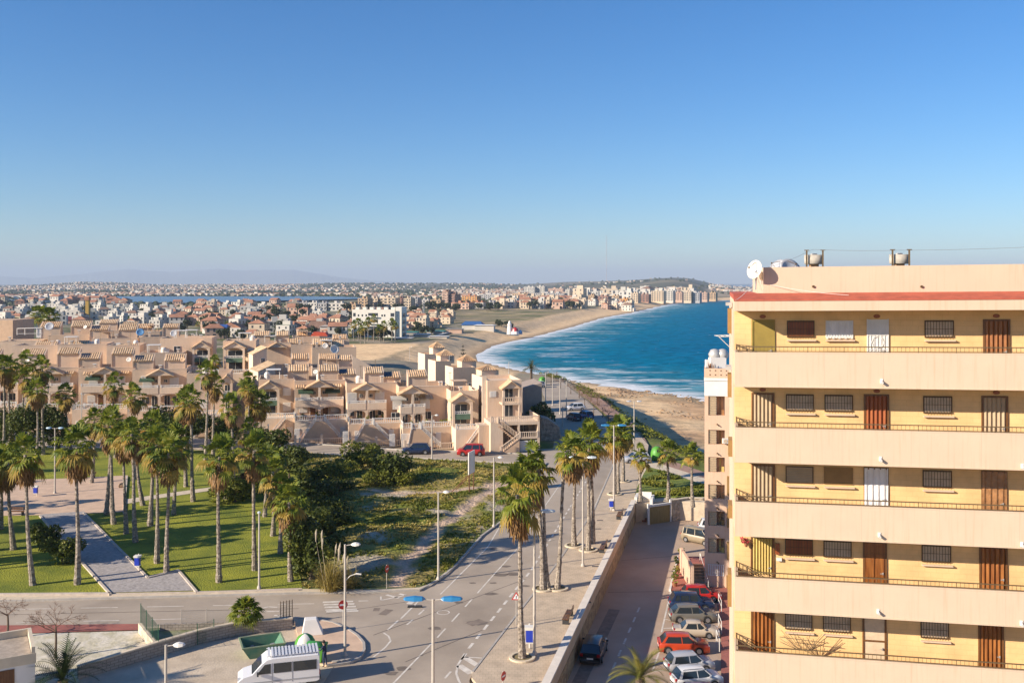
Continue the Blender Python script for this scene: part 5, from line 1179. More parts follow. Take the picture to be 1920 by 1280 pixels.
class Unit:
    def __init__(s, px0, px1, Y0, r=13.0, zb=0.1, pytop=700):
        s.r = R(r); s.Y0 = Y0; s.x0 = atY(px0, Y0); s.zb = zb; s.zt = zat(pytop, Y0) - zb; s.w = s.lx(px1, 0)
    def lx(s, px, v=0.0):
        k = (px-960)/F; c, n = math.cos(s.r), math.sin(s.r); return (k*(s.Y0+v*c)-s.x0+v*n)/(c-k*n)
    def lz(s, py, x=0.0, v=0.0): return zat(py, s.Y0+x*math.sin(s.r)+v*math.cos(s.r)) - s.zb
def shell(mb, x0, y0, x1, y1, z0, z1, par=0.9, t=0.18):
    """walls with a roof terrace sunk behind a parapet"""
    mb.box(x0,y0,z0,x1,y0+t,z1); mb.box(x0,y1-t,z0,x1,y1,z1); mb.box(x0,y0+t,z0,x0+t,y1-t,z1); mb.box(x1-t,y0+t,z0,x1,y1-t,z1)
    mb.box(x0+t,y0+t,z0,x1-t,y1-t,z1-par)
def win(par, x0, x1, z0, z1, y, m_, name='window', fr=True, pane=None):
    f = MB(); f.box(x0-0.06,y-0.07,z0-0.06,x1+0.06,y-0.003,z1+0.06); o = f.build(name, whiteb if fr else m_, par)
    p = MB(); p.box(x0,y-0.10,z0,x1,y-0.07,z1)
    if m_ is glassd: p.box((x0+x1)/2-0.03,y-0.115,z0,(x0+x1)/2+0.03,y-0.10,z1, 1); p.build('pane', [glassd, whiteb], o)
    else:
        z = z0+0.1
        while z < z1-0.05: p.box(x0,y-0.112,z,x1,y-0.10,z+0.06); z += 0.16
        p.build('shutter', m_, o)
    return o
def tower(par, x0, x1, y, zr, ze, ztopback, low, m_=None, dark=False, dep=2.4):
    """stair head on the roof terrace: walls, and clay tiles falling to the front"""
    t = MB(); t.box(x0,y+0.12,low,x1,y+dep,ze-0.05); t.xprism([(0,0)]*0 or [(x0,ze-0.05),(x1,ze-0.05),(x1,ze-0.02),(x0,ze-0.02)], y+0.13, y+dep)
    for a, b in ((x0-0.16,x0),(x1,x1+0.16)):
        t.add([(a,y,low),(b,y,low),(b,y+dep,low),(a,y+dep,low),(a,y,ze+0.05),(b,y,ze+0.05),(b,y+dep,zr+0.12),(a,y+dep,zr+0.12)], [(0,3,2,1),(4,5,6,7),(0,1,5,4),(1,2,6,5),(2,3,7,6),(3,0,4,7)])
    t.box(x0,y+dep-0.14,ze-0.05,x1,y+dep,zr-0.07)
    o = t.build('stair_tower', m_ or peach, par); q = MB(); tiles(q, x0+0.01, x1-0.01, y-0.12, ze, y+dep-0.1, zr); q.build('tile_roof', tile, o)
    if dark:
        s = MB(); w_ = (x1-x0)*0.5; dz = (zr-ze)/(dep-0.1); s.add([(x0+0.1,y+0.25,ze+0.24),(x0+w_,y+0.25,ze+0.24),(x0+w_,y+dep-0.5,ze+0.24+dz*(dep-0.75)),(x0+0.1,y+dep-0.5,ze+0.24+dz*(dep-0.75)),(x0+0.1,y+0.25,ze+0.16),(x0+w_,y+0.25,ze+0.16),(x0+w_,y+dep-0.5,ze+0.16+dz*(dep-0.75)),(x0+0.1,y+dep-0.5,ze+0.16+dz*(dep-0.75))], [(0,1,2,3),(4,5,1,0),(5,6,2,1),(6,7,3,2),(7,4,0,3)])
        s.build('solar_panel', glassd, o)
    return o
def gable(par, c, hw, y0, y1, zb_, zp):
    g_ = MB(); g_.xprism([(c-hw+0.15,zb_),(c+hw-0.15,zb_),(c,zp-0.1)], y0+0.15, y1); o = g_.build('gable', peach2, par); q = MB()
    for s_ in (-1, 1):
        n = 9; 
        e = (c+s_*(hw+0.15), zb_-0.08); t_ = (c, zp+0.02)
        vs = []; fs = []; S = 3
        L_ = y1-y0+0.1; nn = max(3, int(L_/0.34))
        for i in range(nn*S+1):
            y = y0-0.1+L_*i/(nn*S); a = 0.07*abs(math.sin(math.pi*i/S)); vs += [(e[0],y,e[1]+a),(t_[0],y,t_[1]+a)]
        for i in range(nn*S): fs.append((2*i,2*i+2,2*i+3,2*i+1) if s_ < 0 else (2*i,2*i+1,2*i+3,2*i+2))
        q.add(vs, fs); q.add([(e[0],y0-0.1,e[1]-0.14),(t_[0],y0-0.1,t_[1]-0.14),(t_[0],y0-0.1,t_[1]),(e[0],y0-0.1,e[1])], [(0,1,2,3) if s_ < 0 else (3,2,1,0)])
        q.add([(e[0],y0-0.1,e[1]-0.14),(t_[0],y0-0.1,t_[1]-0.14),(t_[0],y1,t_[1]-0.14),(e[0],y1,e[1]-0.14)], [(3,2,1,0) if s_ < 0 else (0,1,2,3)])
    q.build('tile_roof', tile, o); return o
def archpanel(mb, x0, x1, z0, z1, zs, y0, y1):
    """wall piece over a flat arch: springs at zs, crown just under z1"""
    n = 8; zc = z1-0.12
    for i in range(n):
        xa, xb = x0+(x1-x0)*i/n, x0+(x1-x0)*(i+1)/n
        ha = zs+(zc-zs)*math.sqrt(max(0,1-((xa-(x0+x1)/2)/((x1-x0)/2))**2)); hb = zs+(zc-zs)*math.sqrt(max(0,1-((xb-(x0+x1)/2)/((x1-x0)/2))**2))
        mb.xprism([(xa,ha),(xb,hb),(xb,z1),(xa,z1)], y0, y1)
def stair(par, xt, xb, y, zt_, z0, dirn=1):
    """outside flight along the terrace front with a white balustrade"""
    s = MB(); n = 11; 
    for i in range(n):
        a = xt+(xb-xt)*i/n; b = xt+(xb-xt)*(i+1)/n; s.box(min(a,b), y-1.1, z0, max(a,b), y-0.005, z0+(zt_-z0)*(1-(i+0.5)/n))
    o = s.build('stair', stairc, par); q = MB(); balus(q, (xt,y-1.1,zt_-0.1), (xb,y-1.1,z0+0.05), 0.8, 0.3); q.build('balustrade', whiteb, o); return o
def double(px0, px1, Y0, pytop, lab, towers, zoff=6.15, gpx=None, r=13, style=0, zb=0.1, stairs=True, grp='gabled terraced houses along the street'):
    u = Unit(px0, px1, Y0, r, zb, pytop); t = thing('terraced_house', lab, 'house', (u.x0, Y0, zb), u.r, grp); w_, zt = u.w, u.zt
    c = u.lx(gpx, -2) if gpx else w_/2; zg = zt-zoff; D = 8.5
    m = MB(); shell(m, 0, 0, w_, D, -0.4, zt); m.build('wall', peach, t)
    m = MB(); m.box(-0.0,-0.035,zt-0.06,w_,-0.0,zt+0.05); m.box(0,0.0,zt+0.002,w_,0.19,zt+0.05); m.build('coping', peach2, t)
    hw = min(3.9, c-0.2, w_-c-0.2); 
    m = MB(); m.box(0.02,-5.6,-0.3,w_-0.02,-0.003,zg); m.build('terrace', peach2 if style%2 else peach, t)
    m = MB(); m.box(0.1,-5.5,zg+0.002,w_-0.1,-0.02,zg+0.02); m.build('terrace_floor', roofc, t)
    q = MB(); balus(q, (0.15,-5.5,zg), (c-0.7,-5.5,zg)); balus(q, (c+0.7,-5.5,zg), (w_-0.15,-5.5,zg)); balus(q, (0.15,-0.3,zg), (0.15,-5.5,zg)); q.build('balustrade', whiteb, t)
    for xx in (c-hw, c, c+hw):
        m = MB(); m.box(xx-0.2,-2.2,zg+0.022,xx+0.2,-1.85,zt-4.35 if xx != c else zt-1.05); m.build('column', peach2, t)
    for a, b, k in ((c-hw+0.2, c-0.2, 0), (c+0.2, c+hw-0.2, 1)):
        m = MB(); zf = zt-4.3; archpanel(m, a, b, zf-0.55, zf, zf-0.6, -2.18, -1.9); e0 = a-(0.4 if k==0 else -0.003); e1 = b+(0.4 if k==1 else -0.003)
        m.box(e0,-2.25,zf,e1,-2.05,zf+1.15); m.box(e0,-2.05,zf,e1,-0.004,zf+0.28)
        if k == 0: m.box(e0,-2.05,zf+0.28,e0+0.15,-0.004,zf+1.15)
        else: m.box(e1-0.15,-2.05,zf+0.28,e1,-0.004,zf+1.15)
        o = m.build('balcony', peach2, t); q = MB(); balus(q, (e0+0.1,-2.15,zf+1.15), (e1-0.1,-2.15,zf+1.15), 0.42, 0.26); q.build('balustrade', whiteb, o)
    gable(t, c, 2.35, -2.3, -0.004, zt-1.0, zt+0.22)
    if style == 1:
        m = MB(); tiles(m, c-hw-0.1, c-2.4, -0.9, zt-1.15, -0.01, zt-0.75); m.build('porch_tiles', tile, t); m = MB(); tiles(m, c+2.4, c+hw+0.1, -0.9, zt-1.15, -0.01, zt-0.75); m.build('porch_tiles', tile, t)
    clutter(t, w_, zt, 0.9, hash_s(lab))
    rg = random.Random(hash_s(lab))
    for s_ in (-1, 1):
        if rg.random() < 0.5:
            ac = MB(); x = c+s_*(hw-0.9); ac.box(x-0.42,-0.34,zt-1.75,x+0.42,-0.004,zt-1.2); o = ac.build('air_conditioner', whiteb, t); f_ = MB(); f_.tube([(x-0.1,-0.345,zt-1.47),(x-0.1,-0.36,zt-1.47)],0.19,10); f_.build('fan_grille', greysh, o)
        if rg.random() < 0.55: a0 = c+s_*1.0; aw = MB(); b0 = c+s_*3.6; x0, x1 = min(a0,b0), max(a0,b0); aw.add([(x0,-1.5,zt-1.95),(x1,-1.5,zt-1.95),(x1,-0.02,zt-1.5),(x0,-0.02,zt-1.5),(x0,-1.5,zt-2.15),(x1,-1.5,zt-2.15)], [(0,1,2,3),(3,2,1,0),(4,5,1,0),(0,1,5,4)]); aw.build('awning', rg.choice([whiteb, green, MATS['stripe_cloth'], MATS['blue_cloth']]), t)
    for k in range(5):
        x = rg.uniform(0.6, w_-0.6); o = MB(); clump(o, rg, (x,-0.9-rg.random()*3.8,zg+0.55), (0.35,0.35,0.5), 90, 0.10); o.build('terrace_plant', brush, t)
    if rg.random() < 0.7:
        x = c+rg.choice([-1,1])*2.4; o = MB(); o.lathe([(0.0,0.72),(0.5,0.72),(0.5,0.76),(0.05,0.76)],(x,-3.6,zg),12); o.lathe([(0.05,0),(0.05,0.72)],(x,-3.6,zg),6); o.build('terrace_table', whiteb, t)
        for dx in (-0.85,0.85): o = MB(); o.box(x+dx-0.22,-3.8,zg+0.02,x+dx+0.22,-3.4,zg+0.45); o.box(x+dx-0.22,-3.42,zg+0.45,x+dx+0.22,-3.38,zg+0.85); o.build('terrace_chair', whiteb, t)
    zf = zt-4.0
    for s_ in (-1, 1):
        win(t, c+s_*2.35-0.75, c+s_*2.35+0.75, zf+0.25, zf+2.35, 0, shutw, 'balcony_door'); win(t, c+s_*0.85-0.25, c+s_*0.85+0.25, zf+1.6, zf+2.1, 0, glassd)
        win(t, c+s_*1.1-0.45, c+s_*1.1+0.45, zg+0.03, zg+2.0, 0, glassd if (style+s_)%2 else wood2, 'door'); win(t, c+s_*2.7-0.65, c+s_*2.7+0.65, zg+0.6, zg+1.8, 0, shutw if style%2 else glassd)
    for s_ in (-1, 1):
        x = c+s_*1.6; win(t, x-0.65, x+0.65, 0.02, 2.2, -5.6, shutw, 'garage_door'); win(t, x+s_*2.2-0.4, x+s_*2.2+0.4, 0.3, 2.2, -5.6, shutw, 'door')
    if stairs:
        xl = max(0.8, c-3.9); xr = min(w_-0.8, c+3.9)
        m = MB(); m.box(c-0.75,-6.7,-0.3,c+0.75,-5.603,zg); m.build('stair_landing', stairc, t); q = MB(); balus(q, (c-0.7,-6.62,zg), (c+0.7,-6.62,zg), 0.85, 0.3); q.build('balustrade', whiteb, t)
        stair(t, c-0.755, xl, -5.61, zg, 0.0); stair(t, c+0.755, xr, -5.61, zg, 0.0)
        q = MB(); balus(q, (0.2,-8.2,0), (w_-0.2,-8.2,0), 0.95, 0.34); 
        for xx in (0.1, w_/2, w_-0.1): q.box(xx-0.2,-8.4,0,xx+0.2,-8.0,1.6)
        q.build('front_wall', peach2, t)
    for tw in towers:
        a, b, yt, yb = tw[:4]; v = 3.2; dk = len(tw) > 4
        xa, xb = u.lx(a, v), u.lx(b, v); tower(t, xa, xb, v, u.lz(yt, xa, v+2.4), u.lz(yb, xa, v), 0, zt-0.9, dark=dk)
    m = MB(); m.box(w_-1.6, 1.2, zt-0.9, w_-0.8, 1.6, zt-0.2); m.build('air_conditioner', whiteb, t)
    return t, u
double(552,648,167.5,714,'double house with two white balcony rails under one gable, wide white stair rails', [(598,634,684,696),(635,666,692,702,1)], gpx=599, style=1)
double(650,745,165.0,719,'double house with brown front doors, gable nearest the large olive shrub', [(685,718,688,700),(719,750,697,708,1)], gpx=688, style=0)
double(748,843,162.5,725,'double house whose balcony stands above the dark parked car', [(767,800,694,706)], gpx=774, style=2)
double(147,248,176.5,690,'left gabled double house rising behind the park palms', [(148,186,661,673,1),(210,248,652,664)], zoff=6.9, gpx=197, style=1)
double(248,350,175.5,693,'right gabled double house rising behind the park palms', [(250,286,665,677,1),(309,346,664,676)], zoff=6.9, gpx=299, style=0)
double(47,147,177.5,690,'double house behind the left palm cluster, mostly hidden by crowns', [(39,82,654,666),(108,147,652,664)], zoff=6.9, style=1)
double(-58,47,178.5,688,'double house at the left picture edge behind palm trunks', [(-40,-2,655,668)], zoff=6.9, style=0)
def porch_house(px0, px1, pa, pb, Y0, pytop, pg, lab, towers=(), r=13, zb=0.1, zoff=6.15, terr=True, open_=True, extra=None, grp='houses with a gabled end porch'):
    """single house: plain wall with a projecting two-storey porch under a gable"""
    u = Unit(px0, px1, Y0, r, zb, pytop); t = thing('porch_house', lab, 'house', (u.x0, Y0, zb), u.r, grp); w_, zt = u.w, u.zt; zg = zt-zoff
    xa, xb = u.lx(pa, -2), u.lx(pb, -2); zp = u.lz(pg, (xa+xb)/2, -2)
    m = MB(); shell(m, 0, 0, w_, 8, -0.4-(4 if zb > 3 else 0), zt); m.build('wall', peach, t)
    gable(t, (xa+xb)/2, (xb-xa)/2+0.15, -2.5, 0.5, zp-1.2, zp)
    for xx in (xa+0.2, xb-0.2):
        m = MB(); m.box(xx-0.2,-2.3,zg,xx+0.2,-1.95,zp-1.2); m.build('column', peach2, t)
    m = MB(); archpanel(m, xa+0.4, xb-0.4, zp-2.0, zp-1.2, zp-1.9, -2.28, -2.0); m.build('arch', peach2, t)
    m = MB(); zf = zp-4.2; m.box(xa+0.4,-2.25,zf,xb-0.4,-2.05,zf+0.9); m.box(xa,-2.0,zf,xb,-0.004,zf+0.2); m.build('balcony', green, t)
    q = MB(); balus(q, (xa+0.45,-2.15,zf+0.9), (xb-0.45,-2.15,zf+0.9), 0.45, 0.28); q.build('balustrade', whiteb, t)
    win(t, xa+0.6, xb-0.6, zf+0.25, zf+2.2, 0, glassd, 'balcony_door'); win(t, xa+0.7, xb-0.7, zg+0.2, zg+2.0, 0, glassd, 'door')
    if w_-xb > 1.6: win(t, (xb+w_)/2-0.6, (xb+w_)/2+0.6, zt-2.9, zt-1.7, 0, shutw); win(t, (xb+w_)/2-0.6, (xb+w_)/2+0.6, zg+0.5, zg+1.9, 0, shutw)
    if xa > 2.2: win(t, xa/2-0.6, xa/2+0.6, zt-2.9, zt-1.7, 0, glassd); win(t, xa/2-0.6, xa/2+0.6, zg+0.5, zg+1.9, 0, shutw)
    if terr:
        m = MB(); m.box(min(0,xa),-5.6,-0.3,w_,-0.003,zg); m.build('terrace', peach2, t); q = MB(); balus(q, (min(0,xa)+0.1,-5.5,zg), (w_-0.1,-5.5,zg)); q.build('balustrade', whiteb, t)
        if zb < 1: stair(t, w_*0.75, w_*0.25, -5.61, zg, 0.0); win(t, w_*0.8, w_*0.8+0.9, 0.05, 2.1, -5.6, shutw, 'garage_door')
    clutter(t, w_, zt, 0.9, hash_s(lab))
    for tw in towers:
        a, b, yt, yb = tw[:4]; v = 3.2; x0_, x1_ = u.lx(a, v), u.lx(b, v); tower(t, x0_, x1_, v, u.lz(yt, x0_, v+2.4), u.lz(yb, x0_, v), 0, zt-0.9, dark=len(tw) > 4)
    return t, u
porch_house(485,552,486,524,169.0,711,715,'first house of the right row with arched porch and green balcony cloth', [(541,577,684,696)])
porch_house(845,897,848,886,160.0,733,738,'end house of the row with green clad balcony beside the corner villa', zoff=5.6)
porch_house(350,432,414,436,173.5,700,703,'house ending the left row beside the dark garage gap', zoff=6.9, grp='houses with a gabled end porch')
porch_house(300,397,361,394,197.0,634,640,'upper house with stacked porch left of the small garden palm', zb=4.0, zoff=6.2, r=10)
porch_house(418,480,420,459,195.0,639,640,'upper house with arched porch and striped awning right of the small garden palm', zb=4.0, zoff=6.2, r=10)
# rows stepping up behind: body with parapet and its stair heads
def back_house(px0, px1, Y0, pytop, towers, lab, r=13, zb=5.0, gpx=None, grp='stepped houses behind the front row', dep=9, parap=0.9, mat_=None, wins=()):
    u = Unit(px0, px1, Y0, r, zb, pytop); t = thing('stepped_house', lab, 'house', (u.x0, Y0, zb), u.r, grp); w_, zt = u.w, u.zt
    m = MB(); shell(m, 0, 0, w_, dep, -4.5, zt, parap); m.build('wall', mat_ or peach, t); m = MB(); m.box(0,-0.03,zt+0.002,w_,0.19,zt+0.05); m.box(0,-0.03,zt-0.06,w_,-0.001,zt+0.001); m.build('coping', peach2, t)
    if gpx: gable(t, u.lx(gpx,-1), 2.0, -1.2, -0.003, zt-1.0, zt+0.15)
    for (a, b, ya, yb_) in wins: win(t, u.lx(a), u.lx(b), u.lz(yb_), u.lz(ya), 0, glassd)
    clutter(t, w_, zt, parap, hash_s(lab))
    for tw in towers:
        a, b, yt, yb = tw[:4]; v = 2.6; x0_, x1_ = u.lx(a, v), u.lx(b, v); tower(t, x0_, x1_, v, u.lz(yt, x0_, v+2.4), u.lz(yb, x0_, v), 0, zt-parap, dark=len(tw) > 4)
    return t
back_house(500,585,186,690,[(547,578,663,673)],'second row house above the first pair, one tiled stair head')
back_house(585,670,184,690,[(599,630,663,673),(636,659,666,675)],'second row house with two tiled stair heads side by side', gpx=None)
back_house(676,722,183,697,[],'low second row house with a sloping shaded wall and white chimney block', wins=())
back_house(22,108,198,648,[(64,103,640,651)],'second row house at far left with a long shaded parapet', gpx=None)
back_house(108,200,197,646,[(127,163,639,649),(164,198,646,655,1)],'second row house left centre, dark panel on its lower stair head')
back_house(200,262,196,648,[(219,256,645,655)],'second row house beside the deep shadow gap')
back_house(262,345,190,662,[],'second row terrace wall left of the stacked porch house', gpx=None)
back_house(90,172,217,628,[(76,112,603,613),(134,169,602,612)],'third row house carrying two high tiled stair heads')
back_house(172,258,215,635,[(169,202,610,619,1),(223,256,608,619)],'third row house with a dark solar panel on its stair head')
back_house(262,345,214,632,[(306,334,607,614)],'third row house with one square stair head', gpx=None)
back_house(345,372,212,632,[],'ochre terrace house with an open arched loggia', mat_=pbr('ochre_render', (0.56,0.34,0.16), 0.9, 0.1, 1), wins=())
back_house(170,262,236,620,[(187,219,599,606),(225,256,603,610)],'top row house at left centre')
back_house(262,300,234,622,[(258,285,607,615)],'top row house with the small low stair head')
back_house(0,75,214,640,[],'low house end wall under the metal pergola', gpx=None)
back_house(478,545,212,643,[(477,505,621,629),(519,541,621,629)],'third row house with gabled front behind the side lit walls', gpx=519)
back_house(545,585,212,646,[(540,567,633,644)],'third row house left of the white satellite dishes')
back_house(585,668,210,652,[(587,615,635,646),(623,644,638,650)],'third row house carrying the big white satellite dish', gpx=None)
back_house(548,600,238,632,[(557,582,622,629)],'top row house beside the red awning')
back_house(600,655,236,637,[(625,650,627,635)],'top row house with an orange tiled stair head at the beach side')
def sidelit(px0, px1, Y0, pytop, lab, r=18, zb=5, dep=7, roof='shed', hh=2.0):
    u = Unit(px0, px1, Y0, r, zb, pytop); t = thing('side_house', lab, 'house', (u.x0, Y0, zb), u.r, 'houses turned sideways to the street'); w_, zt = u.w, u.zt
    m = MB(); m.xprism([(0,-4.5),(w_,-4.5),(w_,zt),(0,zt-1.3)], 0, dep); m.build('wall', peach2, t)
    vs = []; fs = []; S = 4; n = int(dep/0.36); q = MB()
    for i in range(n*S+1): y = -0.15+(dep+0.3)*i/(n*S); a = 0.07*abs(math.sin(math.pi*i/S)); vs += [(-0.25,y,zt-1.42+a+0.06),(w_+0.05,y,zt+a+0.06)]
    for i in range(n*S): fs.append((2*i,2*i+2,2*i+3,2*i+1)[::-1])
    q.add(vs, [f[::-1] for f in fs]); q.box(w_-0.02,-0.1,zt-0.4,w_+0.08,dep,zt+0.03); q.build('tile_roof', tile, t)
    win(t, w_*0.6, w_*0.85, zt-3.0, zt-2.2, 0, glassd)
    return t
sidelit(474,500,190,652,'upper side lit house with cream wall and sloping tiles above the first pair', r=26)
sidelit(484,516,180,683,'lower side lit house with cream wall and sloping tiles', r=26, zb=3)
# tall houses near the sea with flanks coloured as sunlit and little hipped towers
def sea_house(px0, pxc, px1, Y0, pytop, tx0, tx1, tyt, tye, lab, tv=2.0, r=21, zb=-0.1, wins=()):
    u = Unit(pxc, px1, Y0, r, zb, pytop); t = thing('seaside_house', lab, 'house', (u.x0, Y0, zb), u.r, 'tall seaside houses with hipped towers'); w_, zt = u.w, u.zt
    k0 = (px0-960)/F; c, n = math.cos(u.r), math.sin(u.r); D = (u.x0-k0*Y0)/(k0*c+n); D = max(3.0, min(D, 12))
    m = MB(); shell(m, 0, 0, w_, D, -0.3, zt, 0.7); m.build('wall', peach, t)
    m = MB(); m.box(-0.035,0,-0.3,-0.002,D,zt+0.02); m.build('flank_wall', pbr('sunlit_flank', (0.70,0.56,0.42), 0.9, 0.06, 0.8), t)  # paler skin puts the sunlit side of the house into the colour
    xa, xb = u.lx(tx0, tv), u.lx(tx1, tv); ze = u.lz(tye, xa, tv); zr = u.lz(tyt, xa, tv+1.5)
    m = MB(); m.box(xa,tv,zt-0.7,xb,tv+3,ze); o = m.build('roof_tower', peach2, t); q = MB(); cx, cy = (xa+xb)/2, tv+1.5
    q.add([(xa-0.2,tv-0.2,ze),(xb+0.2,tv-0.2,ze),(xb+0.2,tv+3.2,ze),(xa-0.2,tv+3.2,ze),(cx,cy,zr)], [(0,1,4),(1,2,4),(2,3,4),(3,0,4),(3,2,1,0)])
    for i in range(7):
        f_ = (i+0.5)/7; bx_ = xa-0.2+(xb-xa+0.4)*f_; q.tube([(bx_,tv-0.2,ze+0.03),(cx+(bx_-cx)*0.1,cy-0.15,zr)], 0.06, 4); q.tube([(xa-0.2,tv-0.2+3.4*f_,ze+0.03),(cx-0.1,cy+(tv-0.2+3.4*f_-cy)*0.1,zr)], 0.06, 4)
    q.build('tile_roof', tile, o); 
    for (a, b, ya, yb_) in wins: win(t, u.lx(a), u.lx(b), u.lz(yb_), u.lz(ya), 0, glassd)
    return t
sea_house(784,797,826,202,664,812,834,641,652,'farthest tall seaside house by the promenade end')
sea_house(803,817,846,190,677,826,852,655,667,'middle tall seaside house with a blue framed tower window', wins=((843,848,668,677),))
sea_house(835,850,892,177,689,866,893,665,677,'nearest tall seaside house with a wide plain front wall', wins=((878,886,720,728),))
sea_house(885,903,936,168,706,903,935,684,694,'tall house tucked between the wide plain house and the corner villa', r=20)
def villa():
    u = Unit(914,978,158.5,12,0.1,713); t = thing('corner_villa', 'corner villa with balconied porch over a big railed terrace and double garage', 'house', (u.x0, 158.5, 0.1), u.r); w_, zt = u.w, u.zt
    zg = u.lz(790, 2, -5)
    m = MB(); shell(m, 0, 0, w_, 9, -0.3, zt, 0.6); m.build('wall', peach, t)
    m = MB(); m.box(-0.04,0,-0.3,-0.002,9,zt); m.box(-0.8,0.5,-0.3,-0.042,0.9,zt+0.6); m.build('flank_wall', MATS['sunlit_flank'], t)  # the villa's sunlit left side is coloured paler too
    xa, xb = u.lx(941,-2), u.lx(976,-2); gable(t, (xa+xb)/2, (xb-xa)/2, -2.5, 0.5, u.lz(728,xa,-2), u.lz(714,xa,-2))
    for xx in (xa+0.1, xb-0.4): m = MB(); m.box(xx,-2.3,zg,xx+0.3,-2.0,u.lz(728,xa,-2)); m.build('column', peach2, t)
    m = MB(); zf = u.lz(759,xa,-2); m.box(xa,-2.3,zf,xb,-0.003,zf+0.3); m.build('balcony', peach2, t); q = MB(); balus(q, (xa+0.1,-2.2,zf+0.3),(xb-0.1,-2.2,zf+0.3),0.95,0.3); q.build('balustrade', peach2, t)
    win(t, xa+0.9, xb-0.9, zf+0.35, zf+2.4, 0, glassd, 'balcony_door'); win(t, xa+0.9, xb-0.9, zg+0.1, zg+2.1, 0, glassd, 'door'); win(t, u.lx(919), u.lx(930), u.lz(744), u.lz(734), 0, shutw)
    m = MB(); x0 = -0.6; x1 = u.lx(1012,-6); m.box(x0,-6,zg-0.45,x1,-0.003,zg); m.box(x0,-6,-0.3,x0+2.0,-0.01,zg-0.452); m.box(x1-0.35,-6,-0.3,x1,-0.01,zg-0.452); m.box(x0+2.0,-2.4,-0.3,x1-0.35,-0.01,zg-0.452)
    xm = u.lx(973,-6); m.box(xm-0.15,-6,-0.3,xm+0.15,-2.4,zg-0.452); m.build('terrace', peach2, t); q = MB(); balus(q, (x0+0.1,-5.9,zg),(x1-0.1,-5.9,zg),0.95,0.32); balus(q, (x1-0.1,-5.9,zg),(x1-0.1,0.5,zg),0.95,0.32); q.build('balustrade', peach2, t)
    zl = u.lz(820, xm, -6); m = MB(); m.box(xm+0.15,-6,zl-0.25,x1-0.35,-2.4,zl); m.build('lower_balcony', peach2, t); q = MB(); balus(q, (xm+0.2,-5.95,zl),(x1-0.4,-5.95,zl),0.9,0.32); q.build('balustrade', peach2, t)
    for a, b in ((xm+0.25, (xm+x1)/2-0.2), ((xm+x1)/2+0.0, x1-0.45)): win(t, a, b, 0.0, zl-0.6, -5.85, shutw, 'garage_door')
    win(t, xm+0.6, x1-1.0, zl+0.05, zl+2.0, -2.4, glassd, 'door')
    s = MB(); n = 10; xt = xm-0.2
    for i in range(n): a = xt-3.0*i/n; s.box(a-3.0/n,-7.2,-0.1,a,-6.05,zl-(zl+0.1)*(i+0.5)/n)
    o = s.build('stair', stairc, t); q = MB(); balus(q, (xt,-7.2,zl),(xt-3.0,-7.2,0.1),0.9,0.3); q.build('balustrade', peach2, o)
    s = MB()
    for i in range(n): a = xt-3.2+3.0*i/n; s.box(a,-6.04,zg-0.4-(zg-zl)*(i+1)/n-0.15,a+3.0/n,-5.2+0.0,zg-0.4-(zg-zl)*(i+1)/n+0.1)
    o = s.build('stair', stairc, t); q = MB(); balus(q, (xt-3.2,-6.04,zg-0.1),(xt-0.2,-6.04,zl),0.9,0.3); q.build('balustrade', peach2, o)
    m = MB(); m.box(-2.2,-4.5,-0.3,-0.65,-1,zg-0.6); m.build('side_wall', peach, t)
villa()
t = thing('grey_house', 'low grey walled house in shadow right behind the corner villa', 'house', (atY(982,176),176,0), R(10)); m = MB(); m.xprism([(0,-0.3),(3.4,-0.3),(3.4,zat(718,176)),(0,zat(727,176))], 0, 8); m.build('wall', pbr('grey_render', (0.34,0.27,0.22), 0.9, 0.1, 1), t); win(t, 1.6, 2.2, 3.4, 4.4, 0, glassd)
m = MB(); m.box(-0.2,-0.2,zat(727,176)-0.1,3.6,8,zat(727,176)+0.05); 
rk = thing('stone_terrace_wall', 'rubble stone wall below the grey house at the road bend', 'wall', (atY(1014,165),165,0)); m = MB(); m.xprism([(0,-0.3),(3.6,-0.3),(3.2,2.2),(1.2,3.6),(0,3.9)], 0, 3); m.build('masonry', pbr('rubble', (0.36,0.28,0.22), 0.95, 0.45, 1.8, 1.0, 2.5, bdist=0.3), rk)
# roof clutter on the houses: dishes, pergolas, awnings
def rdish(px, py, Y, r_, lab, m_=whited_, az=-100): 
    d = dish(px, py, Y, r_, R(az), R(25), lab, m_, r_*1.3); return d
rdish(93, 612, 214, 0.95, 'big blue grey satellite dish on the left tiled stair head', greyd_, -80)
rdish(160, 613, 214, 0.42, 'small white dish on the second tiled stair head from left', whited_)
rdish(263, 623, 212, 0.85, 'blue satellite dish between two stair heads', pbr('dish_blue', (0.10,0.25,0.45), 0.5), -75)
rdish(326, 625, 208, 0.75, 'grey dish on the square stair head left of the ochre loggia', greyd_, -85)
rdish(242, 674, 177, 0.46, 'round white dish at the foot of the right front stair head', whited_, -90)
rdish(343, 674, 175, 0.44, 'orange rimmed dish on the last stair head of the left row', pbr('dish_orange', (0.60,0.36,0.2), 0.6), -95)
rdish(52, 675, 176, 0.42, 'white dish behind the left palm crowns', whited_)
rdish(610, 648, 208, 0.62, 'round white dish left of the largest white dish', whited_, -80)
rdish(627, 655, 205, 1.0, 'largest white satellite dish on the third row roof', whited_, -60)
rdish(592, 697, 170, 0.42, 'small white dish beside the second tiled stair head of the right row', whited_)
t = thing('pergola', 'white metal pergola on the roof above the shaded sloping wall', 'pergola', (atY(32,208),208,zat(628,208)), R(8)); m = MB()
for x in (0,1.6,4.0): m.tube([(x,0,0),(x,0,1.4)],0.06,5)
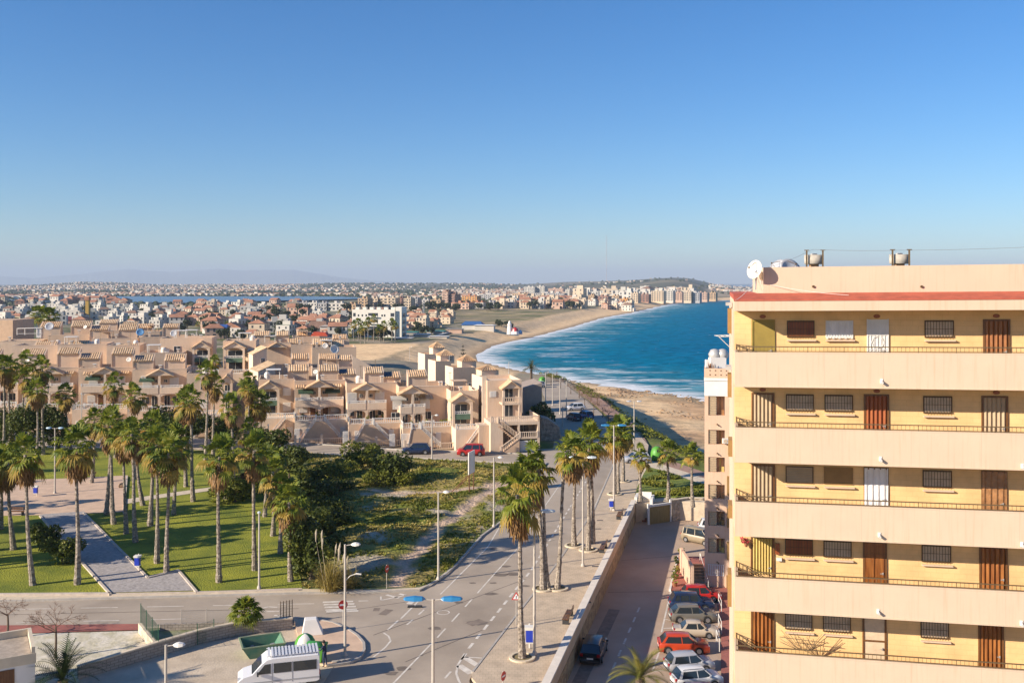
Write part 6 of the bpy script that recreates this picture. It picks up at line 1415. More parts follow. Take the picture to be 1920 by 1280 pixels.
m.tube([(0,0,1.4),(5.2,0,1.55)],0.1,6); m.tube([(0,0,0.3),(5.2,0,0.3)],0.05,5); m.build('frame', whiteb, t); m = MB(); m.box(3.9,0.1,-0.6,4.9,0.3,1.3); m.build('screen', shutw, t)
m = MB(); m.xprism([(0,0),(4.2,0),(3.6,0.8),(0.8,1.0)], 0, 3); o = m.build('red_awning', pbr('red_cloth', (0.50,0.07,0.03), 0.7, 0.1, 1)); o.location = (atY(582,232),232,zat(630,232)); tag(o, 'red awning over a roof terrace behind the tiled stair heads', 'awning')
tt = thing('bay_wall', 'sandy blank shaded wall with a lit opening between second row roofs and the beach', 'wall', (atY(661,182),182,3), R(12)); m = MB(); m.xprism([(0,0),(4.0,0),(4.0,zat(690,182)-3),(0,zat(667,182)-3)],0,0.4); m.build('panel', peach, tt)
b = thing('apartment_house', 'brown apartment house cut by the left picture edge above the palms', 'house', (atY(-60,225),225,6), 0); m = MB(); m.box(0,0,-6,atY(24,225)-atY(-60,225),10,zat(600,225)-6); m.build('wall', pbr('brown_render', (0.52,0.36,0.24), 0.9, 0.1, 1), b)
for px in (2,14): win(b, atY(px,225)-atY(-60,225)-0.5, atY(px,225)-atY(-60,225)+0.5, 5, 6.5, 0, glassd)
# ------------------------------------------------------------------ vehicles
tyre = pbr('tyre', (0.02,0.02,0.02), 0.9); rimm = pbr('alloy', (0.45,0.45,0.46), 0.35, metal=0.8); cg = pbr('car_glass', (0.02,0.028,0.035), 0.06, spec=0.8)
redl = pbr('tail_lamp', (0.35,0.01,0.01), 0.25); headl = pbr('head_lamp', (0.6,0.6,0.6), 0.15); plate = pbr('number_plate', (0.7,0.7,0.68), 0.5); blackp = pbr('black_plastic', (0.03,0.03,0.032), 0.6)
PROF = { # x from the tail, (roof line), hood, etc. lengths in metres
 'hatch': dict(L=4.15, W=1.76, H=1.52, belt=0.93, hood=0.86, tail=0.06, roof=(0.55,2.55), wind=(3.25,0.98), rear=(0.12,1.0), wb=(0.78,3.32), r=0.31),
 'suv':   dict(L=4.55, W=1.85, H=1.66, belt=1.04, hood=0.98, tail=0.05, roof=(0.60,2.85), wind=(3.55,1.08), rear=(0.12,1.08), wb=(0.85,3.62), r=0.35),
 'sedan': dict(L=4.30, W=1.70, H=1.42, belt=0.90, hood=0.84, tail=0.9, roof=(1.25,2.55), wind=(3.20,0.93), rear=(0.70,0.93), wb=(0.80,3.30), r=0.30),
 'mpv':   dict(L=4.35, W=1.82, H=1.80, belt=1.08, hood=1.02, tail=0.03, roof=(0.35,2.95), wind=(3.65,1.12), rear=(0.06,1.10), wb=(0.75,3.40), r=0.32),
 'crossover': dict(L=4.55, W=1.84, H=1.60, belt=1.02, hood=0.97, tail=0.07, roof=(0.75,2.75), wind=(3.50,1.05), rear=(0.16,1.06), wb=(0.85,3.60), r=0.35)}
def car(loc, rz, kind, paintm, label, roofm=None, rails=False, name='parked_car', cat='car', grp='cars parked in the lower street', s=1.0):
    p = PROF[kind]; L_, Wd, Hh = p['L'], p['W'], p['H']; bl = p['belt']; hd = p['hood']; r = p['r']; hw = Wd/2
    t = thing(name, label, cat, loc, rz, grp); t.scale = (s,s,s)
    # lower body: sections along x with wheel arches cut as raised sills
    def top(x):
        if x < p['rear'][0]: return bl*0.93
        if x < p['wind'][0]: return bl
        u = (x-p['wind'][0])/(L_-p['wind'][0]); return bl+(hd-bl)*u*0.8-0.20*u**4
    def halfw(x): 
        e = min(x, L_-x); return hw*(0.86+0.14*min(1, e/0.55)**0.6)
    def bottom(x):
        z = 0.20
        for wx in p['wb']:
            d = abs(x-wx)
            if d < r*1.22: z = max(z, math.sqrt((r*1.22)**2-d*d)+r*0.72)
        return z
    xs = sorted(set([0,0.06,0.18,0.35,0.5,L_-0.5,L_-0.3,L_-0.15,L_-0.05,L_] + [wx+dx*r*1.22 for wx in p['wb'] for dx in (-1.02,-1,-0.8,-0.5,0,0.5,0.8,1,1.02)] + [p['wb'][0]+0.3*k for k in range(3,8)] + [p['wind'][0], p['wind'][0]+0.3]))
    m = MB(); vs = []; fs = []; n = 10
    for x in xs:
        w_ = halfw(x); b = bottom(x); tp = top(x); e = 0.06 if 0.04 < x < L_-0.04 else 0.16
        ring = [(w_*0.97,b),(w_,(b+tp)*0.5),(w_*0.98,tp-0.09),(w_*0.90,tp),(w_*0.4,tp+0.02)]; ring = ring + [(-a,c) for a,c in ring[::-1]]
        vs += [(x,a,c) for a,c in ring]
    for i in range(len(xs)-1):
        for k in range(n): fs.append((i*n+k, i*n+(k+1)%n, (i+1)*n+(k+1)%n, (i+1)*n+k))
    fs += [tuple(range(n)), tuple((len(xs)-1)*n+k for k in range(n))[::-1]]
    m.add(vs, [f[::-1] for f in fs]); m.build('body', paintm, t, True)
    # cabin: glass sides with a painted roof
    ra, rb = p['roof']; wf = p['wind'][0]; re = p['rear'][0]; zr = Hh; g = MB(); wb_, wr = hw*0.93, hw*0.76
    G = [(re,bl-0.02,wb_*0.9),(ra,zr-0.05,wr*0.95),((ra+rb)/2,zr,wr),(rb,zr-0.03,wr*0.97),(wf,bl-0.02,wb_*0.93)]
    vs = [(re,-wb_*0.92,bl-0.03),(re,wb_*0.92,bl-0.03),(ra,-wr*0.97,zr-0.06),(ra,wr*0.97,zr-0.06),(rb,-wr*0.98,zr-0.05),(rb,wr*0.98,zr-0.05),(wf,-wb_*0.93,bl-0.03),(wf,wb_*0.93,bl-0.03),(ra,-wb_,bl-0.03),(ra,wb_,bl-0.03),(rb,-wb_,bl-0.03),(rb,wb_,bl-0.03)]
    g.add(vs, [(0,2,3,1),(4,6,7,5),(0,8,2),(1,3,9),(8,10,4,2),(9,3,5,11),(10,6,4),(11,5,7),(2,4,5,3)]); g.build('windows', cg, t)
    q = MB(); nx = 6; vs = []; fs = []
    for i in range(nx+1):
        x = ra-0.05+(rb-ra+0.08)*i/nx; zt = zr-0.055+0.085*math.sin(math.pi*(i+0.3)/(nx+0.6)); vs += [(x,-wr*1.0,zr-0.085),(x,-wr*0.86,zt),(x,0,zt+0.03),(x,wr*0.86,zt),(x,wr*1.0,zr-0.085)]
    for i in range(nx):
        for k in range(4): fs.append((i*5+k,(i+1)*5+k,(i+1)*5+k+1,i*5+k+1))
    q.add(vs, fs)
    def post(xa, xb, wd):       # pillar from belt to roof, both sides
        for s_ in (-1,1):
            a = Vector((xa, s_*wb_*1.005, bl-0.03)); b = Vector((xb, s_*wr*1.0, zr-0.06)); d = Vector((wd,0,0)); o = Vector((0,s_*0.014,0))
            q.add([a-d+o,a+d+o,b+d*0.7+o,b-d*0.7+o],[(0,1,2,3) if s_ < 0 else (3,2,1,0)])
    post(wf-0.08, rb-0.02, 0.06); post((ra+rb)/2+0.35, (ra+rb)/2+0.28, 0.045); post(re+0.22, ra+0.02, 0.14 if kind != 'mpv' else 0.08)
    if kind in ('mpv','suv'): post(ra+0.45, ra+0.5, 0.05)
    q.build('roof', roofm or paintm, t, True)
    for wx in p['wb']:
        for s_ in (-1,1):
            w_ = MB(); w_.tube([(wx,s_*(hw-0.20),r),(wx,s_*(hw+0.005),r)], r, 16); o = w_.build('wheel', tyre, t); rr = MB(); rr.tube([(wx,s_*(hw-0.02),r),(wx,s_*(hw+0.02),r)], r*0.62, 10); rr.build('rim', rimm, o)
    for s_ in (-1,1):
        h = MB(); h.cbox((L_-0.10, s_*hw*0.66, hd*0.80), (0.14,0.34,0.13)); h.build('headlight', headl, t); h = MB(); h.cbox((0.04, s_*hw*0.74, bl*0.86), (0.12,0.24,0.20)); h.build('tail_light', redl, t)
        h = MB(); h.cbox((wf-0.35, s_*(hw+0.06), bl+0.05), (0.12,0.18,0.13)); h.build('mirror', paintm if kind != 'mpv' else blackp, t)
        if rails: h = MB(); h.tube([(ra+0.1,s_*wr*0.9,zr),(ra+0.25,s_*wr*0.9,zr+0.06),(rb-0.25,s_*wr*0.9,zr+0.06),(rb-0.1,s_*wr*0.9,zr)], 0.02, 5); h.build('roof_rail', blackp, t)
    h = MB(); h.cbox((-0.005,0,0.55),(0.03,0.5,0.12)); h.build('number_plate', plate, t); h = MB(); h.cbox((L_-0.02,0,0.42),(0.10,Wd*0.7,0.2)); h.build('front_bumper', blackp, t); h = MB(); h.cbox((0.03,0,0.32),(0.10,Wd*0.8,0.14)); h.build('rear_bumper', blackp, t)
    h = MB(); h.tube([(wf+0.05,-0.45,bl+0.03),(wf-0.25,0.05,bl+0.22)],0.012,4); h.build('wiper', blackp, t)
    return t
def cpos(px, py, z=LOW): p = W(px, py, z); return (p.x, p.y, z+0.0)
P_ = dict(red=paint('paint_red', (0.42,0.02,0.015)), blue=paint('paint_navy', (0.012,0.025,0.07)), grey=paint('paint_grey', (0.16,0.145,0.12), 0.3), beige=paint('paint_beige', (0.50,0.41,0.31)), ored=paint('paint_orange_red', (0.50,0.055,0.015)),
          silver=paint('paint_silver', (0.42,0.42,0.44), 0.3), white=paint('paint_white', (0.72,0.71,0.70)), black=paint('paint_black', (0.012,0.012,0.014)), tan=paint('paint_tan', (0.30,0.24,0.16), 0.35), dblue=paint('paint_blue', (0.03,0.12,0.30)))
# nose-in row: tail bottom-left corner to nose; cars point right and a little towards the viewer
def pc(tx, ty, hx, hy, kind, col, lab, **k):
    a = W(tx, ty, LOW); b = W(hx, hy, LOW); d = b-a; rz = math.atan2(d.y, d.x); k.setdefault('s', 0.87); return car((a.x, a.y, LOW+0.01), rz, kind, P_[col], lab, **k)
pc(1277,1123,1340,1124,'hatch','red','bright red hatchback, farthest car of the nose in row')
pc(1254,1140,1331,1141,'suv','blue','dark blue sport utility car next to the bright red hatchback', rails=True)
pc(1256,1163,1331,1163,'crossover','grey','grey green crossover between the dark blue and the beige car')
pc(1262,1190,1339,1192,'sedan','beige','old beige sedan parked beside the orange red car')
pc(1234,1219,1323,1221,'crossover','ored','orange red sport utility car with shiny rims, longest nose in the row')
pc(1249,1258,1336,1252,'hatch','silver','silver hatchback half covered by the white car in front')
pc(1262,1287,1356,1279,'hatch','white','white hatchback with roof rails nearest the bottom edge', rails=True)
pc(1274,1318,1345,1318,'hatch','red','purple roofed red car at the very bottom of the parking row', roofm=paint('paint_purple', (0.20,0.03,0.12)))
a = W(1106,1248,LOW); b = W(1127,1204,LOW); car((a.x,a.y,LOW+0.01), math.atan2(WD.y, WD.x), 'hatch', P_['black'], 'black hatchback driving away in the wall shadow', name='car', grp=None)
pc(1283,1011,1321,1019,'mpv','tan','tan people carrier parked at the top of the lower street', s=0.93)
car((*cpos(1308,995)[:2],LOW+0.01), R(-10), 'hatch', P_['white'], 'white car roof showing behind the tan people carrier')
def rc(px, py, rz, kind, col, lab, z=0.0, **k): p = W(px, py, z); return car((p.x,p.y,z+0.005), rz, kind, P_[col], lab, grp=k.pop('grp','cars on the houses street'), **k)
rc(808,850,R(183),'suv','blue','dark blue car parked on the houses street left of the lamp post')
rc(909,853,R(181),'mpv','red','red people carrier parked on the houses street below the corner villa')
rc(100,824,R(180),'hatch','silver','silver car parked behind the left palm trunks')
rc(62,826,R(180),'hatch','blue','dark car half hidden behind the far left palm trunks')
rc(1095,768,R(200),'hatch','white','white car on the seaside road beyond the promenade', grp='cars on the seaside road')
rc(1108,786,R(120),'hatch','dblue','blue car by the shaded bend of the seaside road', grp='cars on the seaside road')
rc(1084,790,R(110),'hatch','blue','dark car lost in the shade of the seaside road', grp='cars on the seaside road')
rc(1022,726,R(200),'suv','silver','pale van far up the seaside road by the green container', grp='cars on the seaside road')
rc(1218,866,R(190),'hatch','silver','silver car behind the short palms by the lime green container', z=0.05, grp=None)
# ---- white minibus
def minibus():
    A_ = W(445,1300,0); Bq = W(592,1284,0); d = Bq-A_; rz = math.atan2(d.y,d.x); t = thing('minibus', 'white minibus with a slatted roof rack standing by the open skip', 'minibus', (A_.x,A_.y,0.03), rz); t.scale = (0.96,0.96,0.84); L_ = 5.55; w_ = 1.95
    wm = paint('paint_van', (0.70,0.695,0.70), 0.35, 0.3)
    side = [(0.0,0.45),(0.02,0.85),(0.35,1.12),(0.95,1.28),(1.62,2.08),(1.95,2.36),(2.3,2.44),(L_-0.1,2.44),(L_,2.3),(L_,0.42),(L_-0.2,0.32),(0.15,0.32)]
    m = MB(); n = len(side); vs = []
    for y, k in ((0,0.93),(0.10,1.0),(w_-0.10,1.0),(w_,0.93)):
        for x, z in side: vs.append((L_/2+(x-L_/2)*(0.985 if y in (0,w_) else 1), y, 1.2+(z-1.2)*(0.97 if y in (0,w_) and z > 1.5 else 1)))
    fs = []
    for r_ in range(3):
        for k in range(n): fs.append((r_*n+k, r_*n+(k+1)%n, (r_+1)*n+(k+1)%n, (r_+1)*n+k))
    fs += [tuple(range(n))[::-1], tuple(3*n+k for k in range(n))]; m.add(vs, fs); m.build('body', wm, t)
    def glass(pts, y, nm='window'): g = MB(); g.xprism(pts, y-0.012, y+0.004); g.build(nm, cg, t)
    for y in (-0.012, w_+0.008):
        glass([(1.28,1.30),(1.82,2.02),(2.22,2.06),(2.22,1.30)], y); glass([(2.42,1.30),(2.42,2.06),(3.62,2.06),(3.62,1.30)], y); glass([(3.74,1.30),(3.74,2.06),(L_-0.22,2.06),(L_-0.22,1.30)], y)
    g = MB(); g.add([(0.97,0.12,1.31),(0.97,w_-0.12,1.31),(1.60,w_-0.16,2.09),(1.60,0.16,2.09)], [(0,3,2,1)]); g.v = [(x-0.02,y,z+0.015) for x,y,z in g.v]; g.build('windscreen', cg, t)
    m = MB(); 
    for y in (0.2, w_-0.2): m.tube([(1.95,y,2.56),(L_-0.1,y,2.56)], 0.025, 5)
    k = 2.05
    while k < L_-0.1: m.box(k,0.15,2.57,k+0.13,w_-0.15,2.62); k += 0.235
    for y in (0.2,w_-0.2):
        for x in (2.2,3.6,L_-0.3): m.tube([(x,y,2.43),(x,y,2.57)],0.02,5)
    m.build('roof_rack', wm, t)
    for x in (1.05, 4.45):
        for y, o_ in ((0.16,-1),(w_-0.16,1)): q = MB(); q.tube([(x,y-0.12,0.34),(x,y+0.12,0.34)],0.34,18); o = q.build('wheel', tyre, t); q = MB(); q.tube([(x,y+o_*0.10,0.34),(x,y+o_*0.145,0.34)],0.19,12); q.build('rim', rimm, o)
    for y in (0.0, w_): m = MB(); m.box(0.3,y-0.02,0.62,L_-0.02,y+0.02,0.72); m.build('side_trim', pbr('grey_plastic', (0.35,0.35,0.36), 0.6), t)
    for xx in (2.32,3.68): m = MB(); m.box(xx-0.008,-0.014,0.5,xx+0.008,0.0,2.1); m.build('door_seam', blackp, t)
    m = MB(); m.cbox((1.35,-0.16,1.38),(0.12,0.22,0.28)); m.build('mirror', blackp, t); m = MB(); m.cbox((L_+0.0,w_/2,0.5),(0.14,w_*0.9,0.2)); m.build('bumper', blackp, t)
    m = MB(); m.cbox((0.12,0.3,0.92),(0.2,0.35,0.2)); m.build('headlight', headl, t); m = MB(); m.cbox((L_,0.12,1.0),(0.06,0.16,0.4)); m.build('tail_light', redl, t)
minibus()
# ------------------------------------------------------------------ lamps, signs, bins
postm = pbr('post_paint', (0.46,0.41,0.35), 0.6, 0.08, 2); bluel = pbr('blue_lamp', (0.03,0.20,0.42), 0.35); lampg = pbr('lamp_glass', (0.55,0.60,0.62), 0.25)
def lamp(px, py, top, lab, heads=1, col=None, z=0.13, yaw=0.0, L_=1.1, loc=None, grp='street lamps'):
    p = Vector(loc) if loc else W(px, py, z); h = (py-top)/(F/p.y) if not loc else zat(top, p.y)-p.z; t = thing('street_lamp', lab, 'street lamp', (p.x,p.y,p.z), yaw, grp)
    m = MB(); m.tube([(0,0,0),(0,0,h*0.5),(0,0,h)], [0.105,0.09,0.07], 10); m.build('post', postm, t); m = MB(); m.lathe([(0.2,0),(0.2,0.08),(0.14,0.25),(0.11,0.3)], n=10); m.build('base', postm, t)
    if heads == 0: m = MB(); m.lathe([(0.07,h),(0.16,h+0.03),(0.16,h+0.12),(0.04,h+0.2)], n=10); m.build('lamp_head', col or lampg, t); return t
    for s_ in ((-1,1) if heads == 2 else (1,)):
        m = MB()
        if heads: m.tube([(0,0,h-0.08),(s_*0.45,0,h-0.02)], 0.035, 6); m.build('arm', postm, t)
        m = MB(); a = 0.42; 
        for k, (x, w_, z0, z1) in enumerate([(a,0.06,-0.02,0.02),(a+0.15,0.17,-0.07,0.10),(a+0.5*L_,0.21,-0.09,0.13),(a+L_-0.1,0.16,-0.05,0.08),(a+L_,0.05,-0.02,0.03)]):
            vs = [(s_*x,-w_,z0+h),(s_*x,w_,z0+h),(s_*x,w_*0.7,z1+h),(s_*x,-w_*0.7,z1+h)]
            if k == 0: m.add(vs, [(0,1,2,3)])
            else: b = len(m.v)-4; m.add(vs, []); m.f += [(b+i, b+(i+1)%4, b+4+(i+1)%4, b+4+i) for i in range(4)]; m.mi += [0]*4
            if k == 4: m.f.append(tuple(len(m.v)-4+i for i in range(4))); m.mi.append(0)
        o = m.build('lamp_head', col or lampg, t)
    return t
lamp(812,1478,1122,'tall lamp with two blue heads rising from below the picture bottom', 2, bluel, L_=1.15, grp='street lamps on the main road')
lamp(1151,957,797,'far lamp with two blue heads among the promenade palms', 2, bluel, grp='street lamps on the main road')
lamp(1093,1061,857,'twin headed pale lamp between promenade palms', 2, None, L_=0.9, grp='street lamps on the main road')
lamp(1002,1226,958,'lamp post with the blue and white bin, head hidden in the nearest palm crown', 2, None, grp='street lamps on the main road')
lamp(1189,848,752,'twin headed lamp on the coast walk against the sand', 2, greyd_, L_=0.8, grp='street lamps on the main road')
lamp(486,1103,962,'slim single lamp at the park edge between two palm trunks', 0, None, grp='street lamps round the park')
corner_lamp = lamp(647,1229,1020,'single headed lamp with a lower curved arm on the rounded corner pavement', 1, whiteb, L_=0.7, grp='street lamps round the park')
_a = MB(); _a.tube([(0,0,5.4),(0.35,0.05,5.75),(0.8,0.1,5.9)],0.03,5); _a.tube([(0.75,0.1,5.9),(1.15,0.1,5.85)],[0.07,0.05],6); _a.build('lower_arm', whiteb, corner_lamp)
lamp(822,1086,922,'single headed lamp at the kerb in the middle of the scrub side', 1, whiteb, L_=0.6, grp='street lamps round the park')
lamp(926,987,857,'single headed lamp farther along the scrub kerb', 1, whiteb, L_=0.6, grp='street lamps round the park')
lamp(810,861,778,'lamp before the double house above the dark parked car', 1, whiteb, L_=0.6, grp='street lamps round the park')
lamp(311,1400,1208,'single headed lamp in the gravel lot left of the minibus', 1, whiteb, L_=0.7, z=0.02, grp='street lamps round the park')
lamp(103,925,802,'park lamp with two blue white heads near the left litter bin', 2, pbr('lamp_pale_blue', (0.35,0.50,0.62), 0.3), L_=0.7, grp='street lamps round the park')
lamp(153,815,739,'thin dark lamp post by the street behind the square', 0, None, grp='street lamps round the park')
lamp(503,838,797,'thin dark lamp post beside the first house stairs', 0, None, grp='street lamps round the park')
lamp(953,843,806,'small white lamp post before the villa garages', 1, whiteb, L_=0.4, grp='street lamps round the park')
for i, (px, py, tp) in enumerate([(1023,752,698),(1036,760,702),(1050,776,708),(1062,782,714),(1055,800,762),(998,710,686),(954,700,678)]):
    lamp(px, py, tp, ['thin pole at the start of the seaside road','second thin pole on the seaside road','third thin pole on the seaside road, taller','fourth thin pole on the seaside road by the white car','short white pole at the shaded road bend','lamp pole against the surf near the feather palm','lamp pole left of the feather palm over the water'][i], 1, postm, L_=0.4, grp='thin poles on the seaside road')
lamp(1182,652+48,620+30,'lamp post on the beach promenade', 1, whiteb, L_=0.5, loc=(atY(1151-383,330),330,-6), grp=None)
def sign(px, py, top, shape, lab, z=0.13, cat='traffic sign', yaw=0.0, s=1.0):
    p = W(px, py, z); h = (py-top)*p.y/F; t = thing('traffic_sign', lab, cat, (p.x,p.y,z), yaw, None); m = MB(); m.tube([(0,0,0),(0,0,h)], 0.035, 6); m.build('post', postm, t); wm = pbr('sign_white', (0.72,0.72,0.72), 0.4); rm = pbr('sign_red', (0.45,0.02,0.02), 0.4)
    r = 0.36*s; cz = h-r
    def disc(r0, y, m_, nm, n=24, rot=0, par=t): q = MB(); q.xprism([(r0*math.sin(2*math.pi*k/n+rot), cz+r0*math.cos(2*math.pi*k/n+rot)) for k in range(n)], y-0.008, y); return q.build(nm, m_, par)
    if shape == 'no_entry': f = disc(r,-0.045,rm,'plate'); q = MB(); q.box(-r*0.72,-0.062,cz-0.07,r*0.72,-0.054,cz+0.07); q.build('bar', wm, f)
    elif shape == 'triangle': f = disc(r*1.2,-0.045,rm,'plate',3); q = MB(); q.xprism([(r*0.8*math.sin(2*math.pi*k/3), cz+r*0.8*math.cos(2*math.pi*k/3)) for k in range(3)], -0.06, -0.054); q.build('field', wm, f); q = MB(); q.box(-0.03,-0.068,cz-0.1,0.03,-0.061,cz+0.12); q.build('symbol', blackp, f)
    else: f = disc(r,-0.045,rm,'plate',8,math.pi/8); q = MB(); q.box(-r*0.62,-0.062,cz-0.05,r*0.62,-0.054,cz+0.05); q.build('lettering', wm, f)
    return t
sign(643,1178,1124,'no_entry','round red no entry sign on the corner pavement by the lamp', yaw=R(20))
sign(725,1103,1058,'stop','red sign turned edge on at the scrub corner', yaw=R(70))
sign(968,1170,1110,'triangle','red edged triangular sign left of the nearest promenade palm', yaw=R(-5))
sign(943,1290,1257,'stop','red sign at the bottom on the paved promenade', yaw=R(60), s=0.9)
blueb = pbr('blue_bin', (0.02,0.05,0.45), 0.45)
def bin_(px, py, lab, z=0.16, s=1.0, post=True):
    p = W(px, py, z); t = thing('litter_bin', lab, 'litter bin', (p.x,p.y,z), 0, 'blue and white litter bins'); t.scale = (s,s,s)
    m = MB(); m.box(-0.2,-0.16,0.35,0.2,0.16,0.42); m.box(-0.24,-0.2,1.0,0.24,0.2,1.14); m.tube([(0,0.2,0),(0,0.2,1.2)],0.035,6); m.build('frame', whiteb, t); m = MB(); m.box(-0.18,-0.18,0.42,0.18,0.14,1.0); m.build('body', blueb, t)
bin_(258,1069,'blue litter bin on the right edge of the cobbled path', s=1.25); bin_(67,931,'blue litter bin on the sandy square', s=1.2); bin_(993,1217,'blue and white bin on the lamp post by the nearest palm', s=1.5); bin_(1146,957,'blue litter bin at the foot of the far blue headed lamp', s=1.2)
# benches and wall seats
def bench(px, py, lab, z=0.19, rz=0.0, m_=None, wlen=1.9, s=1.0, loc=None):
    p = Vector(loc) if loc else W(px, py, z); t = thing('bench', lab, 'bench', (p.x,p.y,p.z), rz, 'benches'); m = MB()
    for k in range(3): m.box(-wlen/2,-0.25+k*0.17,0.42,wlen/2,-0.11+k*0.17,0.46)
    m.build('seat', m_ or wood2, t); m = MB()
    for k in range(2): m.box(-wlen/2,0.27,0.55+k*0.18,wlen/2,0.31,0.68+k*0.18)
    m.build('backrest', m_ or wood2, t)
    for x in (-wlen*0.4,wlen*0.4): m = MB(); m.box(x-0.04,-0.25,0,x+0.04,0.27,0.42); m.box(x-0.04,0.23,0.42,x+0.04,0.27,0.86); m.build('leg', blackp, t)
bench(166,896,'dark bench on the far edge of the sandy square'); bench(30,965,'dark bench on the near left edge of the sandy square')
for f_, lab in ((0.215,'dark bench against the promenade wall near the bottom'),(0.60,'dark bench against the middle of the promenade wall'),(0.86,'dark bench against the far promenade wall')):
    q = WA.lerp(WB, f_)-WN*0.75; bench(0,0,lab,loc=(q.x,q.y,0.13),rz=math.atan2(WD.y,WD.x)+math.pi,wlen=2.4)
rk = thing('boulder', 'small brown boulder ornament near the right corner of the sandy square', 'boulder', (*XY(228,913,0.2),0.19)); m = MB(); m.lathe([(0.35,0),(0.42,0.2),(0.3,0.5),(0.1,0.6)], n=7); m.build('boulder', pbr('boulder', (0.28,0.18,0.11), 0.95, 0.4, 3, 0.6, 3), rk)
# ------------------------------------------------------------------ walls
wallt = thing('promenade_wall', 'long retaining wall with pale coping between promenade and lower street', 'retaining wall', (WA.x, WA.y, 0), math.atan2(WD.y, WD.x))
Lw = (WB-WA).length; B0 = -(WA.y-40)/WD.y
rub = pbr('golden_rubble', (0.58,0.38,0.18), 0.95, 0, 1.6, 1.0, 3.0, (0.22,0.13,0.07), bdist=0.25, detail=8)
m = MB(); m.box(B0,-0.30,LOW-0.3,Lw,0.12,-0.75); m.build('stone_base', rub, wallt)
m = MB(); m.box(B0,-0.26,-0.75,Lw,0.10,0.42); m.build('rendered_band', pbr('wall_band', (0.60,0.40,0.24), 0.9, 0.12, 0.6, 0.2, 8), wallt)
m = MB(); x = B0
while x < Lw-0.1: m.box(x,-0.38,0.42,min(x+3.0,Lw)-0.02,0.20,0.55); x += 3.0
m.build('coping', pbr('coping_white', (0.72,0.64,0.54), 0.85, 0.08, 1.2), wallt)
def wall(name, lab, px, z, h, th, m_, cap=None, cat='wall', z1s=None, base=None):
    """wall along pixel points whose feet stand at height z"""
    P = [Vector((*XY(a,b,z),0)) for a,b in px]; o = thing(name, lab, cat, (P[0].x,P[0].y,z)); m = MB(); c = MB()
    for i in range(len(P)-1):
        a, b = P[i]-P[0], P[i+1]-P[0]; d = (b-a).normalized(); q = Vector((-d.y,d.x,0))*th/2; h0, h1 = (h,h) if z1s is None else (z1s[i], z1s[i+1])
        vs = [a-q,b-q,b+q,a+q]; m.add([(v.x,v.y,-0.3) for v in vs]+[(vs[0].x,vs[0].y,h0),(vs[1].x,vs[1].y,h1),(vs[2].x,vs[2].y,h1),(vs[3].x,vs[3].y,h0)], [(0,3,2,1),(4,5,6,7),(0,1,5,4),(1,2,6,5),(2,3,7,6),(3,0,4,7)])
        if cap:
            q2 = Vector((-d.y,d.x,0))*(th/2+0.06); vs = [a-q2,b-q2,b+q2,a+q2]; hs = (h0,h1,h1,h0); c.add([(v.x,v.y,k+0.002) for v,k in zip(vs,hs)]+[(v.x,v.y,k+0.1) for v,k in zip(vs,hs)], [(0,3,2,1),(4,5,6,7),(0,1,5,4),(1,2,6,5),(2,3,7,6),(3,0,4,7)])
    m.build('masonry', m_, o)
    if cap: c.build('coping', cap, o)
    return o
blockw = brickmat('concrete_blocks', (0.40,0.34,0.28), (0.34,0.29,0.24), (0.22,0.18,0.15), 1.0, 0.4, 0.2, 0.02, axis=(R(90),0,0))
wall('block_wall', 'low concrete block wall climbing from the dark feather palm to the fence corner', [(146,1272),(298,1228),(372,1206),(440,1190),(548,1177)], 0.03, 0.9, 0.22, blockw, concm, z1s=[0.8,0.95,0.95,0.9,0.75])
wall('block_wall', 'low block wall in front of the squat palm along the park road', [(300,1181),(395,1178),(470,1176),(546,1166)], 0.05, 0.5, 0.2, blockw)
wall('plot_wall', 'pale rendered wall under the green mesh fence', [(263,1185),(296,1227)], 0.05, 0.75, 0.3, concm)
gm = pbr('green_fence', (0.02,0.10,0.05), 0.6)
def mesh_fence(a, b, z, h, lab, n=4, base=0.0, m_=gm):
    A_ = Vector((*XY(*a,z),z+base)); B_ = Vector((*XY(*b,z),z+base)); o = thing('mesh_fence', lab, 'fence', tuple(A_)); d = B_-A_
    for i in range(n+1): m = MB(); p = d*(i/n); m.tube([p, p+Vector((0,0,h+0.1))], 0.03, 6); m.build('post', m_, o)
    m = MB(); L_ = d.length; k = 0; nn = int(L_/0.09)
    for i in range(nn): p = d*(i/nn); m.tube([p+Vector((0,0,0.05)), p+Vector((0,0,h))], 0.006, 3, False)
    for j in range(7): zq = 0.05+(h-0.05)*j/6; m.tube([Vector((0,0,zq)), d+Vector((0,0,zq))], 0.008, 3, False)
    m.build('mesh_panel', m_, o); return o
mesh_fence((264,1185),(297,1228),0.05,1.4,'green mesh fence on the pale plot wall', 3, 0.75)
mesh_fence((370,1208),(401,1199),0.05,1.5,'green gate frame beside the block wall left of the skip', 1, 0.0)
mesh_fence((526,1172),(548,1168),0.05,1.3,'short brown fence end by the corner pavement', 4, 0.5, railm)
mesh_fence((340,1180),(480,1176),0.05,1.0,'sparse wire fence along the low wall by the squat palm', 3, 0.5, postm)
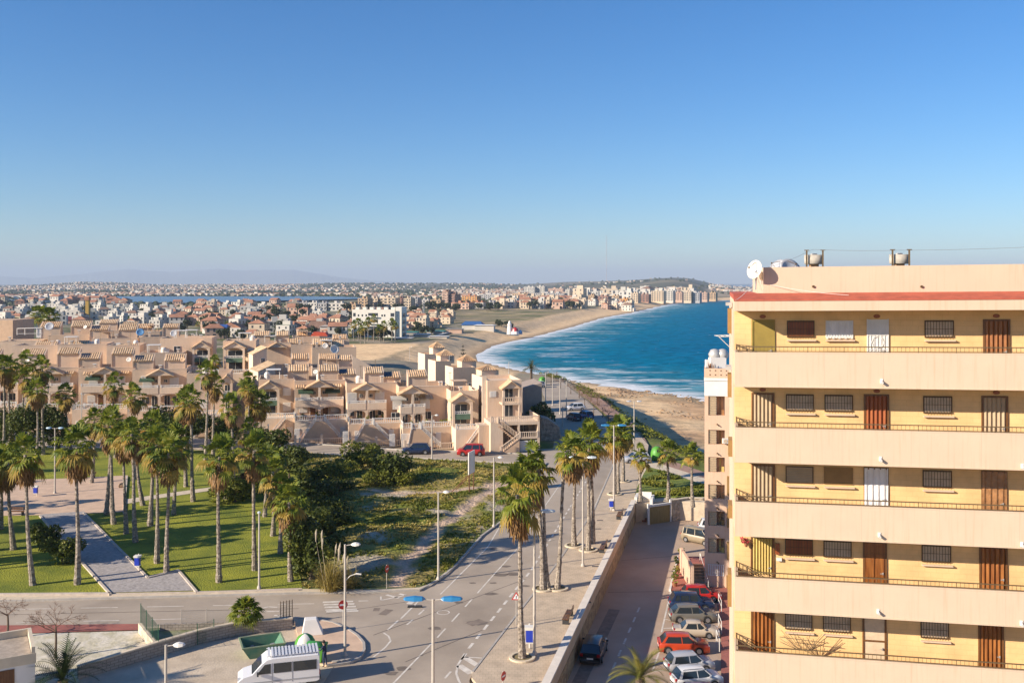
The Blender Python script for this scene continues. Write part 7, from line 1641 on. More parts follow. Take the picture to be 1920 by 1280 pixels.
# lower street end: gate box, fence, stone wall
gt = thing('steps_gate', 'white gate piers with terracotta steps at the end of the promenade wall', 'gateway', (WB.x, WB.y, LOW), math.atan2(WD.y,WD.x)-R(90))
m = MB(); m.box(0.1,0.4,0,0.45,2.9,3.0); m.box(2.0,0.1,0,2.35,2.9,2.9); m.box(0.45,2.6,0,2.0,2.9,3.2); m.build('pier', whitew, gt); m = MB()
for k in range(10): m.box(0.47,0.5+k*0.2,0,1.98,2.58,0.22*(k+1))
m.build('steps', pbr('terracotta_step', (0.30,0.13,0.07), 0.9, 0.15, 3), gt)
pf = thing('panel_fence', 'brown panel fence in a white frame at the top of the lower street', 'fence', (*XY(1216,983,LOW),LOW)); A_ = Vector((*XY(1216,983,LOW),LOW)); B_ = Vector((*XY(1257,977,LOW),LOW)); d = B_-A_; an = math.atan2(d.y,d.x); pf.rotation_euler = (0,0,an)
m = MB(); m.box(0.1,-0.05,0,d.length-0.1,0.05,2.1); m.build('panel', pbr('fence_brown', (0.22,0.15,0.05), 0.7, 0, 1, 0.3, 8, (0.30,0.21,0.08), stretch=(6,1,1)), pf); m = MB(); m.box(-0.15,-0.1,0,0.1,0.1,2.5); m.box(d.length-0.1,-0.1,0,d.length+0.1,0.1,2.7); m.box(-0.15,-0.12,2.1,d.length+0.1,0.12,2.35); m.build('frame', whitew, pf)
wall('rubble_wall', 'rubble stone wall holding the palm lawn beside the brown panel fence', [(1259,976),(1290,971),(1330,972)], LOW, 2.5, 0.4, pbr('grey_rubble', (0.42,0.34,0.26), 0.95, 0.4, 2.2, 1.0, 3, bdist=0.25), concm)
bx = thing('utility_cabinet', 'white utility cabinet with green base on the terrace by the rubble wall', 'cabinet', (*XY(1304,952+8,LOW+0.2),LOW)); m = MB(); m.box(-0.75,-0.5,0.9,0.75,0.5,2.1); m.build('casing', whitew, bx, bevel=0.04); m = MB(); m.box(-0.7,-0.45,0,0.7,0.45,0.9); m.build('base', pbr('green_base', (0.06,0.20,0.05), 0.7), bx)
# green containers
lime = pbr('lime_plastic', (0.09,0.30,0.035), 0.5); gbin = pbr('green_bin', (0.03,0.20,0.04), 0.55); tealm = pbr('skip_green', (0.03,0.19,0.13), 0.6, 0, 1.4, 0, 8, (0.17,0.26,0.16), detail=8)
def igloo(px, py, z, lab, m_, s=1.0, loc=None):
    p = Vector(loc) if loc else W(px, py, z); o = thing('bottle_bank', lab, 'recycling container', tuple(p)); o.scale = (s,s,s); m = MB(); m.lathe([(0.75,0),(0.82,0.5),(0.80,1.0),(0.62,1.45),(0.3,1.7),(0.05,1.75)], n=16); m.build('shell', m_, o, True); m = MB(); m.tube([(0,-0.62,1.3),(0,-0.78,1.25)], 0.14, 10); m.build('hole', blackp, o)
igloo(1232,862,0.05,'lime green bottle bank behind the short palms', lime, 1.2); igloo(1017,722,0.0,'lime green bottle bank far up the seaside road', lime, 1.3)
p = W(572,1224,0.03); o = thing('bottle_bank', 'domed green container with a blue and white panelled top behind the minibus', 'recycling container', tuple(p)); o.scale = (0.9,0.9,0.9)
for k, mm in enumerate((gbin, bluel, lime, whiteb)):
    m = MB(); n = 5; prof = [(0.80,0),(0.85,0.55),(0.80,1.0),(0.6,1.35),(0.28,1.55),(0.02,1.6)]; vs = []; fs = []
    for i in range(n+1):
        a = R(90*k-40)+R(90)*i/n; vs += [(r_*math.cos(a), r_*math.sin(a), z_) for r_, z_ in prof]
    q_ = len(prof)
    for i in range(n):
        for j in range(q_-1): fs.append((i*q_+j,(i+1)*q_+j,(i+1)*q_+j+1,i*q_+j+1))
    m.add(vs, fs); m.build('panel', mm, o, True)
p = W(593,1240,0.03); o = thing('wheeled_bin', 'large green refuse bin with rounded lid the person leans over', 'refuse bin', tuple(p), R(-8)); m = MB(); m.add([(-0.5,-0.45,0.15),(0.5,-0.45,0.15),(0.5,0.45,0.15),(-0.5,0.45,0.15),(-0.65,-0.58,1.15),(0.65,-0.58,1.15),(0.65,0.58,1.15),(-0.65,0.58,1.15)], [(0,3,2,1),(4,5,6,7),(0,1,5,4),(1,2,6,5),(2,3,7,6),(3,0,4,7)]); m.build('body', lime, o)
m = MB(); m.tube([(-0.68,0.1,1.18),(0.68,0.1,1.18)], [0.5,0.5], 14); m.v = [(x,y,1.15+(z-1.15)*0.45 if z > 1.15 else 1.15) for x,y,z in m.v]; m.build('lid', gbin, o, True)
for x in (-0.45,0.45):
    for y in (-0.35,0.35): m = MB(); m.tube([(x-0.03,y,0.09),(x+0.03,y,0.09)],0.09,8); m.build('wheel', tyre, o)
# skip
A_ = W(455,1238,0.03); o = thing('skip', 'battered green and turquoise open skip behind the minibus', 'skip', tuple(A_), R(22)); m = MB(); Lk, Wk, Hk, tk = 3.0, 2.3, 0.8, 0.06
def trap(m, x0, x1, y0, y1, z0, X0, X1, Y0, Y1, Z1, flip=False): m.add([(x0,y0,z0),(x1,y0,z0),(x1,y1,z0),(x0,y1,z0),(X0,Y0,Z1),(X1,Y0,Z1),(X1,Y1,Z1),(X0,Y1,Z1)], [f[::-1] if flip else f for f in [(0,3,2,1),(0,1,5,4),(1,2,6,5),(2,3,7,6),(3,0,4,7)]])
trap(m, 0.5,Lk-0.5,0.1,Wk-0.1,0.0, 0,Lk,0,Wk,Hk); trap(m, 0.55,Lk-0.55,0.16,Wk-0.16,0.06, 0.07,Lk-0.07,0.07,Wk-0.07,Hk, True); m.build('hull', tealm, o)
m = MB(); m.box(-0.05,-0.05,Hk,Lk+0.05,0.07,Hk+0.08); m.box(-0.05,Wk-0.07,Hk,Lk+0.05,Wk+0.05,Hk+0.08); m.box(-0.05,0.071,Hk,0.07,Wk-0.071,Hk+0.08); m.box(Lk-0.07,0.071,Hk,Lk+0.05,Wk-0.071,Hk+0.08); m.build('rim', pbr('skip_rim', (0.22,0.27,0.16), 0.7, 0.2, 2), o)
m = MB(); rg = random.Random(4)
for k in range(26): m.cbox((rg.uniform(0.7,2.5),rg.uniform(0.35,1.5),rg.uniform(0.12,0.35)), (rg.uniform(0.1,0.4),rg.uniform(0.1,0.4),rg.uniform(0.05,0.25)), rg.uniform(0,3))
r_ = m.build('rubbish', [pbr('rubbish', (0.25,0.24,0.25), 0.9, 0.6, 5)]); r_.parent = None; r_.location = o.location; r_.rotation_euler = o.rotation_euler; tag(r_, 'grey and blue rubbish lying in the open skip', 'rubbish')
# white monument block
p = W(585,1186,0.14); o = thing('stone_marker', 'white tapered stone block on the corner pavement', 'monument', tuple(p), R(12)); m = MB(); m.add([(-0.75,-0.6,0),(0.85,-0.6,0),(0.85,0.6,0),(-0.75,0.6,0),(-0.55,-0.35,1.15),(0.35,-0.35,1.15),(0.35,0.35,1.15),(-0.55,0.35,1.15)], [(0,3,2,1),(4,5,6,7),(0,1,5,4),(1,2,6,5),(2,3,7,6),(3,0,4,7)]); m.build('block', whitew, o, bevel=0.04)
# rubber blocks on road, rubble kerb
for px, lab in ((771,'left black rubber road block on the junction'),(785,'right black rubber road block on the junction')):
    p = W(px,1138,0); o = thing('road_block', lab, 'road divider', (p.x,p.y,0.005), R(4)); m = MB(); m.xprism([(-0.32,0),(0.32,0),(0.28,0.16),(-0.28,0.16)], -0.12, 0.12); m.build('block', blackp, o, bevel=0.02)
for k, (px, py) in enumerate(((630,1243),(640,1241),(652,1239))):
    o = thing('kerb_stone', ['loose pale kerb stone nearest the person','middle loose pale kerb stone','loose pale kerb stone under the corner lamp'][k], 'kerb stone', (*XY(px,py,0.02),0.02), R(12)); m = MB(); m.box(-0.28,-0.12,0,0.28,0.12,0.2); m.build('stone', kerbm, o, bevel=0.03)
# billboard frame at the scrub: posts with blank panel
p = W(884,922,0.3); o = thing('billboard', 'blank white sign board on rusty posts in the scrub, seen edge on', 'sign board', tuple(p), R(72)); m = MB(); m.box(-1.1,-0.06,2.4,1.1,0.06,5.2); m.build('board', whiteb, o)
for x in (-0.8,0.8): m = MB(); m.tube([(x,0,0),(x,0,4.8)],0.07,6); m.build('post', pbr('rusty_post', (0.16,0.07,0.035), 0.85, 0.2, 4), o)
m = MB(); m.tube([(-0.8,0.05,2.4),(-0.8,2.4,0)],0.05,5); m.tube([(0.8,0.05,2.4),(0.8,2.4,0)],0.05,5); m.build('brace', MATS['rusty_post'], o)
# small building bottom left
b = thing('small_building', 'small white flat roofed building in the bottom left corner with a barred window', 'building', (*XY(66,1225,2.85),0.03), R(30)); zt = 2.8
m = MB(); m.box(-8,0,-0.1,0,4.0,zt); m.build('wall', whitew, b); m = MB(); m.box(-8,-0.05,zt-0.55,0.05,0,zt+0.1); m.box(-0.22,0.002,zt+0.1,0.0,4.0,zt+0.5); m.box(-8,3.8,zt,-0.222,4.0,zt+0.5); m.build('parapet', pbr('cream_parapet', (0.62,0.52,0.38), 0.9, 0.1, 1), b); m = MB(); m.box(-7.9,0.02,zt+0.002,-0.24,3.78,zt+0.05); m.build('roof', pbr('gravel_roof', (0.38,0.31,0.24), 0.95, 0.2, 3), b)
f = MB(); f.box(-2.4,-0.06,1.0,-1.2,-0.003,2.1); f = f.build('window', wood2, b); m = MB()
for k in range(7): m.box(-2.33+k*0.16,-0.09,1.02,-2.27+k*0.16,-0.06,2.08)
m.build('grille', MATS['rusty_post'], f)
# planters on the red terrace
for k, (px, py) in enumerate(((1277,1050),(1272,1067),(1268,1084),(1265,1098))):
    o = thing('potted_plant', ['yellow green potted plant at the top of the red terrace','dark potted plant second from the top of the red terrace','orange flowered pot third down the red terrace','leafy pot at the foot of the red terrace'][k], 'potted plant', (*XY(px,py,LOW+0.15),LOW+0.15), 0, 'potted plants on the red terrace'); m = MB(); m.lathe([(0.2,0),(0.3,0.4),(0.26,0.4)], n=10); m.build('pot', pbr('clay_pot', (0.30,0.12,0.06), 0.9), o); m = MB(); clump(m, random.Random(k), (0,0,0.85), (0.45,0.45,0.6), 160, 0.09); m.build('foliage', brush if k != 1 else broad, o)
# fence frames in front of the nose-in cars
for k, (px, py) in enumerate(((1350,1140),(1350,1180),(1346,1212))):
    o = thing('parking_rail', ['blue and white rail before the bright red hatchback','blue and white rail before the beige sedan','blue and white rail before the orange red car'][k], 'rail', (*XY(px,py,LOW+0.15),LOW+0.15), R(85), 'rails in front of the parked row'); m = MB(); m.tube([(-1,0,0),(-1,0,1.0)],0.03,5); m.tube([(1,0,0),(1,0,1.0)],0.03,5); m.tube([(-1,0,1.0),(1,0,1.0)],0.03,5); m.tube([(-1,0,0.5),(1,0,0.5)],0.02,5); m.build('rail', whiteb, o)
# ------------------------------------------------------------------ the person at the bin
def person(px, py, lab, rz):
    p = W(px, py, 0.03); o = thing('person', lab, 'person', (p.x,p.y,0.03), rz)
    J = [((0,0,0.95),0.15),((0,0,1.12),0.145),((0.03,0,1.32),0.165),((0.05,0,1.47),0.11),((0.07,0,1.54),0.062),((0.10,0,1.64),0.098),((0.11,0,1.74),0.085),
         ((0.02,0.10,0.90),0.105),((0.05,0.11,0.50),0.068),((0,0.12,0.09),0.045),((0.13,0.13,0.04),0.038),
         ((0.02,-0.10,0.90),0.105),((-0.03,-0.11,0.50),0.068),((-0.09,-0.12,0.09),0.045),((0.04,-0.13,0.04),0.038),
         ((0.06,0.20,1.43),0.062),((0.22,0.26,1.20),0.047),((0.46,0.22,1.24),0.034),((0.54,0.20,1.25),0.032),
         ((0.06,-0.20,1.43),0.062),((0.18,-0.27,1.18),0.047),((0.42,-0.20,1.26),0.034),((0.50,-0.18,1.27),0.032)]
    E = [(0,1),(1,2),(2,3),(3,4),(4,5),(5,6),(0,7),(7,8),(8,9),(9,10),(0,11),(11,12),(12,13),(13,14),(3,15),(15,16),(16,17),(17,18),(3,19),(19,20),(20,21),(21,22)]
    for s_, h in ((1,18),(-1,22)):
        hx, hy, hz_ = J[h][0]
        for k, (dy, L_, dz) in enumerate(((-0.028,0.075,0),(-0.009,0.085,0),(0.010,0.08,0),(0.028,0.065,0))):
            J.append(((hx+L_*0.55,hy+dy,hz_-0.005),0.010)); J.append(((hx+L_,hy+dy,hz_-0.035),0.009)); n = len(J); E += [(h,n-2),(n-2,n-1)]
        J.append(((hx+0.02,hy+s_*-0.045,hz_-0.02),0.011)); J.append(((hx+0.06,hy+s_*-0.055,hz_-0.03),0.009)); n = len(J); E += [(h,n-2),(n-2,n-1)]
    me = bpy.data.meshes.new('body'); me.from_pydata([j[0] for j in J], E, []); b = bpy.data.objects.new('body', me); COL.objects.link(b); b.parent = o; sk = b.modifiers.new('skin', 'SKIN'); sk.use_smooth_shade = True
    for i, j in enumerate(J): me.skin_vertices[0].data[i].radius = (j[1], j[1])
    me.skin_vertices[0].data[0].use_root = True; sb = b.modifiers.new('sub', 'SUBSURF'); sb.levels = 1; sb.render_levels = 2
    m_ = bpy.data.materials.new('clothed_body'); t_, bb = nodes(m_); N = t_.nodes; L2 = t_.links; tc = N.new('ShaderNodeTexCoord'); sp = N.new('ShaderNodeSeparateXYZ'); L2.new(tc.outputs['Object'], sp.inputs[0]); rp = N.new('ShaderNodeValToRGB'); rp.color_ramp.interpolation = 'CONSTANT'; dv = N.new('ShaderNodeMath'); dv.operation = 'DIVIDE'; dv.inputs[1].default_value = 2.0; L2.new(sp.outputs['Z'], dv.inputs[0]); L2.new(dv.outputs[0], rp.inputs[0])
    e = rp.color_ramp.elements; e[0].position = 0; e[0].color = (0.03,0.03,0.03,1); e[1].position = 0.05; e[1].color = (0.03,0.045,0.10,1); x = e.new(0.48); x.color = (0.02,0.03,0.07,1); x = e.new(0.765); x.color = (0.45,0.27,0.19,1)
    L2.new(rp.outputs[0], bb.inputs['Base Color']); bb.inputs['Roughness'].default_value = 0.85; me.materials.append(m_)
    m = MB(); m.lathe([(0.001,1.86),(0.07,1.85),(0.108,1.79),(0.112,1.72),(0.10,1.68),(0.085,1.69)], (0.085,0,0), 12); m.build('hair', pbr('dark_hair', (0.03,0.02,0.015), 0.8), o, True)
    m = MB(); m.cbox((0.205,0,1.70),(0.03,0.025,0.04)); m.cbox((0.198,0.035,1.725),(0.012,0.022,0.01)); m.cbox((0.198,-0.035,1.725),(0.012,0.022,0.01)); m.cbox((0.198,0,1.65),(0.012,0.05,0.01)); m.build('face', pbr('face_features', (0.28,0.14,0.10), 0.7), o)
person(609,1249,'person in dark blue clothes standing at the large green refuse bin', math.pi-0.25)
# sewer covers along the promenade
for k, (px, py) in enumerate(((1125,975),(1121,991),(1117,1061),(1100,1128))):
    o = thing('drain_cover', ['drain cover farthest up the promenade','drain cover just nearer than the farthest','drain cover right of the twin headed lamp foot','drain cover by the wall near the palm shadows'][k], 'drain cover', (*XY(px,py,0.12),0.121), 0, 'drain covers in the promenade'); m = MB(); m.box(-0.35,-0.2,0,0.35,0.2,0.008); m.build('grate', pbr('iron_cover', (0.12,0.10,0.09), 0.7), o)
# ------------------------------------------------------------------ the town beyond
wl = {'white': pbr('town_white', (0.55,0.51,0.45), 0.9, 0.06, 0.1), 'cream': pbr('town_cream', (0.58,0.46,0.33), 0.9, 0.06, 0.1), 'pink': pbr('town_pink', (0.52,0.35,0.26), 0.9, 0.06, 0.1), 'tan': pbr('town_tan', (0.48,0.33,0.20), 0.9, 0.06, 0.1), 'grey': pbr('town_grey', (0.38,0.36,0.35), 0.9, 0.06, 0.1), 'orange': pbr('town_orange', (0.55,0.28,0.09), 0.9, 0.06, 0.1), 'brown': pbr('town_brown', (0.30,0.17,0.13), 0.9, 0.06, 0.1)}
troof = pbr('town_tiles', (0.36,0.17,0.10), 0.9, 0.25, 0.4); troof2 = pbr('town_tiles_brown', (0.22,0.13,0.09), 0.9, 0.2, 0.4); tflat = pbr('town_flat_roof', (0.42,0.37,0.31), 0.9, 0.15, 0.3); wdark = pbr('town_window', (0.05,0.055,0.065), 0.3); gflat = pbr('town_green_roof', (0.16,0.20,0.12), 0.9, 0.2, 0.3)
def gz(x, y): return ground_z(x, y)
def villa_mesh(kind, seed):
    rg = random.Random(seed); m = MB(); a, b, h = rg.uniform(8,11), rg.uniform(7,9), rg.choice([3.2,6.0,6.2,6.4]); 
    if kind == 'flat':
        h = rg.choice([6.0,6.4,8.8]); m.box(-a/2,-b/2,-3,a/2,b/2,h,0); m.box(-a/2+0.3,-b/2+0.3,h,a/2-0.3,b/2-0.3,h+0.06,1); k = rg.uniform(-0.2,0.15)*a; m.box(k,-b/4,h,k+a*0.32,b/3,h+2.3,0); m.box(-a/2-1.6,-b/2+1,-3,-a/2,b/2-0.5,h*0.5,0)
    elif kind == 'hip':
        m.box(-a/2,-b/2,-3,a/2,b/2,h,0); e = 0.5; r_ = a*0.22; m.add([(-a/2-e,-b/2-e,h),(a/2+e,-b/2-e,h),(a/2+e,b/2+e,h),(-a/2-e,b/2+e,h),(-r_,0,h+2.1),(r_,0,h+2.1)], [(0,1,5,4),(1,2,5),(2,3,4,5),(3,0,4),(3,2,1,0)], 1); m.box(a/2,-b/3,-3,a/2+2.2,b/3,h*0.5,0); m.box(-a*0.3,0.8,h+0.5,-a*0.3+0.6,1.4,h+2.6,0)
    else:
        m.box(-a/2,-b/2,-3,a/2,b/2,h,0); m.add([(-a/2,-b/2-0.5,h-0.1),(a/2,-b/2-0.5,h-0.1),(a/2,b/2+0.5,h-0.1),(-a/2,b/2+0.5,h-0.1),(-a/2,0,h+2.0),(a/2,0,h+2.0)], [(0,1,5,4),(2,3,4,5),(0,4,3),(1,2,5),(3,2,1,0)], 1); m.box(-a/4,-b/2-1.8,-3,a/4,-b/2,2.7,0)
    z = 0.9
    while z < h-1:
        for k in range(3):
            x = -a/2+a*(k+0.5)/3; w_ = rg.uniform(0.5,0.8); m.box(x-w_,-b/2-0.03,z,x+w_,-b/2-0.001,z+rg.choice([1.3,1.9]),2)
        for y in (-b/4,b/4): m.box(-a/2-0.03,y-0.5,z,-a/2-0.001,y+0.5,z+1.3,2); m.box(a/2+0.001,y-0.5,z,a/2+0.03,y+0.5,z+1.3,2)
        z += 2.9
    return m
VM = {}
def villa_variant(kind, col, roof, i):
    k = (kind,col,i); 
    if k not in VM: VM[k] = villa_mesh(kind, hash_(k)).mesh('town_house', [wl[col], roof, wdark])
    return VM[k]
def hash_(k): return sum(ord(c)*(i+3) for i, c in enumerate(str(k)))
tr = random.Random(77); placed = []
def scatter(n, x0, x1, y0, y1, kinds, lab, grp, sep=9.0, z=-5.0, tries=40, rz=(-0.5,0.3), sc=(0.85,1.2)):
    c = 0
    for _ in range(n*tries):
        if c >= n: break
        px, py = tr.uniform(x0,x1), tr.uniform(y0,y1); p = W(px, py, z)
        if any((p.x-q[0])**2+(p.y-q[1])**2 < (sep+q[2])**2/4 for q in placed): continue
        placed.append((p.x,p.y,sep)); kind, col, roof, what = tr.choice(kinds); me = villa_variant(kind, col, roof, tr.randrange(3))
        o = bpy.data.objects.new('town_house', me); COL.objects.link(o); o.location = (p.x,p.y,gz(p.x,p.y)); o.rotation_euler = (0,0,tr.uniform(*rz)+tr.choice([0,0,R(90)])); s = tr.uniform(*sc); o.scale = (s,s,s)
        tag(o, what+' '+lab, 'house', grp); c += 1
KW = [('flat','white',tflat,'white flat roofed house'),('flat','white',tflat,'white flat roofed house'),('hip','white',troof2,'white house with dull brown roof'),('flat','white',gflat,'white house with greenish roof terrace')]
KR = [('hip','cream',troof,'cream villa with hipped red tile roof'),('gab','white',troof,'white villa with gabled red tile roof'),('hip','pink',troof,'pink villa with hipped tile roof'),('flat','white',tflat,'white flat roofed house')]
KP = [('gab','pink',troof,'pink row house with gabled roof'),('flat','cream',tflat,'cream flat roofed row house'),('hip','cream',troof,'cream row house with hipped roof')]
def lot(x0, x1, yt, yb, col, lab, rz=-22, dep=13, floors=None, z=-5.0, grp='apartment buildings in the town', roof=None, top=None, nw=None, cat='apartment building'):
    """an apartment building: the lit front spans x0..x1, its foot stands at row yb"""
    Y = F*(H-z)/(yb-HZ); xl, xr = atY(x0,Y), atY(x1,Y); r = R(rz); k1 = (x1-960)/F; c_, s_ = math.cos(r), math.sin(r); wd = (k1*Y-xl)/(c_-k1*s_); wd = max(6, wd); h = zat(yt, Y)-z
    o = thing('apartment_building', lab, cat, (xl, Y, z), r, grp); nf = floors or max(2, int(h/3.0)); fh = h/nf; m = MB(); m.box(0,0,-4,wd,dep,h); m.build('wall', wl[col], o)
    m = MB(); m.box(-0.3,-0.3,h,wd+0.3,dep+0.3,h+0.6); 
    if top != 'plain': m.box(wd*0.3,dep*0.3,h+0.6,wd*0.45,dep*0.7,h+3.0); m.box(wd*0.7,dep*0.3,h+0.6,wd*0.8,dep*0.7,h+2.6)
    m.build('roof', roof or wl[col], o)
    n = nw or max(3, int(wd/4.2)); b = MB()
    for f_ in range(nf):
        z0 = f_*fh+0.9
        for k in range(n):
            x = wd*(k+0.5)/n; ww = wd/n*(0.30 if k%2 else 0.22); b.box(x-ww,-0.05,z0,x+ww,-0.002,z0+fh*0.55)
        for k in range(3): y = dep*(k+0.5)/3; b.box(wd+0.002,y-1.0,z0,wd+0.05,y+1.0,z0+fh*0.5); b.box(-0.05,y-0.8,z0,-0.002,y+0.8,z0+fh*0.45)
    tag(b.build('openings', wdark, o), kind='stuff')
    b = MB()
    for f_ in range(1, nf):
        z0 = f_*fh
        for k in range(0, n, 2): x = wd*(k+0.5)/n; ww = wd/n*0.40; b.box(x-ww,-1.1,z0-0.15,x+ww,-0.003,z0); b.box(x-ww,-1.1,z0,x+ww,-1.0,z0+0.9)
        for k in (0,2): y = dep*(k+0.5)/3; b.box(wd+0.003,y-1.3,z0-0.15,wd+1.0,y+1.3,z0+0.8)
    tag(b.build('balconies', wl[col], o), kind='stuff'); placed.append((xl+wd/2,Y+4,wd*0.9)); return o
APT = [(540,556,567,579,'white','white block at the left end of the long mid town row',wl['grey']),(558,575,568,579,'grey','blue grey block in the mid town row',None),(577,594,568,580,'white','second white block of the mid town row',None),(596,612,569,582,'grey','blue block beside the white balconied one',None),(615,644,569,582,'white','white balconied block in the mid town row',None),(647,667,571,583,'tan','tan block at the right end of the low row',None),
 (671,689,560,581,'tan','tan slab left in the taller beige row',None),(690,708,560,580,'cream','yellowish slab second in the taller beige row',None),(712,741,559,580,'cream','wide cream slab in the middle of the taller beige row',None),(744,754,560,579,'brown','dark slab between the cream ones',None),(757,770,560,580,'cream','narrow cream slab right of the dark one',None),(772,783,561,578,'grey','slab with stacked balconies, its shade put into a grey wall colour',None),(786,804,563,577,'white','grey white block left of the radio pole',None),(807,826,563,578,'tan','brown and cream block left of the tower',None),  # grey slab carries shade in its wall colour
 (829,840,547,577,'pink','tallest tower with pointed top in the mid town',troof2),(842,853,552,577,'brown','brown half of the tall mid town tower, its shade put into the colour',None),(866,894,555,567,'orange','orange apartment row right of the tall tower',troof),(898,943,552,564,'grey','long grey slab behind the orange row',None),(846,879,568,580,'pink','pink low apartments in front of the tall tower',troof),(882,906,567,579,'white','white gabled apartments right of the pink ones',troof),(908,926,567,578,'grey','grey low block right of the white gabled ones',None),  # brown half puts the tower's shaded side into a wall colour
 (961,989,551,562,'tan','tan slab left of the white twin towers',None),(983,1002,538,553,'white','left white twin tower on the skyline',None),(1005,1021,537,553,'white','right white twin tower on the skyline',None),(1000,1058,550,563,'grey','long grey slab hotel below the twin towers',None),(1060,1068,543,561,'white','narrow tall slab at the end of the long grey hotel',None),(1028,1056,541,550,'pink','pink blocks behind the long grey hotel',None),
 (1094,1118,541,553,'pink','left half of the broad pink hotel above the beach',None),(1120,1140,541,553,'cream','right half of the broad pink hotel above the beach',None),(1103,1114,554,570,'tan','tan cube tower at the beach curve',None),(1118,1140,556,570,'brown','brown block standing in for the shaded side of the tan cube tower',None),(1144,1160,555,567,'tan','tan striped block above the beach curve',None),(1163,1177,561,571,'orange','orange low block by the beach curve',None),  # brown block is the tan tower's shaded side, painted dark
 (1183,1196,550,567,'cream','cream block right of the beach curve',None),(1198,1216,552,566,'brown','dark block standing in for the shaded side of the cream one',None),(1221,1244,546,565,'cream','cream stepped block in the waterfront row',None),(1247,1262,545,564,'white','white stepped block in the waterfront row',None),(1264,1279,549,563,'pink','pink block in the waterfront row',None),(1282,1296,547,564,'cream','cream end block of the waterfront row',None),(1299,1312,549,564,'grey','grey block standing in for the shaded side of the cream end one',None),(1304,1326,549,562,'pink','long pink block near the water point',None),(1328,1342,549,561,'tan','last tan block at the water point',None),  # brown and grey blocks paint the shaded sides of the cream ones
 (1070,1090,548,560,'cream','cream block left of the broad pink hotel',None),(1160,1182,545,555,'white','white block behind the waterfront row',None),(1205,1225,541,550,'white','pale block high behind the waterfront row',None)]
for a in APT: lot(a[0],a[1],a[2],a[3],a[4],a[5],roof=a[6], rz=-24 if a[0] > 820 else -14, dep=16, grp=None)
# white apartment hotel near the beach
def hotel():
    z = -5.0; Y = 560.0; o = thing('apartment_hotel', 'white modern apartment hotel with shaded right flank among palms by the beach bars', 'hotel', (atY(660,Y),Y,z), R(-6)); s = Y/F; w_ = 82*s; h = zat(583,Y)-z
    m = MB(); m.box(0,0,-3,w_,16,h); m.box(w_,1.5,-3,w_+3.6,15,h+2.4); m.build('wall', pbr('hotel_white', (0.72,0.67,0.58), 0.9, 0.04, 0.2), o)
    m = MB(); m.box(0,0.0,h+0.002,w_,0.4,h+0.9)
    for k in range(6): m.box(w_*k/6+1,4,h,w_*k/6+3.2,7,h+2.2)
    m.build('roof_parapet', MATS['hotel_white'], o); nf = 4; fh = h/nf
    for f_ in range(nf):
        z0 = f_*fh+0.8
        for a, b in ((0.03,0.08),(0.38,0.60),(0.90,0.98)): win(o, a*w_, b*w_, z0, z0+1.9, 0, wdark, fr=False)
        for a in (0.15,0.24,0.33,0.70,0.76): win(o, a*w_-0.35, a*w_+0.35, z0, z0+1.1, 0, wdark, fr=False)
        m = MB(); m.box(0.38*w_,-1.3,z0-0.5,0.60*w_,-0.12,z0-0.3); m.box(0.38*w_,-1.3,z0-0.3,0.60*w_,-1.2,z0+0.4); m.build('balcony', MATS['hotel_white'], o)
        m = MB(); m.box(w_+3.603,3,z0-0.5,w_+5.4,13,z0-0.25); m.box(w_+5.3,3,z0-0.25,w_+5.4,13,z0+0.6); m.build('balcony', wl['grey'], o)
        m = MB(); m.box(w_+3.602,4,z0,w_+3.65,12,z0+1.8); m.build('window', wdark, o)
    placed.append((atY(705,Y),Y+5,34))
hotel()
scatter(26, -60, 250, 566, 577, [('hip','cream',troof,'cream house with red roof'),('hip','brown',troof,'brown house with red roof'),('gab','white',troof,'white house with red roof')], 'in the far left red roofed quarter', 'houses of the far left red roofed quarter', 20, sc=(1.2,1.7))
scatter(62, -60, 330, 579, 600, KW, 'in the white quarter behind the left rows', 'houses of the white quarter', 12, sc=(0.95,1.3))
scatter(24, -40, 330, 600, 618, KW+KR, 'just behind the top rows on the left', 'houses just behind the top left rows', 11)
scatter(34, 330, 560, 573, 590, KP+KW[:1], 'in the red roofed quarter by the lagoon', 'houses of the quarter by the lagoon', 13, sc=(1.0,1.4))
scatter(44, 320, 680, 588, 612, KR, 'in the villa gardens left of the white hotel', 'villas in the gardens left of the white hotel', 13)
scatter(30, 390, 680, 610, 636, KR, 'among palms right behind the terraced houses', 'villas right behind the terraced houses', 14)
scatter(12, 690, 760, 588, 628, KR+KP, 'on either side of the white hotel', 'houses on either side of the white hotel', 12)
scatter(24, 760, 850, 590, 618, KP, 'in the brown bungalow rows beside the dunes', 'bungalows beside the dunes', 11, rz=(-0.4,-0.2), sc=(0.7,0.9))
scatter(60, 930, 1092, 566, 579, KP+KP+KW[:1], 'in the pink rows behind the dunes', 'row houses behind the dunes', 17, rz=(-0.4,-0.2), sc=(1.2,1.6))
scatter(22, 1080, 1180, 569, 577, KW+KP, 'on the sea front of the beach curve', 'houses on the sea front of the beach curve', 14, rz=(-0.6,-0.4), sc=(0.9,1.3))
scatter(34, 1080, 1300, 554, 562, KW+KP[1:2], 'in the pale quarter behind the waterfront row', 'houses behind the waterfront row', 40, rz=(-0.6,-0.2), sc=(2.0,3.0))
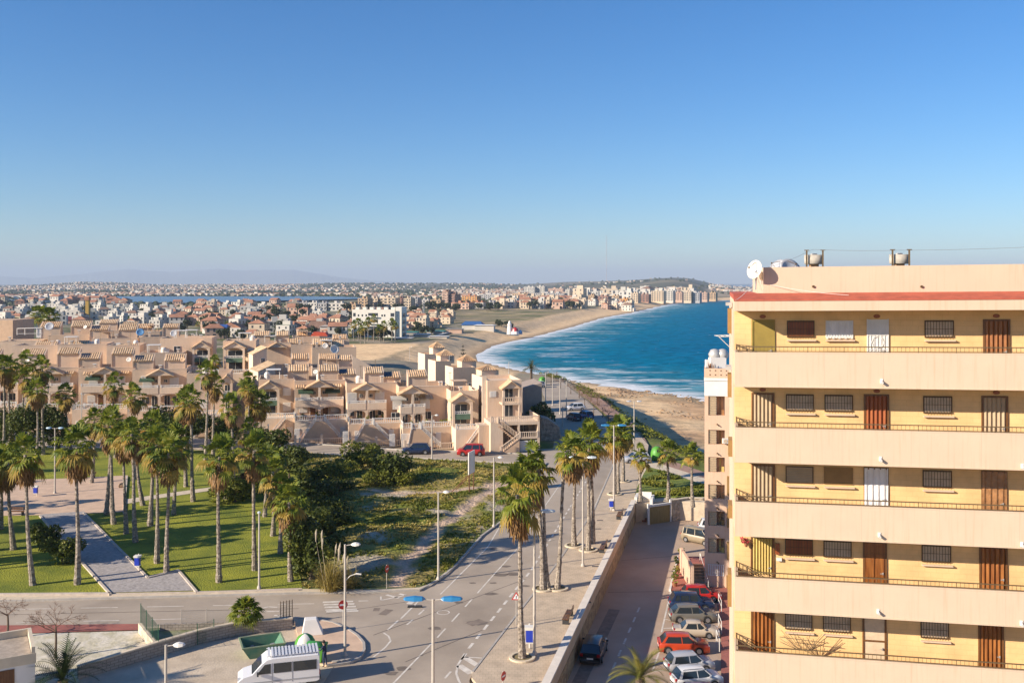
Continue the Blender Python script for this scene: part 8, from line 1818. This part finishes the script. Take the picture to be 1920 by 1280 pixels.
# named roofs
def hall(px0, px1, pye, pyr, pyb, col, roof, lab, dep=10, rz=0, cat='house', name='roofed_hall', z=-5):
    Y = F*(H-z)/(pyb-HZ); s = Y/F; w_ = (px1-px0)*s; he = zat(pye,Y)-z; hr = zat(pyr,Y+dep/2)-z; o = thing(name, lab, cat, (atY(px0,Y),Y,z), R(rz)); m = MB(); m.box(0,0,-3,w_,dep,he); m.build('wall', wl[col], o); m = MB(); m.add([(-0.8,-0.8,he),(w_+0.8,-0.8,he),(w_+0.8,dep+0.8,he),(-0.8,dep+0.8,he),(w_*0.1,dep/2,hr),(w_*0.9,dep/2,hr)], [(0,1,5,4),(1,2,5),(2,3,4,5),(3,0,4),(3,2,1,0)]); m.build('roof', roof, o); placed.append((atY((px0+px1)/2,Y),Y,w_)); return o
hall(535,574,610,602,622,'cream',troof,'long villa with broad orange brown roof behind the terraces'); hall(576,612,616,602,628,'grey',troof2,'dark hipped roof villa right of the broad orange roofed one'); hall(383,410,612,606,622,'white',troof2,'white gabled chalet with dark roof in the gardens'); hall(600,660,612,609,630,'white',tflat,'long low white building left of the hotel'); hall(615,632,603,596,610,'white',troof,'small house with bright orange roof left of the hotel')
hall(403,424,616,608,624,'cream',pbr('blue_roof', (0.03,0.09,0.30), 0.7),'garden house with a vivid blue roof'); hall(107,132,600,593,606,'brown',pbr('maroon_roof', (0.12,0.02,0.03), 0.8),'maroon roofed hall behind the left stair heads')
teal_ = pbr('teal_sheet', (0.06,0.30,0.28), 0.6); blue_ = pbr('blue_sheet', (0.04,0.12,0.30), 0.6)
def bar_(px0, px1, pyt, pyb, col, roof, lab, dep=8): 
    o = hall(px0, px1, pyt+1.5, pyt, pyb, col, roof, lab, dep, -6, 'beach bar', 'beach_bar', -6.5); return o
for a in [(700,735,631,637,'white',whiteb,'white canopied beach bar under the hotel palms'),(738,770,632,642,'white',whiteb,'white framed beach bar with open terrace'),(757,782,621,629,'grey',teal_,'teal roofed bar right of the hotel'),(775,803,625,636,'white',whiteb,'white umbrella bar beside the teal roof'),(800,832,619,628,'grey',teal_,'wide teal canopy bar near the promenade'),(805,838,629,640,'white',whiteb,'white glazed bar on the promenade edge'),(836,866,615,627,'pink',tflat,'pinkish low bar before the white pavilion'),(744,765,643,649,'brown',troof,'small brown kiosk at the start of the sand'),(690,712,640,646,'grey',pbr('green_sheet', (0.02,0.25,0.08), 0.6),'green tented bar left on the beach front'),(770,805,640,648,'grey',blue_,'blue screened bar terrace over the promenade wall')]: bar_(*a)
hall(866,903,609,602,617,'white',blue_,'white pavilion with broad dark blue roof at the dunes', 12, -6, 'pavilion', 'pavilion'); hall(890,926,610,608,618,'white',whiteb,'long white pavilion wing beside the blue roof', 8, -6, 'pavilion', 'pavilion')
# promenade wall along the sand
pw = [(688,655),(735,655),(768,651),(800,642),(838,631),(870,622),(920,617),(955,614)]
o = wall('promenade_parapet', 'curved grey promenade wall between beach bars and sand', pw, -7.5, 2.6, 1.2, pbr('grey_wall', (0.40,0.37,0.34), 0.9, 0.1, 0.3), whiteb)
def parked(n, x0, y0, x1, y1, z, lab, grp, rz):
    m = MB()
    m.add([(-2.1,-0.85,0.25),(2.1,-0.85,0.25),(2.1,0.85,0.25),(-2.1,0.85,0.25),(-2.1,-0.85,0.85),(2.1,-0.85,0.8),(2.1,0.85,0.8),(-2.1,0.85,0.85)], [(0,3,2,1),(4,5,6,7),(0,1,5,4),(1,2,6,5),(2,3,7,6),(3,0,4,7)], 0); m.add([(-1.7,-0.8,0.85),(1.1,-0.8,0.82),(1.1,0.8,0.82),(-1.7,0.8,0.85),(-1.3,-0.65,1.4),(0.4,-0.65,1.42),(0.4,0.65,1.42),(-1.3,0.65,1.4)], [(4,5,6,7),(0,1,5,4),(1,2,6,5),(2,3,7,6),(3,0,4,7)], 1)
    for x in (-1.3,1.3): m.tube([(x,-0.88,0.32),(x,0.88,0.32)],0.32,8,True,2)
    mes = [m.mesh('far_car', [P_[k], cg, tyre]) for k in ('white','grey','blue','silver','red')]
    for i in range(n): t_ = (i+0.5)/n; p = W(x0+(x1-x0)*t_, y0+(y1-y0)*t_, z); c = place(mes[(i*3)%5], 'far_car', None, (p.x,p.y,z), (0,0,R(rz+tr.uniform(-8,8)))); tag(c, lab, 'car', grp)
parked(13, 690, 649, 770, 646, -6.2, 'far car parked between beach bars and sand', 'far cars by the beach bars', 85); parked(6, 704, 653, 740, 655, -6.2, 'far car parked at the edge of the sand', 'far cars at the sand edge', 80)
# landmark bits
t = thing('slide_tower', 'white lighthouse shaped tower on the beach', 'tower', (atY(955.5,640),640,-7.3)); s = 640/F; m = MB(); m.lathe([(1.9,0),(1.3,6.0),(1.5,6.2),(1.5,6.8),(0.9,7.0),(0.9,8.2),(0.2,9.0)], n=12); m.build('tower', whitew, t)
t = thing('inflatable', 'red white and blue inflatable castle beside the lighthouse shaped tower', 'bouncy castle', (atY(966,640),640,-7.3)); m = MB(); m.lathe([(3.2,0),(2.9,1.6),(2.6,2.0)], n=10); m.build('base', whitew, t); m = MB(); m.lathe([(2.4,2.0),(2.0,3.6),(0.6,4.6)], n=10); m.build('top', P_['red'], t); m = MB(); m.lathe([(1.4,0),(1.3,1.8),(0.3,2.8)], (3.4,0,0), 8); m.build('side', P_['dblue'], t)
Ym = 1300; t = thing('brown_tower', 'narrow ochre tower rising in the white quarter', 'tower', (atY(163,820),820,-5)); s = 820/F; m = MB(); m.box(-3*s,0,-3,3*s,3,zat(563,820)+5); m.build('shaft', pbr('ochre_tower', (0.40,0.25,0.05), 0.9), t); m = MB(); m.box(-4*s,-0.6,zat(563,820)+5.02,4*s,3.6,zat(556,820)+5); m.build('cap', troof, t)
def mast(px, Y, pyb, pyt, wd, lab, col=(0.5,0.42,0.42)):
    z0 = zat(pyb,Y); h = zat(pyt,Y)-z0; o = thing('radio_mast', lab, 'mast', (atY(px,Y),Y,z0)); m = MB(); n = int(h/(wd*1.5)); 
    for i in range(3): a = i*2.094; m.tube([(wd/2*math.cos(a),wd/2*math.sin(a),0),(wd/2*math.cos(a),wd/2*math.sin(a),h)], wd*0.07, 4)
    for j in range(n):
        za, zb_ = h*j/n, h*(j+1)/n
        for i in range(3): a, b = i*2.094, (i+1)*2.094; m.tube([(wd/2*math.cos(a),wd/2*math.sin(a),za),(wd/2*math.cos(b),wd/2*math.sin(b),zb_)], wd*0.05, 3)
    m.build('lattice', pbr('mast_'+str(px), col, 0.7), o)
mast(1137, 5200, 526, 441, 4.5, 'very tall faint radio mast standing on the far hill', (0.45,0.40,0.42)); mast(794, 900, 594, 560, 1.6, 'pale lattice pole beside the dunes', (0.6,0.6,0.6))
# trees in the town
tms = [ (lambda mb, rg: (clump(mb, rg, (0,0,3.4), (2.6,2.6,2.4), 520, 0.42), mb)[1])(MB(), random.Random(i)).mesh('crown', farleaf) for i in range(4)]
tkm = MB().tube([(0,0,-0.5),(0,0,3.2)], [0.28,0.16], 5).mesh('trunk', bark)
def towntrees(n, x0, x1, y0, y1, lab, grp, z=-5.0, sc=(0.8,1.5), poly=None):
    for i in range(n):
        px, py = tr.uniform(x0,x1), tr.uniform(y0,y1); p = W(px,py,z); s = tr.uniform(*sc); o = thing('tree', lab, 'tree', (p.x,p.y,gz(p.x,p.y)), tr.uniform(0,6), grp); o.scale = (s,s,s*tr.uniform(0.8,1.2)); place(tms[i%4], 'crown', o); place(tkm, 'trunk', o)
towntrees(34, -50, 330, 575, 605, 'dark tree among the white houses on the left', 'trees among the white houses', sc=(1.0,1.7))
towntrees(40, 320, 680, 584, 612, 'dark tree in the villa gardens', 'trees in the villa gardens', sc=(0.9,1.6))
towntrees(30, 400, 690, 612, 640, 'garden tree right behind the terraced houses', 'garden trees behind the terraced houses', sc=(0.7,1.2))
towntrees(26, 330, 690, 596, 632, 'dark tree between the garden villas', 'trees between the garden villas', sc=(1.1,1.8))
towntrees(16, 560, 860, 580, 590, 'tree along the foot of the beige apartment rows', 'trees below the beige apartments', sc=(1.2,2.0))
towntrees(26, 690, 830, 590, 628, 'scrubby tree around the hotel and bungalows', 'trees around the hotel', sc=(0.8,1.4))
towntrees(24, 800, 935, 578, 584, 'bush line behind the dunes', 'bushes behind the dunes', sc=(1.2,1.9))
towntrees(24, 990, 1095, 574, 580, 'dark bush at the dune edge by the pink rows', 'bushes by the pink rows', sc=(1.3,2.2))
towntrees(10, 670, 735, 640, 645, 'bushy tree by the beach bars', 'trees by the beach bars', -6, (0.9,1.4))
towntrees(14, 930, 965, 612, 617, 'dark bush by the beach tower', 'bushes by the beach tower', -6, (0.5,0.8))
for i, (px, top, Y) in enumerate([(663,605,520),(672,600,520),(684,608,500),(690,598,520),(701,592,515),(712,612,505),(720,605,510),(735,600,520),(741,606,505),(676,615,495)]): far_palm(px, Y, -5, top, 'tall palm before the white hotel by the beach bars', 'palms before the white hotel', 1.5)
for i in range(34):
    px, py = tr.uniform(340,680), tr.uniform(590,634); p = W(px,py,-5); far_palm(px, p.y, -5, py-tr.uniform(9,14)*600/p.y, 'palm in the villa gardens left of the hotel', 'palms in the villa gardens', 1.5)
for i in range(26):
    px, py = tr.uniform(-20,330), tr.uniform(590,612); p = W(px,py,-5); far_palm(px, p.y, -5, py-tr.uniform(8,13)*700/p.y, 'palm among the white houses on the left', 'palms among the white houses', 1.6)
for px, top, lab in ((72,583,'olive palm crown left behind the tiled stair heads'),(92,586,'olive palm crown right behind the tiled stair heads'),(403,668,'small garden palm between the two stacked porch houses')):
    far_palm(px, 260 if top < 600 else 192, 3 if top < 600 else 4, top, lab, None, 1.7 if top < 600 else 1.0)
nf = thing('norfolk_pine', 'small tiered pine standing behind the tall seaside houses', 'tree', (atY(868,210),210,-0.2)); m = MB(); hh = zat(644,210)+0.2; m.tube([(0,0,0),(0,0,hh)],[0.25,0.03],7); m.build('trunk', bark, nf); m = MB(); rg = random.Random(2)
for j in range(11):
    z = hh*(0.35+0.6*j/10); L_ = 2.3*(1-j/11.5)
    for k in range(7):
        a = k*0.9+j*0.5; d = Vector((math.cos(a),math.sin(a),0)); 
        for q_ in range(10): p = Vector((0,0,z))+d*L_*(q_+1)/10+Vector((0,0,0.02*q_*q_*L_/4)); s = Vector((-d.y,d.x,0))*0.28*L_/2.3; m.add([p-s,p+d*0.3,p+s,p-d*0.1+Vector((0,0,0.15))],[(0,1,2,3)])
m.build('crown', farleaf, nf)
# ---- what nobody could count: houses of the far hillsides, far trees
def far_stuff():
    m = MB(); rg = random.Random(31); n = 0; tries = 0
    while n < 6500 and tries < 90000:
        tries += 1; px = rg.uniform(-350,1460); Y = 1900*math.exp(rg.random()*1.35)
        x = atY(px,Y); py = HZ+F*(H+3)/Y; c = hnoise(x, Y, 0.0018, 51)+0.6*hnoise(x, Y, 0.006, 52)
        if px > 1290 and not (3200 < Y < 6000): continue
        if 560 < px < 960 and Y > 4200 and rg.random() < 0.75: continue
        if 1000 < px < 1330 and Y > 3000 and rg.random() < 0.95: continue
        if 200 < px < 700 and 1400 < Y < 2300: continue
        bias = 0.25 if (px < 560 and Y > 3800) else (0.2 if px > 1080 else 0.02)
        if px > 1320: bias = 0.4
        if c+bias < rg.uniform(0.0,0.35): continue
        z = ground_z(x, Y); a, b, h = rg.uniform(6,13), rg.uniform(7,12), rg.uniform(3,6)*(1.5 if rg.random() < 0.10 else 1); m.cbox((x,Y,z+h/2-1), (a,b,h+2), rg.uniform(-0.6,0.2), rg.choice([0,0,0,1,2])); 
        if rg.random() < 0.45: m.cbox((x,Y,z+h+0.4), (a*0.98,b*0.98,0.8), 0, 3)
        n += 1
    o = m.build('distant_houses', [wl['white'], wl['cream'], wl['pink'], troof]); tag(o, 'white specks of houses spread over the far hillsides', None, None, 'stuff')
    m = MB(); rg = random.Random(32)
    for i in range(7000):
        px = rg.uniform(-350,1460); Y = 1150*math.exp(rg.random()*1.75); x = atY(px,Y)
        if px > 1090 and Y < 2700: continue
        if px > 830 and Y < 1500: continue
        if px > 960 and Y > 2700 and rg.random() < 0.8: continue
        if 200 < px < 720 and 1450 < Y < 2050: continue
        z = ground_z(x,Y); s = rg.uniform(2.2,4.5)*(1+Y/9000); v = [(x+s*math.cos(t_)*rg.uniform(.8,1.6), Y+s*math.sin(t_)*rg.uniform(.8,1.2), z-1) for t_ in (0,1.05,2.1,3.14,4.19,5.24)]; w_ = [(x+(q[0]-x)*0.7, Y+(q[1]-Y)*0.7, z+s*rg.uniform(0.5,1.0)) for q in v]; m.add(v+w_+[(x,Y,z+s*1.1)], [(k,(k+1)%6,6+(k+1)%6,6+k) for k in range(6)]+[(6+k,6+(k+1)%6,12) for k in range(6)])
    o = m.build('distant_trees', farleaf); tag(o, 'dark tree patches of the far plain and hills', None, None, 'stuff')
far_stuff()
# ------------------------------------------------------------------ sea air
mb = MB(); mb.box(-42000, -3000, -24, 42000, 33500, 440)
hz = mb.build('haze', pbr('haze_air', (1,1,1))); tag(hz, kind='stuff')
t = MATS['haze_air'].node_tree; t.nodes.clear(); vo = t.nodes.new('ShaderNodeVolumePrincipled'); oo = t.nodes.new('ShaderNodeOutputMaterial')
vo.inputs['Color'].default_value = (0.61, 0.72, 0.88, 1); vo.inputs['Density'].default_value = 7.4e-5; vo.inputs['Anisotropy'].default_value = 0.0
t.links.new(vo.outputs[0], oo.inputs['Volume'])
